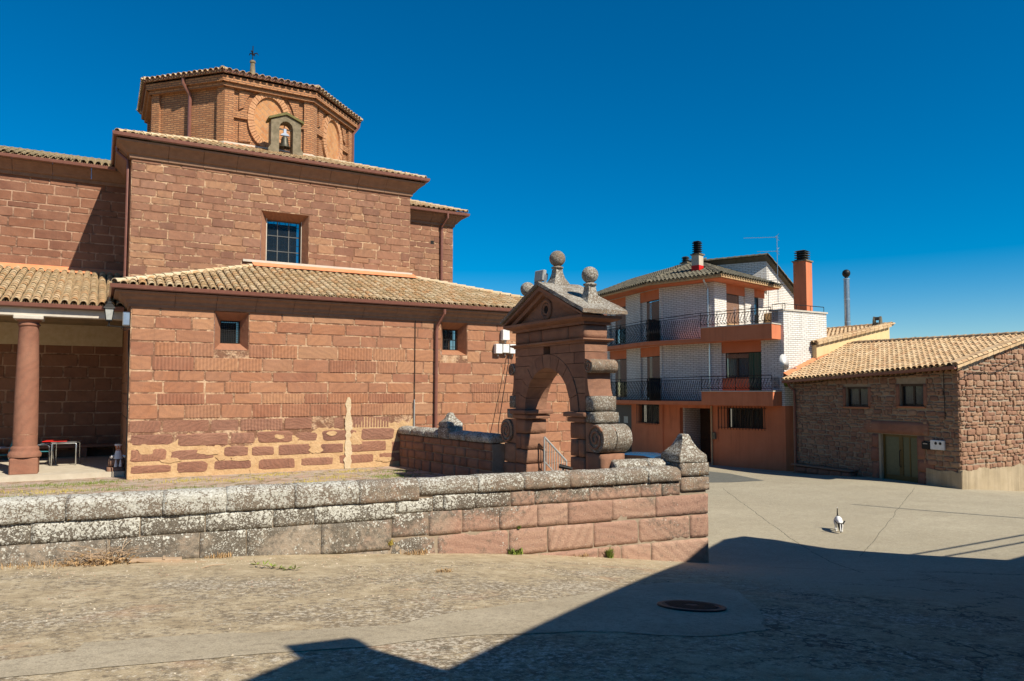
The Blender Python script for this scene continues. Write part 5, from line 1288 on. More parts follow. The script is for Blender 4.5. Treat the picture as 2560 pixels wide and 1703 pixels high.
# floor slabs
fl.prism([(C3.x + .05, C3.y + .05), (C3.x + 3.2, C3.y + .1), (RE.x + 3, RE.y), (CF.x + 6, CF.y), (CF.x + .1, CF.y), (C1.x + .05, C1.y)], 5.0, 5.14, 'z'); obj("floor_slab", fl, M_['concrete'], AH)
# tower top at the corner: parapet with rail
tb = MB().box(-.62, 0, 0, .3, 5.15, 6.50); ah("parapet_wall", tb, 'wbrick', F2, uv=True)
ah("parapet_coping", MB().box(-.72, .02, -.06, .36, 6.50, 6.58), 'cement', F2); ah("parapet_coping", MB().box(.02, 3.36, -.06, .36, 6.502, 6.582), 'cement', FX)
rail = MB()
for a, b in ((F2 @ Vector((-.62, .1, 6.86)), F2 @ Vector((0.05, .1, 6.86))), (FX @ Vector((.05, .1, 6.86)), FX @ Vector((3.25, .1, 6.86)))):
    rail.tube([a, b], .02, 5)
    for k in range(4 if (b - a).length > 1 else 2): p = a.lerp(b, k / (3 if (b - a).length > 1 else 1)); rail.tube([p, p - Vector((0, 0, .29))], .016, 5)
obj("roof_rail", rail, M_['iron'], AH)
# balconies
def balcony(zs, zp, zr, zl):
    """solid box at the right, slab with a bellied railing along the rest; zs slab bottom, zp parapet top, zr rail top, zl left rail top"""
    b = ah("balcony", MB().box(-4.05, -.15, -1.0, -.86, zs, zp).box(-.29, -.15, -.86, 0, zs, zp).box(-4.05, -.29, -.86, 0, zs, zs + .16), 'orange', F2)
    ah("balcony_coping", MB().box(-4.08, -.12, -1.04, -.84, zp, zp + .05).box(-.32, -.12, -.84, 0, zp, zp + .05), 'cement', F2, b)
    ln = (C1 - C3).length
    P = [F2 @ Vector((-4.05, -1.0, 0)), F2 @ Vector((-7.42, -1.0, 0)), F1 @ Vector((-6.1, -.85, 0))]
    path = [(p.x, p.y, 0) for p in P]; inn = [F2 @ Vector((-4.05, .0, 0)), F2 @ Vector((-7.2, 0, 0)), F1 @ Vector((-6.1, 0, 0))]
    sm = MB(); sm.prism([(p.x, p.y) for p in P] + [(p.x, p.y) for p in reversed(inn)], zs, zs + .20, 'z'); obj("balcony_slab", sm, M_['orange'], b)
    top = MB(); mid = MB(); bot = MB()
    zb = zs + .24
    R0 = F2 @ Vector((-.22, -.93, 0))
    top.tube([R0 + Vector((0, 0, zr))] + [Vector((p.x, p.y, zl)) if i else Vector((p.x, p.y, zr - .02)) for i, p in enumerate(P)], .02, 5)
    bot.tube([Vector((p.x, p.y, zb)) for p in P], .016, 5); bot.tube([R0 + Vector((0, 0, zp + .16)), P[0] + Vector((0, 0, zp + .16))], .014, 5); mid.tube([R0 + Vector((0, 0, zr - .14)), P[0] + Vector((0, 0, zr - .16)), P[1] + Vector((0, 0, zl - .14)), P[2] + Vector((0, 0, zl - .14))], .016, 5)
    rl = obj("railing", top.merge(bot).merge(mid), M_['iron'], b)
    def bal(p, out, z0, z1, belly, lean):
        h = z1 - z0
        pts = [p + Vector((0, 0, z0)), p + out * belly + lean * .05 + Vector((0, 0, z0 + h * .38)), p + lean * .0 + Vector((0, 0, z1))]
        obj("baluster", MB().tube(pts, .02, 4), M_['iron'], rl)
    o2 = F2.to_3x3() @ Vector((0, -1, 0)); o1 = F1.to_3x3() @ Vector((0, -1, 0))
    for a, c, o, n, za, zc in ((P[0], P[1], o2, 26, zb, zl - .14), (P[1], P[2], o1, 34, zb, zl - .14)):
        for i in range(n):
            p = Vector(a).lerp(Vector(c), (i + .5) / n); bal(Vector((p.x, p.y, 0)), o, za, zc, .20, (Vector(c) - Vector(a)).normalized())
    for i in range(24):
        p = R0.lerp(P[0], (i + .3) / 24); p0 = Vector((p.x, p.y, zp + .16)); t = (P[0] - R0).normalized()
        obj("baluster", MB().tube([p0, p0 + o2 * .16 + t * .05 + Vector((0, 0, .1)), Vector((p.x, p.y, zr - .15)) - t * .02], .02, 4), M_['iron'], rl)
    for i in range(5): p = R0.lerp(P[0], i / 4); obj("post", MB().tube([Vector((p.x, p.y, zp)), Vector((p.x, p.y, zr))], .018, 5), M_['iron'], rl)
    for p in (P[1], P[2], Vector(P[1]).lerp(Vector(P[2]), .5)): obj("post", MB().tube([Vector((p.x, p.y, zs + .2)), Vector((p.x, p.y, zl))], .03, 5), M_['iron'], rl)
    for i in range(7): p = F2 @ Vector((-.22, -.93 + .13 * i, 0)); obj("baluster", MB().tube([Vector((p.x, p.y, zp + .16)), Vector((p.x, p.y, zr - .1))], .02, 4), M_['iron'], rl)
    dv = F2 @ Vector((-7.3, -.5, 0)); ah("divider", MB().box(-7.32, -7.22, -1.0, 0, zs + .2, zl + .05), 'iron', F2, b)
balcony(5.06, 5.79, 6.62, 6.44); balcony(1.76, 2.46, 3.27, 3.19)
# roof: overhang, gutter, hipped tile planes
AHT = Pieces("roof_tile")
ev = [CF, C1, C2, RE]; path = [(p.x, p.y) for p in (CF, C1, C2, RE)]
obj("eave_soffit", sweep(path, [(-.2, 8.36), (.88, 8.36), (.88, 8.50), (-.2, 8.50)]), M_['orange'], AH)
obj("gutter", sweep(path, [(.88, 8.46), (.90, 8.40), (1.0, 8.40), (1.02, 8.56), (1.0, 8.56), (.99, 8.44), (.9, 8.44)]), M_['ochre'], AH)
def off(path, o):
    P = [Vector(p) for p in path]; out = []
    for i in range(len(P)):
        a = (P[i] - P[i - 1]).normalized() if i else (P[1] - P[0]).normalized(); b = (P[i + 1] - P[i]).normalized() if i < len(P) - 1 else a
        n1 = Vector((a.y, -a.x)); n2 = Vector((b.y, -b.x)); m = n1 + n2; out.append(P[i] + m / m.dot(n1) * o)
    return out
eo = off(path, 1.0); ei = off(path, -3.4); zr0, zr1 = 8.54, 10.25
rm = MB()
for i in range(3): rm.quad((eo[i].x, eo[i].y, zr0), (eo[i + 1].x, eo[i + 1].y, zr0), (ei[i + 1].x, ei[i + 1].y, zr1), (ei[i].x, ei[i].y, zr1))
rm.quad(*[(p.x, p.y, zr1) for p in ei]); ar = obj("roof", rm, M_['tile_grey'], AH)
for i in range(3):
    a, b = Vector((*eo[i], zr0)), Vector((*eo[i + 1], zr0)); t = (b - a).normalized(); nn = Vector((-t.y, t.x, 0)); upv = nn * 4.4 + Vector((0, 0, zr1 - zr0)); S = upv.length
    def clip(u, v, L, a=a, t=t, nn=nn, i=i, S=S):
        k = v / S; l0 = (Vector((*ei[i], 0)) - Vector((*eo[i], 0))).dot(t) * k; l1 = L + (Vector((*ei[i + 1], 0)) - Vector((*eo[i + 1], 0))).dot(t) * k
        return l0 - .06 < u < l1 + .06
    roof(AHT, ar, M_['tile_grey'], a, b, a + upv, b + upv, clip, du=.25, dv=.36, chan=M_['tile_grey'])
for i in (1, 2): ridge(AHT, ar, M_['tile_grey'], (*eo[i], zr0), (*ei[i], zr1))
AHT.flush()
ah("downpipe", MB().tube([(.0 - 3.9, -.85, 8.42), (-3.9, -.85, 8.30), (-4.12, -.12, 8.05), (-4.12, -.09, 7.9), (-4.12, -.09, 5.3)], .05, 8), 'alu', F2, auto=40)
ah("downpipe", MB().tube([(-4.06, -.07, 5.06), (-4.06, -.07, 2.0)], .05, 8), 'alu', F2, auto=40)
# penthouse: monopitch, lit gable to the front
pa_ = Vector((34.35, 30.35)); dpl = Vector((math.cos(R(124)), math.sin(R(124))))
pm = MB(); g = [(33.6, 8.2), (36.75, 8.2), (36.75, 8.30), (34.35, 10.35), (33.6, 10.35)]
ph = obj("penthouse_wall", MB().prism([(34.3, 7.0), (36.75, 7.0), (36.75, 8.30), (34.3, 10.35)], 30.35, 30.6), M_['wbrick'], AH, uv=True)
obj("back_wall", MB().prism([(RE.x - .1, 5.1), (36.75, 5.1), (36.75, 7.0), (RE.x - .1, 8.4)], 30.36, 30.6), M_['wbrick'], AH, uv=True)
q = pa_ + dpl * 4.7
obj("penthouse_side", MB().add([(34.3, 30.36, 8.6), (q.x, q.y, 8.6), (q.x, q.y, 10.36), (34.3, 30.36, 10.46), (34.5, 30.5, 8.6), (q.x + .2, q.y + .1, 8.6), (q.x + .2, q.y + .1, 10.36), (34.5, 30.5, 10.46)], [(0, 3, 2, 1), (4, 5, 6, 7), (0, 1, 5, 4), (3, 7, 6, 2), (1, 2, 6, 5), (0, 4, 7, 3)]), M_['wbrick'], AH, uv=True)
PT = Pieces("roof_tile", 40)
pr = obj("penthouse_roof", MB().add([(34.1, 30.1, 10.5), (37.0, 30.1, 8.18), (37.0, 36.5, 8.18), (q.x - .2, q.y + 1, 10.4), (q.x - .3, q.y, 10.4), (34.1, 30.1, 10.44), (37.0, 30.1, 8.11), (37.0, 36.5, 8.11), (q.x - .2, q.y + 1, 10.34), (q.x - .3, q.y, 10.34)], [(0, 1, 2, 3, 4), (9, 8, 7, 6, 5), (0, 5, 6, 1), (4, 9, 5, 0)]), M_['tile_grey'], AH)
ridge(PT, pr, M_['tile_grey'], (34.1, 30.05, 10.46), (q.x - .3, q.y, 10.38), 1.3, lift=.04); ridge(PT, pr, M_['tile_grey'], (37.05, 30.08, 8.16), (34.15, 30.08, 10.46), 1.2, lift=.02); PT.flush()
def louvre_chimney(x, y, z0, z1, w, mat, base=None, cap='iron', rot=30, nl=6, hl=.11):
    M = Matrix.Translation((x, y, 0)) @ Matrix.Rotation(R(rot), 4, 'Z')
    c = obj("chimney", MB().box(-w / 2, w / 2, -w / 2, w / 2, z0 + (.32 if base else 0), z1), M_[mat], AH, M)
    if base: obj("chimney_base", MB().box(-w / 2 - .01, w / 2 + .01, -w / 2 - .01, w / 2 + .01, z0, z0 + .32), M_[base], c, M)
    obj("chimney_collar", MB().box(-w / 2 - .06, w / 2 + .06, -w / 2 - .06, w / 2 + .06, z1, z1 + .06), M_['moss'], c, M)
    ww = w * .42
    obj("chimney_core", MB().box(-ww * .7, ww * .7, -ww * .7, ww * .7, z1 + .06, z1 + .06 + nl * hl), M_['dark'], c, M)
    for i in range(nl):
        z = z1 + .09 + i * hl; obj("louvre", MB().lathe([(ww * 1.50, z), (ww * 1.40, z + .045), (ww * .9, z + .055)], 4, (0, 0), math.pi / 4), M_[cap], c, M)
    obj("chimney_lid", MB().lathe([(ww * 1.5, z1 + .09 + nl * hl - .02), (ww * .9, z1 + .09 + nl * hl + .04)], 4, (0, 0), math.pi / 4), M_[cap], c, M)
louvre_chimney(28.65, 30.15, 9.08, 9.98, .46, 'concrete', 'red', 'iron', 16)
louvre_chimney(33.5, 27.15, 6.4, 9.55, .72, 'orange', None, 'bronze', 14, 4, .13)
louvre_chimney(30.6, 33.2, 9.3, 10.15, .4, 'concrete', None, 'bronze', 16, 3, .1)
ant = thing("roof_antenna", "thin television aerial mast rising beside the brick gable of the apartment house", "antenna", (34.6, 29.8, 7.8))
m = MB().tube([(34.6, 29.8, 7.7), (34.6, 29.8, 11.65)], .022, 6); obj("mast", m, M_['steel'], ant); obj("stay", MB().tube([(34.6, 29.8, 9.0), (34.3, 30.4, 9.05)], .012, 5), M_['steel'], ant)
dirA = Vector((-.80, .60, 0)) * 1.0; sideA = Vector((.60, .80, 0))
for z, L, n in ((11.55, 1.9, 15), (10.72, 1.15, 8)):
    a = Vector((34.6, 29.8, z)); bm_ = MB().tube([a + dirA * -.1, a + dirA * L], .012, 5)
    for i in range(n): p = a + dirA * (L * (i + .5) / n); w_ = .16 - .06 * i / n; bm_.tube([p - sideA * w_, p + sideA * w_], .007, 4)
    for s in (-1, 1): bm_.tube([a + dirA * .1, a + dirA * -.12 + Vector((0, 0, .2 * s))], .01, 4)
    obj("aerial", bm_, M_['steel'], ant)
dish = thing("satellite_dish", "white satellite dish on a short arm at the white brick corner", "satellite dish", (29.3, 24.9, 3.2))
Md = Matrix.Translation((29.0, 24.75, 3.88)) @ Matrix.Rotation(R(5), 4, 'Z') @ Matrix.Rotation(R(80), 4, 'X')
m = MB(); m.lathe([(.36, .07), (.34, .06), (.25, .03), (.13, .006), (.01, 0)], 24); m.v = [(a, b * 1.12, c) for a, b, c in m.v]; obj("reflector", m, M_['white'], dish, Md, smooth=True)
obj("arm", MB().tube([Vector((29.0, 24.76, 3.55)), Vector((29.25, 24.25, 3.58))], .014, 5).tube([Vector((29.0, 24.78, 3.86)), Vector((29.4, 25.15, 3.95)), Vector((29.55, 25.3, 3.95))], .02, 5), M_['grey'], dish)
obj("receiver", MB().bbox(-.04, .04, -.05, .05, -.03, .03, .01), M_['grey'], dish, Matrix.Translation((29.25, 24.24, 3.6)))

# ------------------------------------------------------------------ low stone house
PL = Vector((29.56, 24.70)); PR = Vector((28.51, 16.11)); SL = (PR - PL).length
FS = fr(PL, math.degrees(math.atan2(PR.y - PL.y, PR.x - PL.x))); FGb = fr(PR, 0)
SH = thing("stone_house", "low rubble stone house with tiled roof, brown double door and two small windows", "house", (30, 20, -1.3))
RUB = Pieces("stone"); SHT = Pieces("roof_tile")
w1 = (SL - 5.40, SL - 4.20, 1.80, 2.68); w2_ = (SL - 2.62, SL - 1.52, 1.87, 2.78); dd = (SL - 3.70, SL - 1.86, -1.5, .68)
def roofz(x): return 3.05 + .38 * x / SL
shw = obj("front_wall", panels(0, SL - .09, -1.9, 3.05, [w1, w2_, dd], .03, .5), M_['mortar_dark'], SH, FS)
obj("wall_head", MB().prism([(0, 3.05), (SL - .09, 3.05), (SL - .09, 3.40), (0, 3.02 + .06)], .03, .5), M_['mortar_dark'], SH, FS)
holes = [(w1[0] - .12, w1[1] + .12, w1[2] - .08, w1[3] + .12), (w2_[0] - .12, w2_[1] + .12, w2_[2] - .08, w2_[3] + .1), (dd[0] - .30, dd[1] + .28, -1.9, dd[3] + .55), (0, 0, 0, 0)]
def rrows(z0, z1, lo, hi):
    zs = [z0]
    while zs[-1] < z1: zs.append(zs[-1] + random.uniform(lo, hi))
    return zs
for xa, xb, za, zb, r in courses(.05, SL, rrows(-1.5, 3.3, .09, .25), (.13, .52), holes, .014, .10, lambda x, z: z < roofz(x) - .12):
    RUB.add(rubble(xa, xb, za + jit(.03), zb + jit(.03), 0, .13, .03, 11, .15).xf(FS), M_['rubble'], shw)
gw = obj("gable_wall", MB().prism([(.08, -1.9), (9, -1.9), (9, 4.0), (5.5, 4.75), (.08, 3.38)], .03, .5), M_['mortar_dark'], SH, FGb)
for xa, xb, za, zb, r in courses(.0, 7.5, rrows(-.55, 4.8, .09, .27), (.13, .58), [], .014, .09, lambda x, z: z < 3.22 + .255 * x and x < 5.6):
    RUB.add(rubble(xa, xb, za + jit(.035), zb + jit(.035), -.0, .14, .05, 11, .16).xf(FGb), M_['rubble'], gw)
fz = lambda x: -.52 + .16 * noise.noise(Vector((x * 1.1, 2, 0))) + .07 * noise.noise(Vector((x * 4.1, 5, 0)))
obj("footing", skin(-.03, 6, -1.95, fz, -.06, .1, 70), M_['footing'], gw, FGb)
obj("footing", skin(SL - 1.45, SL + .05, -1.95, lambda x: fz(x - SL) - .08, -.055, .1, 30), M_['footing'], shw, FS)
# dressed surrounds
def sblk(x0, x1, z0, z1, y=-.025): obj("dressed_stone", hero(x0 + .006, x1 - .006, z0 + .006, z1 - .006, y, .25, .02, .012, .14, back=False), M_['sand_red'], shw, FS, smooth=True)
sblk(dd[0] - .75, dd[1] + .55, dd[3] + .02, dd[3] + .56)
sblk(dd[0] - .36, dd[0], -1.5, -.5); sblk(dd[0] - .42, dd[0], -.5, .1); sblk(dd[0] - .34, dd[0], .1, dd[3]); sblk(dd[1], dd[1] + .34, -1.5, -.75); sblk(dd[1], dd[1] + .75, -.75, -.25); sblk(dd[1], dd[1] + .36, -.25, dd[3])
for w in (w1, w2_):
    sblk(w[0] - .16, w[0], w[2], w[3]); sblk(w[1], w[1] + .18, w[2], w[3]); obj("sill", MB().bbox(w[0] - .1, w[1] + .1, -.08, .2, w[2] - .07, w[2], .012), M_['terracotta'], shw, FS)
    o = window(FS, *w, 0, .16, 2, 'glass', SH); curtain(FS, w[0] + .1, (w[0] + w[1]) / 2 - .05, w[2] + .1, w[3] - .05, .225, o); curtain(FS, (w[0] + w[1]) / 2 + .05, w[1] - .1, w[2] + .1, w[3] - .05, .225, o)
    obj("shutter_box", MB().box(w[0] + .02, w[1] - .02, .1, .18, w[3] - .1, w[3]), M_['brown'], o, FS)
obj("door_jamb", MB().box(dd[0], dd[0] + .1, .0, .16, -1.4, dd[3]), M_['footing'], shw, FS)
dr = obj("double_door", MB().box(dd[0] + .1, dd[1], .18, .22, -1.5, dd[3]), M_['doorbrown'], SH, FS)
dm = (dd[0] + .1 + dd[1]) / 2
for a, b in ((dd[0] + .1, dm), (dm, dd[1])):
    lf = obj("door_leaf", MB().box(a, a + .09, .14, .18, -1.3, dd[3]).box(b - .09, b, .14, .18, -1.3, dd[3]).box(a + .09, b - .09, .14, .18, -1.3, -1.0).box(a + .09, b - .09, .14, .18, dd[3] - .1, dd[3]), M_['doorbrown'], dr, FS)
    obj("pane", MB().box(a + .09, b - .09, .16, .168, -1.0, dd[3] - .1), M_['frost'], dr, FS)
obj("mullion", MB().box(dm + .38, dm + .44, .145, .16, -1.0, dd[3] - .1), M_['doorbrown'], dr, FS)
obj("door_handle", MB().tube([(dm - .02, .13, -.65), (dm - .02, .07, -.6), (dm - .02, .07, .0), (dm - .02, .13, .05)], .018, 6), M_['iron'], dr, FS)
# roof, eaves, gutter
EA = FS @ Vector((-.15, -.38, 3.02)); EB = FS @ Vector((SL + .22, -.38, 3.45)); up_ = Vector((5.75, 0, 0))
TAx = Vector((34.3, EA.y, 4.92)); TBx = Vector((33.9, EB.y, 4.80))
sroof = obj("roof", MB().add([EA, EB, TBx, TAx, TAx + Vector((5, 0, -1.3)), TBx + Vector((5, 0, -1.3))], [(0, 1, 2, 3), (3, 2, 5, 4)]), M_['channel'], SH)
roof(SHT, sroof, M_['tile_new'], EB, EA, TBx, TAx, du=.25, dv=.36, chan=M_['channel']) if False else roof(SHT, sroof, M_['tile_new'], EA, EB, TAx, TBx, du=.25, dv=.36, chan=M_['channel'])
ridge(SHT, sroof, M_['tile_new'], TBx + Vector((0, 0, .03)), TAx + Vector((0, 0, .03)), 1.2)
# verge tiles along the near end: one square-edged piece after the other
vg = (TBx - EB); nvg = 14
for i in range(nvg):
    a = EB + vg * (i / nvg); b = EB + vg * ((i + 1) / nvg - .004); m = MB()
    v = [a + Vector((0, -.02, .12)), b + Vector((0, -.02, .14)), b + Vector((0, .30, .14)), a + Vector((0, .30, .12)), a + Vector((0, -.05, -.12)), b + Vector((0, -.05, -.10)), b + Vector((0, .02, -.10)), a + Vector((0, .02, -.12))]
    m.add(v, [(0, 1, 2, 3), (0, 4, 5, 1), (4, 7, 6, 5), (3, 2, 6, 7), (0, 3, 7, 4), (1, 5, 6, 2)]); obj("verge_tile", m, M_['tile_new'], sroof)
SHT.flush(); RUB.flush()
sg = [(EA.x, EA.y, 3.0), (EB.x, EB.y - .0, 3.43)]
obj("gutter", sweep([(EA.x, EA.y, 3.0), (EB.x, EB.y, 3.43)], GPROF), M_['gutter'], sroof)
ed = MB(); 
for i in range(36):
    a = EA.lerp(EB, (i + .5) / 36); ed.merge(MB().tube([a + Vector((.12, 0, -.13)), a + Vector((.42, 0, -.05))], [.085, .08], 8, False))
tag(obj("eave_tile", ed, M_['ochre'], sroof), kind="stuff")
obj("downpipe", MB().tube([FS @ Vector((.05, -.30, 2.92)), FS @ Vector((.08, -.28, 2.75)), FS @ Vector((.22, -.10, 2.5)), FS @ Vector((.23, -.08, 2.3)), FS @ Vector((.23, -.08, -1.42))], .055, 8), M_['gutter'], SH, auto=40)
obj("flashing", MB().add([Vector((29.5, 25.17, 3.2)), Vector((32.0, 25.17, 4.08)), Vector((32.0, 25.17, 4.30)), Vector((29.5, 25.17, 3.40)), Vector((29.5, 24.8, 3.2)), Vector((32.0, 24.8, 4.12))], [(0, 1, 2, 3), (3, 2, 5, 4)]), M_['flash'], SH)
cable = [FS @ Vector((x, -.03, 2.86 + .42 * x / SL - .05 * math.sin(x * 1.3))) for x in np.linspace(.2, SL - .6, 16)] + [FS @ Vector((SL - .6, -.03, 2.7)), FS @ Vector((SL - .58, -.03, 1.4))]
obj("cable", MB().tube(cable, .014, 5), M_['iron'], SH)
obj("cable", MB().tube([FGb @ Vector((x, -.07, 2.95 + .16 * x + .1 * math.sin(x * 2))) for x in np.linspace(-.1, 4, 14)], .013, 5), M_['iron'], SH)
bench = thing("stone_bench", "low stone bench built against the shaded house front", "bench", FS @ Vector((2.0, -.2, -1.45)))
for i in range(5):
    for j in range(2): x = SL - 8.3 + i * .69 + (.2 if j else 0); obj("stone_block", hero(x, min(x + .67, SL - 4.86), -1.62 + j * .28, -1.35 + j * .27 - .002, -.42, .4, .03, .015, .12), M_['sand_red'], bench, FS, smooth=True)
obj("seat_slab", hero(SL - 8.36, SL - 4.82, -1.06, -.97, -.47, .47, .02, .008, .2), M_['slate'], bench, FS, smooth=True)
mb1 = thing("letter_box", "black letter box beside the brown double door", "letter box", FS @ Vector((SL - 1.4, -.08, .2)))
obj("box", MB().bbox(SL - 1.58, SL - 1.23, -.12, -.03, .19, .48, .02), M_['iron'], mb1, FS); obj("flap", MB().box(SL - 1.50, SL - 1.31, -.128, -.12, .39, .42), M_['steel'], mb1, FS)
mb2 = thing("meter_cabinet", "white meter cabinet with two round dials to the right of the letter box", "meter cabinet", FS @ Vector((SL - .9, -.08, .2)))
obj("cabinet", MB().bbox(SL - 1.18, SL - .60, -.14, -.03, .20, .57, .015), M_['white'], mb2, FS)
for x in (SL - .93, SL - .74): obj("dial", MB().lathe([(.055, 0), (.055, .012), (.01, .014)], 16), M_['iron'], mb2, FS @ Matrix.Translation((x, -.14, .45)) @ Matrix.Rotation(R(90), 4, 'X'))

# ------------------------------------------------------------------ yellow house behind, with flue and small chimneys
YH = thing("yellow_house", "yellow plastered gable with tiled roof rising behind the low stone house", "house", (34.5, 24.9, 0))
Fy = fr((0, 24.98), 0)
yw = obj("gable_wall", panels(31.75, 37.75, 2.0, 4.72, [(34.12, 34.74, 4.66, 5.02)], 0, .3), M_['yellow'], YH, Fy)
obj("gable_top", MB().prism([(31.75, 4.72), (34.12, 4.72), (34.12, 5.02), (34.74, 5.02), (34.74, 4.72), (37.75, 4.72), (37.75, 6.0), (31.75, 4.83)], 0, .3), M_['yellow'], yw, Fy)
obj("vent_back", MB().box(34.1, 34.8, .25, .29, 4.6, 5.1), M_['dark'], yw, Fy)
YT_ = Pieces("roof_tile"); a = Vector((31.7, 24.9, 4.93)); b = Vector((31.7, 31.5, 4.93)); t1 = Vector((37.75, 24.9, 6.1)); t2 = Vector((37.75, 31.5, 6.1))
yr = obj("roof", MB().quad(a, t1, t2, b), M_['channel'], YH); roof(YT_, yr, M_['tile_new'], b, a, t2, t1, du=.25, dv=.36, chan=M_['channel']); ridge(YT_, yr, M_['tile_new'], t1 + Vector((0, -.1, 0)), t2, 1.3)
vg = t1 - a
for i in range(16):
    p = a + vg * (i / 16); q = a + vg * ((i + 1) / 16 - .005); m = MB(); v = [p + Vector((0, -.07, .14)), q + Vector((0, -.07, .16)), q + Vector((0, .25, .16)), p + Vector((0, .25, .14)), p + Vector((0, -.09, -.10)), q + Vector((0, -.09, -.08)), q + Vector((0, 0, -.08)), p + Vector((0, 0, -.10))]
    m.add(v, [(0, 1, 2, 3), (0, 4, 5, 1), (4, 7, 6, 5), (3, 2, 6, 7), (0, 3, 7, 4), (1, 5, 6, 2)]); obj("verge_tile", m, M_['tile_new'], yr)
YT_.flush()
obj("flashing", MB().add([(31.7, 24.9, 3.95), (34.6, 24.9, 4.80), (34.6, 24.9, 4.98), (31.7, 24.9, 4.20), (31.7, 24.62, 4.02), (34.6, 24.62, 4.94)], [(0, 1, 2, 3), (0, 4, 5, 1)]), M_['flash'], YH)
obj("rear_wall", MB().box(34.0, 37.2, 28.6, 33, 4.0, 7.05), M_['ochre'], YH); obj("rear_parapet", MB().box(33.9, 37.3, 28.5, 28.75, 7.05, 7.12), M_['slate'], YH)
flue = thing("chimney_flue", "tall polished steel flue with black ball cowl behind the yellow gable", "flue", (38.6, 28.2, 6))
obj("pipe", MB().tube([(38.9, 28.4, 5.6), (38.9, 28.4, 9.2)], .17, 16, M=None), M_['steel'], flue, auto=40)
obj("pipe_band", MB().lathe([(.18, 7.95), (.18, 8.0)], 16, (38.9, 28.4)).lathe([(.18, 6.6), (.18, 6.65)], 16, (38.9, 28.4)).lathe([(.19, 9.18), (.19, 9.24)], 16, (38.9, 28.4)), M_['alu'], flue)
obj("cowl", MB().lathe([(.10, 9.2), (.10, 9.32), (.16, 9.36), (.22, 9.46), (.235, 9.56), (.2, 9.68), (.1, 9.76), (.01, 9.78)], 18, (38.9, 28.4)), M_['iron'], flue, smooth=True)
for x, y, z, nm, lb in ((37.35, 25.4, 5.85, "chimney_pot", "small dark stone chimney pot on the yellow house roof"), (37.1, 22.1, 4.35, "chimney_pot", "small dark chimney pot on the stone house ridge by the metal vent")):
    cp = thing(nm, lb, "chimney", (x, y, z)); M = Matrix.Translation((x, y, z)) @ Matrix.Rotation(R(20), 4, 'Z')
    obj("pot", MB().prism([(-.32, 0), (.32, 0), (.2, .55), (.08, .75), (-.08, .75), (-.2, .55)], -.2, -.12).prism([(-.32, 0), (.32, 0), (.2, .55), (.08, .75), (-.08, .75), (-.2, .55)], .12, .2).box(-.3, -.12, -.119, .119, 0, .4).box(.12, .3, -.119, .119, 0, .4).box(-.09, .09, -.119, .119, .55, .72), M_['tile_grey'], cp, M)
vt = thing("roof_vent", "thin black metal vent with flat cap on the stone house roof ridge", "vent", (35.3, 22.0, 4.6))
obj("stem", MB().tube([(35.3, 22.0, 4.4), (35.3, 22.0, 5.1)], .06, 8), M_['iron'], vt); obj("cap", MB().lathe([(.22, 5.06), (.20, 5.12), (.02, 5.18)], 10, (35.3, 22.0)), M_['iron'], vt)
# ------------------------------------------------------------------ houses behind the camera (they throw the shade on the street)
def shade_house(name, label, pts, z_e, z0, rise, wall_mat, roof_mat, over=.4):
    """closed house from a plan polygon (clockwise seen from above = outside on the right)"""
    c = sum((Vector(p) for p in pts), Vector((0, 0))) / len(pts)
    h = thing(name, label, "house", (c.x, c.y, z0))
    n = len(pts); m = MB(); area = sum(pts[i][0] * pts[(i + 1) % n][1] - pts[(i + 1) % n][0] * pts[i][1] for i in range(n))
    ins = []
    for i in range(n):
        p = Vector(pts[i]); a = (p - Vector(pts[i - 1])).normalized(); b = (Vector(pts[(i + 1) % n]) - p).normalized(); n1 = Vector((a.y, -a.x)); n2 = Vector((b.y, -b.x))
        if area > 0: pass
        else: n1, n2 = -n1, -n2
        q = n1 + n2; ins.append(p - q / max(.35, q.dot(n1)) * over)
    obj("wall", MB().prism([(p.x, p.y) for p in ins], z0, z_e - .12, 'z'), M_[wall_mat], h)
    r = MB(); v = [(p[0], p[1], z_e) for p in pts] + [(p[0], p[1], z_e - .12) for p in pts] + [(c.x, c.y, z_e + rise)]
    r.add(v, [(i, (i + 1) % n, 2 * n) for i in range(n)] + [(i, i + n, (i + 1) % n + n, (i + 1) % n) for i in range(n)] + [tuple(range(n, 2 * n))]); obj("roof", r, M_[roof_mat], h)
    for i in range(n):
        a, b = ins[i], ins[(i + 1) % n]; L = (b - a).length; t = (b - a) / L; nn = Vector((t.y, -t.x)) * (1 if area > 0 else -1); k = 1.5
        while k < L - 1.5:
            p = a + t * k
            for zz in (1.6, 4.2):
                if z0 + zz + 1.5 < z_e: 
                    M = Matrix.Translation((p.x, p.y, z0 + zz)) @ Matrix.Rotation(math.atan2(t.y, t.x), 4, 'Z')
                    s = 1 if area > 0 else -1
                    obj("window", MB().box(-.5, .5, -.03, .03, 0, 1.2), M_['glass'], h, M)
            k += 3.2
    return h
shade_house("village_house", "stone house on the right hand side of the street, outside the picture", [(4.05, -.45), (15.4, 6.2), (16.6, 6.85), (17.4, 6.9), (17.65, 6.2), (17.75, 1.5), (20, -5), (12, -11), (6.5, -6)], 6.0, -1.2, 1.6, 'rubble', 'tile_new')
shade_house("village_house", "stone house close behind the camera on the slope", [(-9, -8.75), (2.69, .02), (3.45, .58), (5.6, -3.0), (-5, -13)], 6.0, -.2, 1.6, 'rubble', 'tile_new')
shade_house("village_house", "low stone house further down the shaded side of the street, outside the picture", [(18.2, 1.45), (22, 1.75), (30, 2.4), (31, -6), (20.5, -5.5)], 5.95, -1.6, 1.2, 'rubble', 'tile_new')
ch = thing("house_chimney", "square brick chimney on the house close behind the camera", "chimney", (3.8, -.45, 5.5))
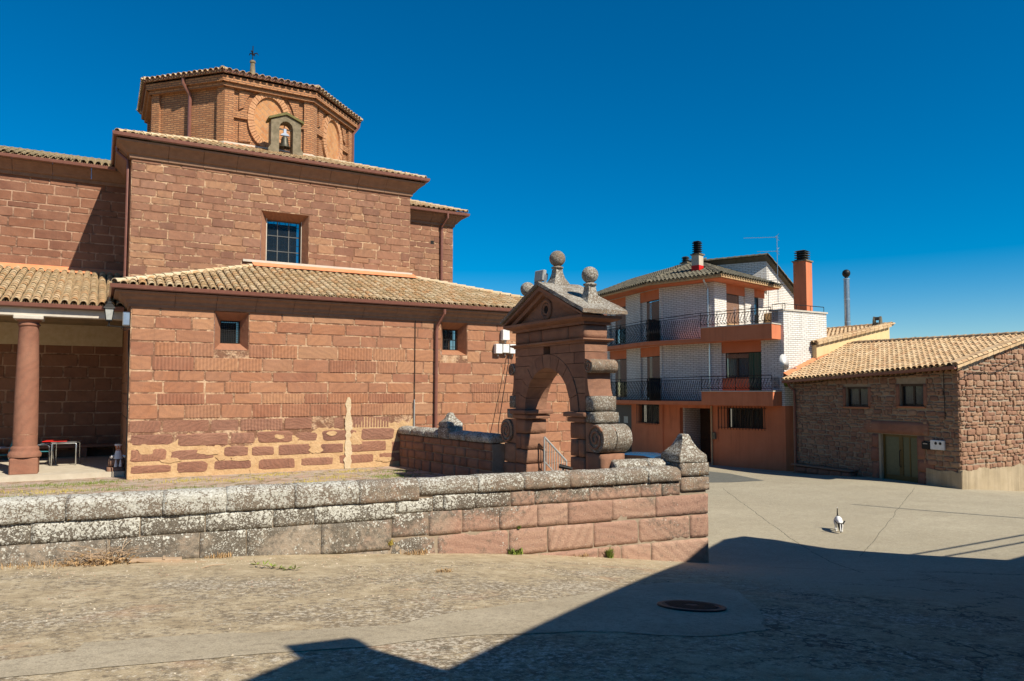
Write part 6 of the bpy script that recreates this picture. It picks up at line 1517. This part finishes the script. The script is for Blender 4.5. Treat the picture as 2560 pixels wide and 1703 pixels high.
obj("stack", MB().box(3.58, 4.04, -.75, -.22, 4.6, 6.85), M_['brickring'], ch); obj("cap", MB().box(3.5, 4.12, -.85, -.14, 6.85, 6.97), M_['concrete'], ch)
wr = thing("overhead_cables", "pair of overhead cables running from the shaded house along the street", "cables", (28, 2.8, 6))
for y0, y1, z in ((2.45, 2.35, 6.0), (2.95, 2.75, 6.05)):
    pts = [Vector((17.8 + 26.2 * i / 14, y0 + (y1 - y0) * i / 14 + .25 * i / 14, z - .35 * math.sin(math.pi * i / 14))) for i in range(15)]; obj("cable", MB().tube(pts, .04, 6), M_['iron'], wr)
cp = thing("utility_pole", "wooden utility pole outside the picture beyond the shaded houses", "pole", (24.55, 6.7, -1.2))
obj("pole", MB().tube([(24.2, 6.4, -1.4), (24.55, 6.75, 7.85)], [.06, .035], 8), M_['wood'], cp); obj("foot", MB().lathe([(.13, -1.4), (.12, -.9), (.06, -.85)], 10, (24.2, 6.4)), M_['concrete'], cp)
cp2 = thing("cable_post", "steel post carrying the overhead cables far to the right, outside the picture", "post", (44, 2.9, -1.5)); obj("post", MB().tube([(44, 2.85, -2.0), (44, 2.85, 6.4)], .1, 10), M_['grey'], cp2)
obj("crossbar", MB().box(43.95, 44.05, 2.3, 3.4, 6.0, 6.1), M_['grey'], cp2)

# ------------------------------------------------------------------ things on the church
lan = thing("street_lantern", "black iron lantern with milky panes on a bracket at the church corner", "lantern", (.3, 22.9, 4.3))
lx, ly = .20, 22.95
m = MB().lathe([(.10, 4.42), (.155, 4.74)], 4, (lx, ly), math.pi / 4); obj("pane", m, M_['lampglass'], lan)
obj("lantern_frame", MB().lathe([(.11, 4.39), (.115, 4.42), (.09, 4.43)], 4, (lx, ly), math.pi / 4).lathe([(.20, 4.735), (.19, 4.76), (.10, 4.86), (.07, 4.88), (.06, 4.93), (.02, 4.95), (.02, 5.02), (.002, 5.05)], 4, (lx, ly), math.pi / 4), M_['iron'], lan)
for k in range(4):
    a = math.pi / 4 + k * math.pi / 2; obj("glazing_bar", MB().tube([(lx + .104 * math.cos(a), ly + .104 * math.sin(a), 4.42), (lx + .160 * math.cos(a), ly + .160 * math.sin(a), 4.75)], .010, 4), M_['iron'], lan)
obj("bracket", MB().tube([(lx - .05, ly, 4.26), (.74, 23.28, 4.26)], .016, 6).tube([(lx, ly, 4.26), (lx, ly, 4.40)], .02, 6).tube([(.70, 23.26, 4.26), (.6, 23.2, 4.17), (.5, 23.14, 4.22), (.54, 23.17, 4.25)], .012, 5), M_['iron'], lan)
gb = thing("junction_box", "grey junction box on the shaded side of the church corner beside the lantern", "box", (.62, 23.5, 4.5))
obj("box", MB().bbox(.54, .73, 23.4, 23.62, 4.32, 4.72, .015), M_['grey'], gb); obj("lid", MB().box(.56, .71, 23.39, 23.40, 4.35, 4.69), M_['alu'], gb)
cb = thing("church_cable", "thin dark cables along the church cornice and down its walls", "cable", (5, 23.2, 4.8))
obj("cable", MB().tube([(LW - .03, 23.5, 4.2), (LW - .03, 23.45, 3.6), (LW - .02, 23.27, 3.4), (LW - .02, 23.27, .1)], .018, 5), M_['iron'], cb)
obj("cable", MB().tube([(LW - .02 + (12.9 - LW) * i / 40, 23.275 - .01 * (i % 2), 4.91 - .03 * math.sin(i * .9)) for i in range(41)], .014, 5), M_['iron'], cb)
obj("cable", MB().tube([(9.30, 23.27, 4.9), (9.29, 23.27, 2.4), (9.27, 23.27, .1)], .013, 5), M_['iron'], cb)
obj("conduit", MB().tube([(9.28, 23.26, 2.2), (9.27, 23.26, .05)], .022, 6), M_['grey'], cb)
obj("cable", MB().tube([(12.85, 23.2, 3.75), (12.82, 23.12, 3.5), (12.3, 22.9, 1.3), (12.2, 22.8, .3)], .016, 5), M_['iron'], cb)  # thin dark diagonal down the wall, drawn as a tube
for i, (x0, x1, z0, z1, lb) in enumerate(((12.59, 12.87, 4.31, 4.68, "upper white utility box alone above the row of three on the church wall"), (12.31, 12.57, 3.82, 4.16, "left white utility box in the row of three on the church wall"), (12.60, 12.85, 3.85, 4.16, "middle white utility box in the row of three on the church wall"), (12.89, 13.16, 3.83, 4.17, "right white utility box in the row of three on the church wall"))):
    ub = thing("utility_box", lb, "utility box", (x0, 23.2, z0), group="white utility boxes on the church wall"); obj("box", MB().bbox(x0, x1, 23.10, 23.29, z0, z1, .012), M_['white'], ub)
    for a in (.3, .7): obj("screw", MB().box(x0 + (x1 - x0) * a - .008, x0 + (x1 - x0) * a + .008, 23.095, 23.10, z1 - .05, z1 - .035), M_['grey'], ub)
    obj("nipple", MB().tube([((x0 + x1) / 2, 23.2, z0), ((x0 + x1) / 2, 23.2, z0 - .09)], .02, 6), M_['grey'], ub)

# ------------------------------------------------------------------ porch furniture
def alu_chair(name, label, loc, rz):
    t = thing(name, label, "chair", loc, rz, "aluminium chairs in the porch"); r = .012
    obj("seat", MB().bbox(-.21, .21, -.20, .20, .42, .445, .012), M_['teal'], t, local=True)
    m = MB(); v = []; n = 6
    for i in range(n + 1): z = .50 + .34 * i / n; y = .20 + .10 * i / n; v += [(-.20, y, z), (.20, y, z), (.20, y + .015, z), (-.20, y + .015, z)]
    f = []
    for i in range(n):
        for k in range(4): f.append((4 * i + k, 4 * i + (k + 1) % 4, 4 * i + 4 + (k + 1) % 4, 4 * i + 4 + k))
    f += [(3, 2, 1, 0), (4 * n, 4 * n + 1, 4 * n + 2, 4 * n + 3)]; obj("backrest", m.add(v, f), M_['teal'], t, local=True)
    for s in (-1, 1):
        obj("leg", MB().tube([(.23 * s, -.22, 0), (.22 * s, -.20, .30), (.22 * s, -.19, .60), (.23 * s, -.12, .65), (.24 * s, .12, .65), (.23 * s, .22, .62)], r, 8), M_['alu'], t, local=True, smooth=True)
        obj("leg", MB().tube([(.22 * s, .32, 0), (.21 * s, .20, .40), (.20 * s, .24, .55), (.19 * s, .31, .86)], r, 8), M_['alu'], t, local=True, smooth=True)
    obj("frame", MB().tube([(-.22, -.19, .415), (.22, -.19, .415)], r, 6).tube([(-.21, .20, .415), (.21, .20, .415)], r, 6).tube([(-.19, .31, .86), (.19, .31, .86)], r, 6), M_['alu'], t, local=True)
alu_chair("chair", "teal and aluminium chair drawn up to the table, right of the column", (-1.45, 27.55, PZ), R(80))
alu_chair("chair", "teal and aluminium chair half hidden at the left of the column", (-2.45, 26.6, PZ), R(-70))
tb = thing("table", "aluminium terrace table with bright red edged top in the church porch", "table", (-.85, 27.35, PZ), R(-8))
obj("table_top", MB().bbox(-.36, .36, -.36, .36, .715, .735, .008), M_['alu'], tb, local=True); obj("tray", MB().bbox(-.62, .05, -.25, .45, .742, .762, .008), M_['red'], tb, local=True)
for sx in (-1, 1):
    for sy in (-1, 1): obj("leg", MB().tube([(.33 * sx, .33 * sy, 0), (.33 * sx, .33 * sy, .66), (.31 * sx, .31 * sy, .70), (.26 * sx, .26 * sy, .71)], .018, 8), M_['alu'], tb, local=True, smooth=True)
obj("table_frame", MB().tube([(-.33, -.33, .69), (.33, -.33, .69)], .014, 6).tube([(-.33, .33, .69), (.33, .33, .69)], .014, 6), M_['alu'], tb, local=True)
sb = thing("porch_bench", "long stone bench along the dark back wall of the porch", "bench", (-3, 30.2, PZ)); obj("seat", MB().bbox(-9, .70, 29.95, 30.58, .50, .60, .02), M_['sand_red'], sb)
for x in (-8, -6, -4, -2.2, -.6): obj("leg", MB().box(x, x + .3, 30.05, 30.55, PZ, .50), M_['sand_red'], sb)
stn = thing("stone_stub", "rough block of stone beside the church corner at the end of the porch", "stone", (.5, 24.6, 0)); obj("block", hero(.26, .73, -.05, .27, 24.35, .55, .04, .02, .09), M_['rubble'], stn, smooth=True); obj("block", hero(.30, .73, .275, .50, 24.5, .45, .04, .02, .09), M_['rubble'], stn, smooth=True)
px, py = .55, 24.52
pf = thing("pot_figure", "little figure made of flower pots with painted smile sitting on the stone block", "figurine", (px, py, .5))
obj("body_pot", MB().lathe([(.125, .50), (.12, .53), (.075, .72), (.07, .74)], 14, (px, py)), M_['white'], pf, smooth=False)
obj("head_pot", MB().lathe([(.06, .735), (.085, .88), (.095, .88), (.098, .93), (.085, .93), (.08, .90)], 14, (px, py)), M_['terracotta'], pf)
obj("pot_band", MB().lathe([(.0985, .885), (.101, .925), (.096, .93)], 14, (px, py)), M_['white'], pf); obj("hair", MB().sphere((px, py, .935), .075, 10, 6, (1, 1, .35), .3), M_['moss'], pf)
for s in (-1, 1):
    obj("leg_pot", MB().lathe([(.048, .28), (.045, .31), (.03, .40), (.012, .49)], 10, (px + .06 * s, py - .15)), M_['white'], pf); obj("hand_pot", MB().tube([(px + .12 * s, py - .02, .60), (px + .19 * s, py - .08, .55)], [.02, .04], 8), M_['white'], pf)
    obj("eye", MB().sphere((px + .035 * s, py - .078, .85), .014, 8, 6, (1, .4, 1.2)), M_['white'], pf)
obj("smile", MB().tube([(px + .04 * math.cos(a), py - .076, .79 + .022 * math.sin(a)) for a in np.linspace(math.pi * 1.1, math.pi * 1.9, 7)], .006, 4), M_['white'], pf)

# ------------------------------------------------------------------ parked car behind the wall
car = thing("parked_car", "blue car parked behind the churchyard wall, only its roof showing", "car", (18.9, 22.6, bil(18.9, 22.6)), R(112))
M_['carpaint'] = m_plain("metallic_blue_paint", (.035, .12, .24), .22, .4, .6, .05)
sec = [(-2.0, .35, .62, .62, .0), (-1.9, .28, .80, .74, .0), (-1.2, .22, .90, .80, .0), (-.9, .22, .93, .82, .0), (0, .22, .94, .83, 0), (1.0, .22, .93, .84, 0), (1.7, .24, .92, .80, 0), (1.95, .35, .85, .70, 0)]
v = []; f = []
for x, zb, zt_, w, _ in sec: v += [(x, -w + .06, zb), (x, -w, (zb + zt_) / 2), (x, -w + .05, zt_), (x, w - .05, zt_), (x, w, (zb + zt_) / 2), (x, w - .06, zb)]
for i in range(len(sec) - 1):
    for k in range(6): f.append((6 * i + k, 6 * i + (k + 1) % 6, 6 * i + 6 + (k + 1) % 6, 6 * i + 6 + k))
f += [tuple(range(6)), tuple(reversed(range(6 * len(sec) - 6, 6 * len(sec))))]; obj("body", MB().add(v, f), M_['carpaint'], car, local=True, auto=40)
cabs = [(-1.15, .90, .92, .74), (-.45, 1.38, .90, .60), (.0, 1.46, .90, .60), (.9, 1.45, .90, .59), (1.45, 1.30, .90, .58), (1.75, .92, .90, .70)]
v = []; f = []
for x, zt_, zb, w in cabs: v += [(x, -w - .08 * (zt_ > 1), zb), (x, -w, zt_ - .05), (x, -w * .8, zt_), (x, 0, zt_ + .025), (x, w * .8, zt_), (x, w, zt_ - .05), (x, w + .08 * (zt_ > 1), zb)]
gl = []; pn = []
for i in range(len(cabs) - 1):
    for k in range(6):
        q = (7 * i + k, 7 * i + k + 1, 7 * i + 8 + k, 7 * i + 7 + k); (gl if (k in (0, 5) or i in (0, 4)) else pn).append(q)
obj("window", MB().add(v, gl), M_['carglass'], car, local=True); obj("roof", MB().add(v, pn), M_['carpaint'], car, local=True, auto=50)
for x in (-1.25, 1.2):
    for s in (-1, 1):
        Mw = Matrix.Translation((x, .76 * s, .31)) @ Matrix.Rotation(R(90), 4, 'X')
        w = obj("wheel", MB().lathe([(.20, -.09), (.30, -.09), (.31, -.05), (.31, .05), (.30, .09), (.20, .09)], 22).xf(Mw), M_['iron'], car, local=True); obj("rim", MB().lathe([(.20, -.095), (.19, -.08), (.02, -.07), (.02, .07), (.19, .08), (.20, .095)], 14).xf(Mw), M_['alu'], w, local=True)
for s in (-1, 1): obj("headlight", MB().bbox(-1.99, -1.85, .5 * s - .14, .5 * s + .14, .60, .74, .02), M_['lampglass'], car, local=True); obj("tail_light", MB().bbox(1.85, 1.97, .62 * s - .1, .62 * s + .1, .62, .82, .02), M_['red'], car, local=True)

# ------------------------------------------------------------------ dog
def m_dog():
    t = NT("dog_coat"); p = t.coord(); s = t.sep(p); n = t.noise(p, 6, 2)
    wob = t.math('MULTIPLY', t.math('SUBTRACT', n, .5), .06)
    y = t.math('ADD', s[0], wob)
    head = t.math('GREATER_THAN', y, .245); blaze = t.math('LESS_THAN', t.math('ABSOLUTE', t.math('ADD', s[1], t.math('MULTIPLY', wob, .3))), t.math('MULTIPLY', t.math('SUBTRACT', s[0], .30), .12))
    crown = t.math('MULTIPLY', t.math('LESS_THAN', s[0], .285), t.math('LESS_THAN', t.math('ABSOLUTE', s[1]), .034))
    low = t.math('LESS_THAN', s[2], .16)
    rump = t.math('MULTIPLY', t.math('LESS_THAN', y, -.09), t.math('GREATER_THAN', s[2], .305)); tail = t.math('GREATER_THAN', s[2], .37); tip = t.math('GREATER_THAN', s[2], .52)
    bl = t.math('MAXIMUM', t.math('MULTIPLY', head, t.math('SUBTRACT', 1.0, t.math('MAXIMUM', blaze, crown))), t.math('MULTIPLY', t.math('MAXIMUM', rump, tail), t.math('SUBTRACT', 1.0, tip)))
    bl = t.math('MULTIPLY', bl, t.math('SUBTRACT', 1.0, t.math('MULTIPLY', low, t.math('LESS_THAN', s[0], .25))))
    fur = t.noise(p, 90, 2)
    return t.done(t.mix(bl, t.mix(fur, (.66, .66, .64), (.76, .76, .74)), (.016, .013, .012)), .85, t.bump(fur, .3, .004))
def make_dog(loc, rz):
    d = thing("dog", "small white dog with black head and black rump patch, sniffing the street, tail up", "dog", loc, rz)
    J = {'pel': ((-.17, 0, .285), .070), 'lum': ((-.06, 0, .29), .066), 'che': ((.09, 0, .275), .085), 'nk': ((.19, 0, .26), .052), 'nk2': ((.25, 0, .215), .046), 'hd': ((.315, 0, .175), .066), 'hd2': ((.355, 0, .13), .050), 'mz': ((.40, 0, .078), .031), 'ns': ((.42, 0, .045), .018),
         't1': ((-.225, 0, .33), .022), 't2': ((-.25, 0, .40), .017), 't3': ((-.245, 0, .48), .013), 't4': ((-.23, 0, .55), .008)}
    E = [('pel', 'lum'), ('lum', 'che'), ('che', 'nk'), ('nk', 'nk2'), ('nk2', 'hd'), ('hd', 'hd2'), ('hd2', 'mz'), ('mz', 'ns'), ('pel', 't1'), ('t1', 't2'), ('t2', 't3'), ('t3', 't4')]
    for s, n in ((-1, 'l'), (1, 'r')):
        fx = .02 * s
        J.update({'sh' + n: ((.10, .06 * s, .20), .042), 'el' + n: ((.085 + fx, .065 * s, .135), .027), 'wr' + n: ((.105 + fx, .062 * s, .065), .019), 'pw' + n: ((.10 + fx, .062 * s, .018), .020), 'pt' + n: ((.135 + fx, .062 * s, .013), .017),
                  'hp' + n: ((-.16, .062 * s, .22), .052), 'kn' + n: ((-.115 - fx, .066 * s, .15), .034), 'hk' + n: ((-.205 - fx, .062 * s, .095), .020), 'hf' + n: ((-.195 - fx, .062 * s, .018), .019), 'ht' + n: ((-.155 - fx, .062 * s, .013), .017)})
        E += [('che', 'sh' + n), ('sh' + n, 'el' + n), ('el' + n, 'wr' + n), ('wr' + n, 'pw' + n), ('pw' + n, 'pt' + n), ('pel', 'hp' + n), ('hp' + n, 'kn' + n), ('kn' + n, 'hk' + n), ('hk' + n, 'hf' + n), ('hf' + n, 'ht' + n)]
    keys = list(J); me = bpy.data.meshes.new("body"); me.from_pydata([J[k][0] for k in keys], [(keys.index(a), keys.index(b)) for a, b in E], []); me.update()
    o = bpy.data.objects.new("body", me); COL.objects.link(o); o.parent = d
    md = o.modifiers.new("skin", 'SKIN'); md.use_smooth_shade = True
    for i, k in enumerate(keys):
        sv = me.skin_vertices[0].data[i]; r = J[k][1]; sv.radius = (r * .92, r); sv.use_root = (k == 'pel')
    o.modifiers.new("sub", 'SUBSURF').levels = 2; o.modifiers["sub"].render_levels = 2; coat = m_dog(); me.materials.append(coat)
    for s in (-1, 1):
        ear = MB().add([(.275, .045 * s, .225), (.315, .066 * s, .205), (.285, .125 * s, .285), (.262, .105 * s, .30), (.30, .05 * s, .235), (.285, .115 * s, .305)], [(0, 1, 2, 3), (1, 4, 5, 2), (0, 3, 5, 4), (3, 2, 5)]); obj("ear", ear, M_['pen'], d, local=True)
        obj("eye", MB().sphere((.352, .034 * s, .148),   .008, 8, 6), M_['carglass'], d, local=True)
    obj("nose", MB().sphere((.432, 0, .040), .014, 10, 6), M_['pen'], d, local=True)
    return d
dz = (17.65, 13.3); DOG = make_dog((*dz, bil(*dz)), math.atan2(-dz[1], -dz[0]) + .10); DOG.scale = (1.1, 1.1, 1.1)

# ------------------------------------------------------------------ weeds, litter and grass
def tuft(name, label, x, y, z, mat, n, h, spread, cat="weeds", grp=None, lean=.5, wide=.006):
    m = MB()
    for i in range(n):
        a = random.uniform(0, 6.28); r = spread * math.sqrt(random.random()); p = Vector((x + r * math.cos(a), y + r * math.sin(a) * .6, z)); b = random.uniform(0, 6.28); hh = h * random.uniform(.4, 1.0); d = Vector((math.cos(b), math.sin(b), 0)); s = Vector((-d.y, d.x, 0)) * wide
        q = p + d * hh * lean * .4 + Vector((0, 0, hh * .6)); t = p + d * hh * lean + Vector((0, 0, hh * random.uniform(.6, 1.0)))
        m.add([p - s, p + s, q + s * .8, q - s * .8, t], [(0, 1, 2, 3), (3, 2, 4)])
    o = thing(name, label, cat, (x, y, z), group=grp); tag(obj('blades', m, M_[mat], o), kind='stuff'); return o
def onwall(s, out=.05): p = wp(s, -out); return p.x, p.y, bil(p.x, p.y)
tuft("weed", "brown dry grass along the left foot of the retaining wall", *onwall(.5, .12), 'straw', 150, .14, .55)
tuft("weed", "reddish dry tuft at the wall foot under the white lichen patch", *onwall(3.05), 'straw', 110, .12, .22)
tuft("weed", "green and yellow weed growing in the upright wall joint", *wp(5.93, -.02, -.30), 'straw_yellow', 40, .16, .05)
tuft("weed", "small dry heap of stalks at the middle of the wall foot", *onwall(6.35, .08), 'straw', 120, .12, .26)
tuft("weed", "leafy grey green weed at the wall foot below the pink blocks", *onwall(8.35), 'grassy', 60, .16, .16, wide=.02)
tuft("weed", "upright green weed at the wall foot near the shade", *onwall(10.45), 'grassy', 80, .26, .07, wide=.01)
tuft("weed", "thin dry weed at the wall foot between the two green ones", *onwall(9.75), 'straw', 60, .10, .2)
tuft("weed", "dry tuft lying out on the worn concrete", 4.65, 10.4, bil(4.65, 10.4), 'straw', 110, .05, .16, lean=1.4)
tuft("weed", "tiny green sprout in the wall joint above the leafy weed", *wp(8.45, -.015, -.19), 'grassy', 22, .08, .03, wide=.014)
tuft("weed", "green sprout growing from the gate roof beside the right ball", 9.62, 13.98, 4.42, 'grassy', 50, .09, .06, wide=.008)
tuft("weed", "dark weed hanging at the white brick corner under the dish", 29.45, 24.95, 2.7, 'grassy', 60, .5, .12, wide=.015)
# heap of dead brush against the wall
bh = thing("brush_heap", "heap of dead brown brush and leaves against the left part of the wall", "brush", onwall(1.3, .25)); x, y, z = onwall(1.3, .22); m = MB(); lv = MB()
for i in range(90):
    a = random.uniform(0, 6.28); p = Vector((x + jit(.42), y + jit(.14), z + random.uniform(0, .16))); d = Vector((math.cos(a), math.sin(a) * .5, random.uniform(-.1, .6))).normalized() * random.uniform(.12, .5); m.tube([p, p + d * .5 + Vector((0, 0, .03)), p + d], .004, 3, False)
for i in range(420):
    p = Vector((x + random.gauss(.05, .25), y + random.gauss(0, .09), z + abs(random.gauss(0, .07)))); a = Vector((jit(1), jit(1), jit(.6))).normalized() * .03; b = Vector((jit(1), jit(1), jit(.6))).normalized() * .02; lv.add([p - a, p + b, p + a, p - b], [(0, 1, 2, 3)])
obj("twigs", m, M_['wood'], bh); tag(obj("dead_leaves", lv, M_['straw'], bh), kind="stuff")
pk = thing("plank", "flat weathered plank lying at the wall foot beside the brush heap", "plank", onwall(2.1, .2)); p = wp(2.12, -.16); zz = bil(p.x, p.y); Mp = Matrix.Translation((p.x, p.y, zz + .02)) @ Matrix.Rotation(R(-5), 4, 'Z') @ Matrix.Rotation(R(4), 4, 'Y')
obj("board", MB().bbox(-.38, .38, -.08, .09, -.015, .03, .006), M_['wood'], pk, Mp); obj("batten", MB().box(.10, .14, -.09, .10, .0305, .05), M_['wood'], pk, Mp)
sp = thing("fallen_sprig", "green leafy sprig lying on the concrete below the wall", "sprig", (2.25, 11.4, bil(2.25, 11.4))); m = MB(); lf = MB(); x, y = 2.2, 11.45; z = bil(x, y) + .02; pts = [Vector((x - .15 + .09 * i, y + .30 - .10 * i, z + .015 * math.sin(i))) for i in range(7)]; m.tube(pts, .006, 5)
for q in pts[1:]:
    for k in range(9): d = Vector((jit(1), jit(1), random.uniform(0, .4))).normalized(); s = d.cross(Vector((0, 0, 1))).normalized() * .012; lf.add([q, q + d * .05 + s, q + d * .12, q + d * .05 - s], [(0, 1, 2, 3)])
obj("stem", m, M_['wood'], sp); tag(obj("leaves", lf, M_['grassy'], sp), kind="stuff")
st = thing("dry_stick", "bare dry stick on the concrete left of the green sprig", "stick", (1.55, 11.9, bil(1.55, 11.9))); x, y = 1.55, 11.95; z = bil(x, y) + .012; obj("stick", MB().tube([(x - .16, y - .04, z), (x, y, z + .02), (x + .2, y + .05, z)], .008, 5), M_['wood'], st)
# grass over the churchyard: nobody could count it
gm = MB(); gy_ = MB(); cl = [(-1.2, 22.9), (-.3, 22.6), (-.9, 21.4), (.4, 21.2), (2.2, 22.2), (3.4, 21.6), (4.6, 22.5), (7.4, 20.6), (7.6, 20.3), (6.0, 21.0), (5.0, 20.2), (2.0, 20.4), (-2.3, 21.9), (-1.9, 20.6), (8.2, 21.6), (6.9, 22.3), (1.2, 19.2), (3.2, 19.0), (.2, 22.9), (-3.0, 23.2)]
for i in range(5200):
    cx_, cy_ = random.choice(cl); x = random.gauss(cx_, .42); y = random.gauss(cy_, .20)
    if y > 23.2 and x > .6 or y > 24.2: continue
    p = Vector((x, y, 0)); h = random.uniform(.02, .075); d = Vector((jit(.5), jit(.5), 1)) * h; s = Vector((random.choice((-1, 1)) * .005, jit(.004), 0)); (gm if (noise.noise(Vector((cx_, cy_, 0)) * 3) > .0) else gy_).add([p - s, p + s, p + d], [(0, 1, 2)])
tag(obj("grass", gm, M_['grassy']), "short green grass growing between the churchyard paving", "grass", kind="stuff"); tag(obj("dry_grass", gy_, M_['straw_yellow']), "short yellow grass growing between the churchyard paving", "grass", kind="stuff")
# small spotlight on a spike inside the wall
gs = thing("ground_spotlight", "small black spotlight peeping over the wall before the gate pier", "spotlight", (8.6, 13.6, .0)); obj("stake", MB().tube([(8.75, 13.35, 0), (8.75, 13.35, .82)], .02, 6), M_['iron'], gs); obj("head", MB().tube([(8.68, 13.40, .86), (8.92, 13.25, .80)], [.05, .035], 8), M_['iron'], gs)

# loose grit on the worn slope below the wall
gr = MB(); OCT = [(1, 0, 0), (0, 1, 0), (-1, 0, 0), (0, -1, 0), (0, 0, .7)]
for i in range(5200):
    s_ = random.uniform(-3.5, 12); o_ = abs(random.gauss(0, 2.6)) + .06
    p = wp(s_, -o_)
    if p.y < 5.0 or (noise.noise(Vector((p.x * .7, p.y * .7, 4))) < -.05 and o_ > .3): continue
    z = bil(p.x, p.y); r = random.uniform(.006, .017) * (1.6 if random.random() < .05 else 1); a = random.uniform(0, 3); c, sn = math.cos(a), math.sin(a); k = random.uniform(.6, 1.0)
    gr.add([(p.x + r * (x * c - y * k * sn), p.y + r * (x * sn + y * k * c), z - .002 + r * zz) for x, y, zz in OCT], [(0, 1, 4), (1, 2, 4), (2, 3, 4), (3, 0, 4)])
t = NT("grit"); r_ = t.rnd(); M_['grit'] = t.done(t.ramp(r_, [(.0, (.16, .125, .09)), (.35, (.40, .33, .24)), (.7, (.58, .51, .40)), (.9, (.40, .22, .15))]), .95)
tag(obj("grit", gr, M_['grit']), "loose grit and small pebbles on the worn concrete slope below the wall", "grit", kind="stuff")
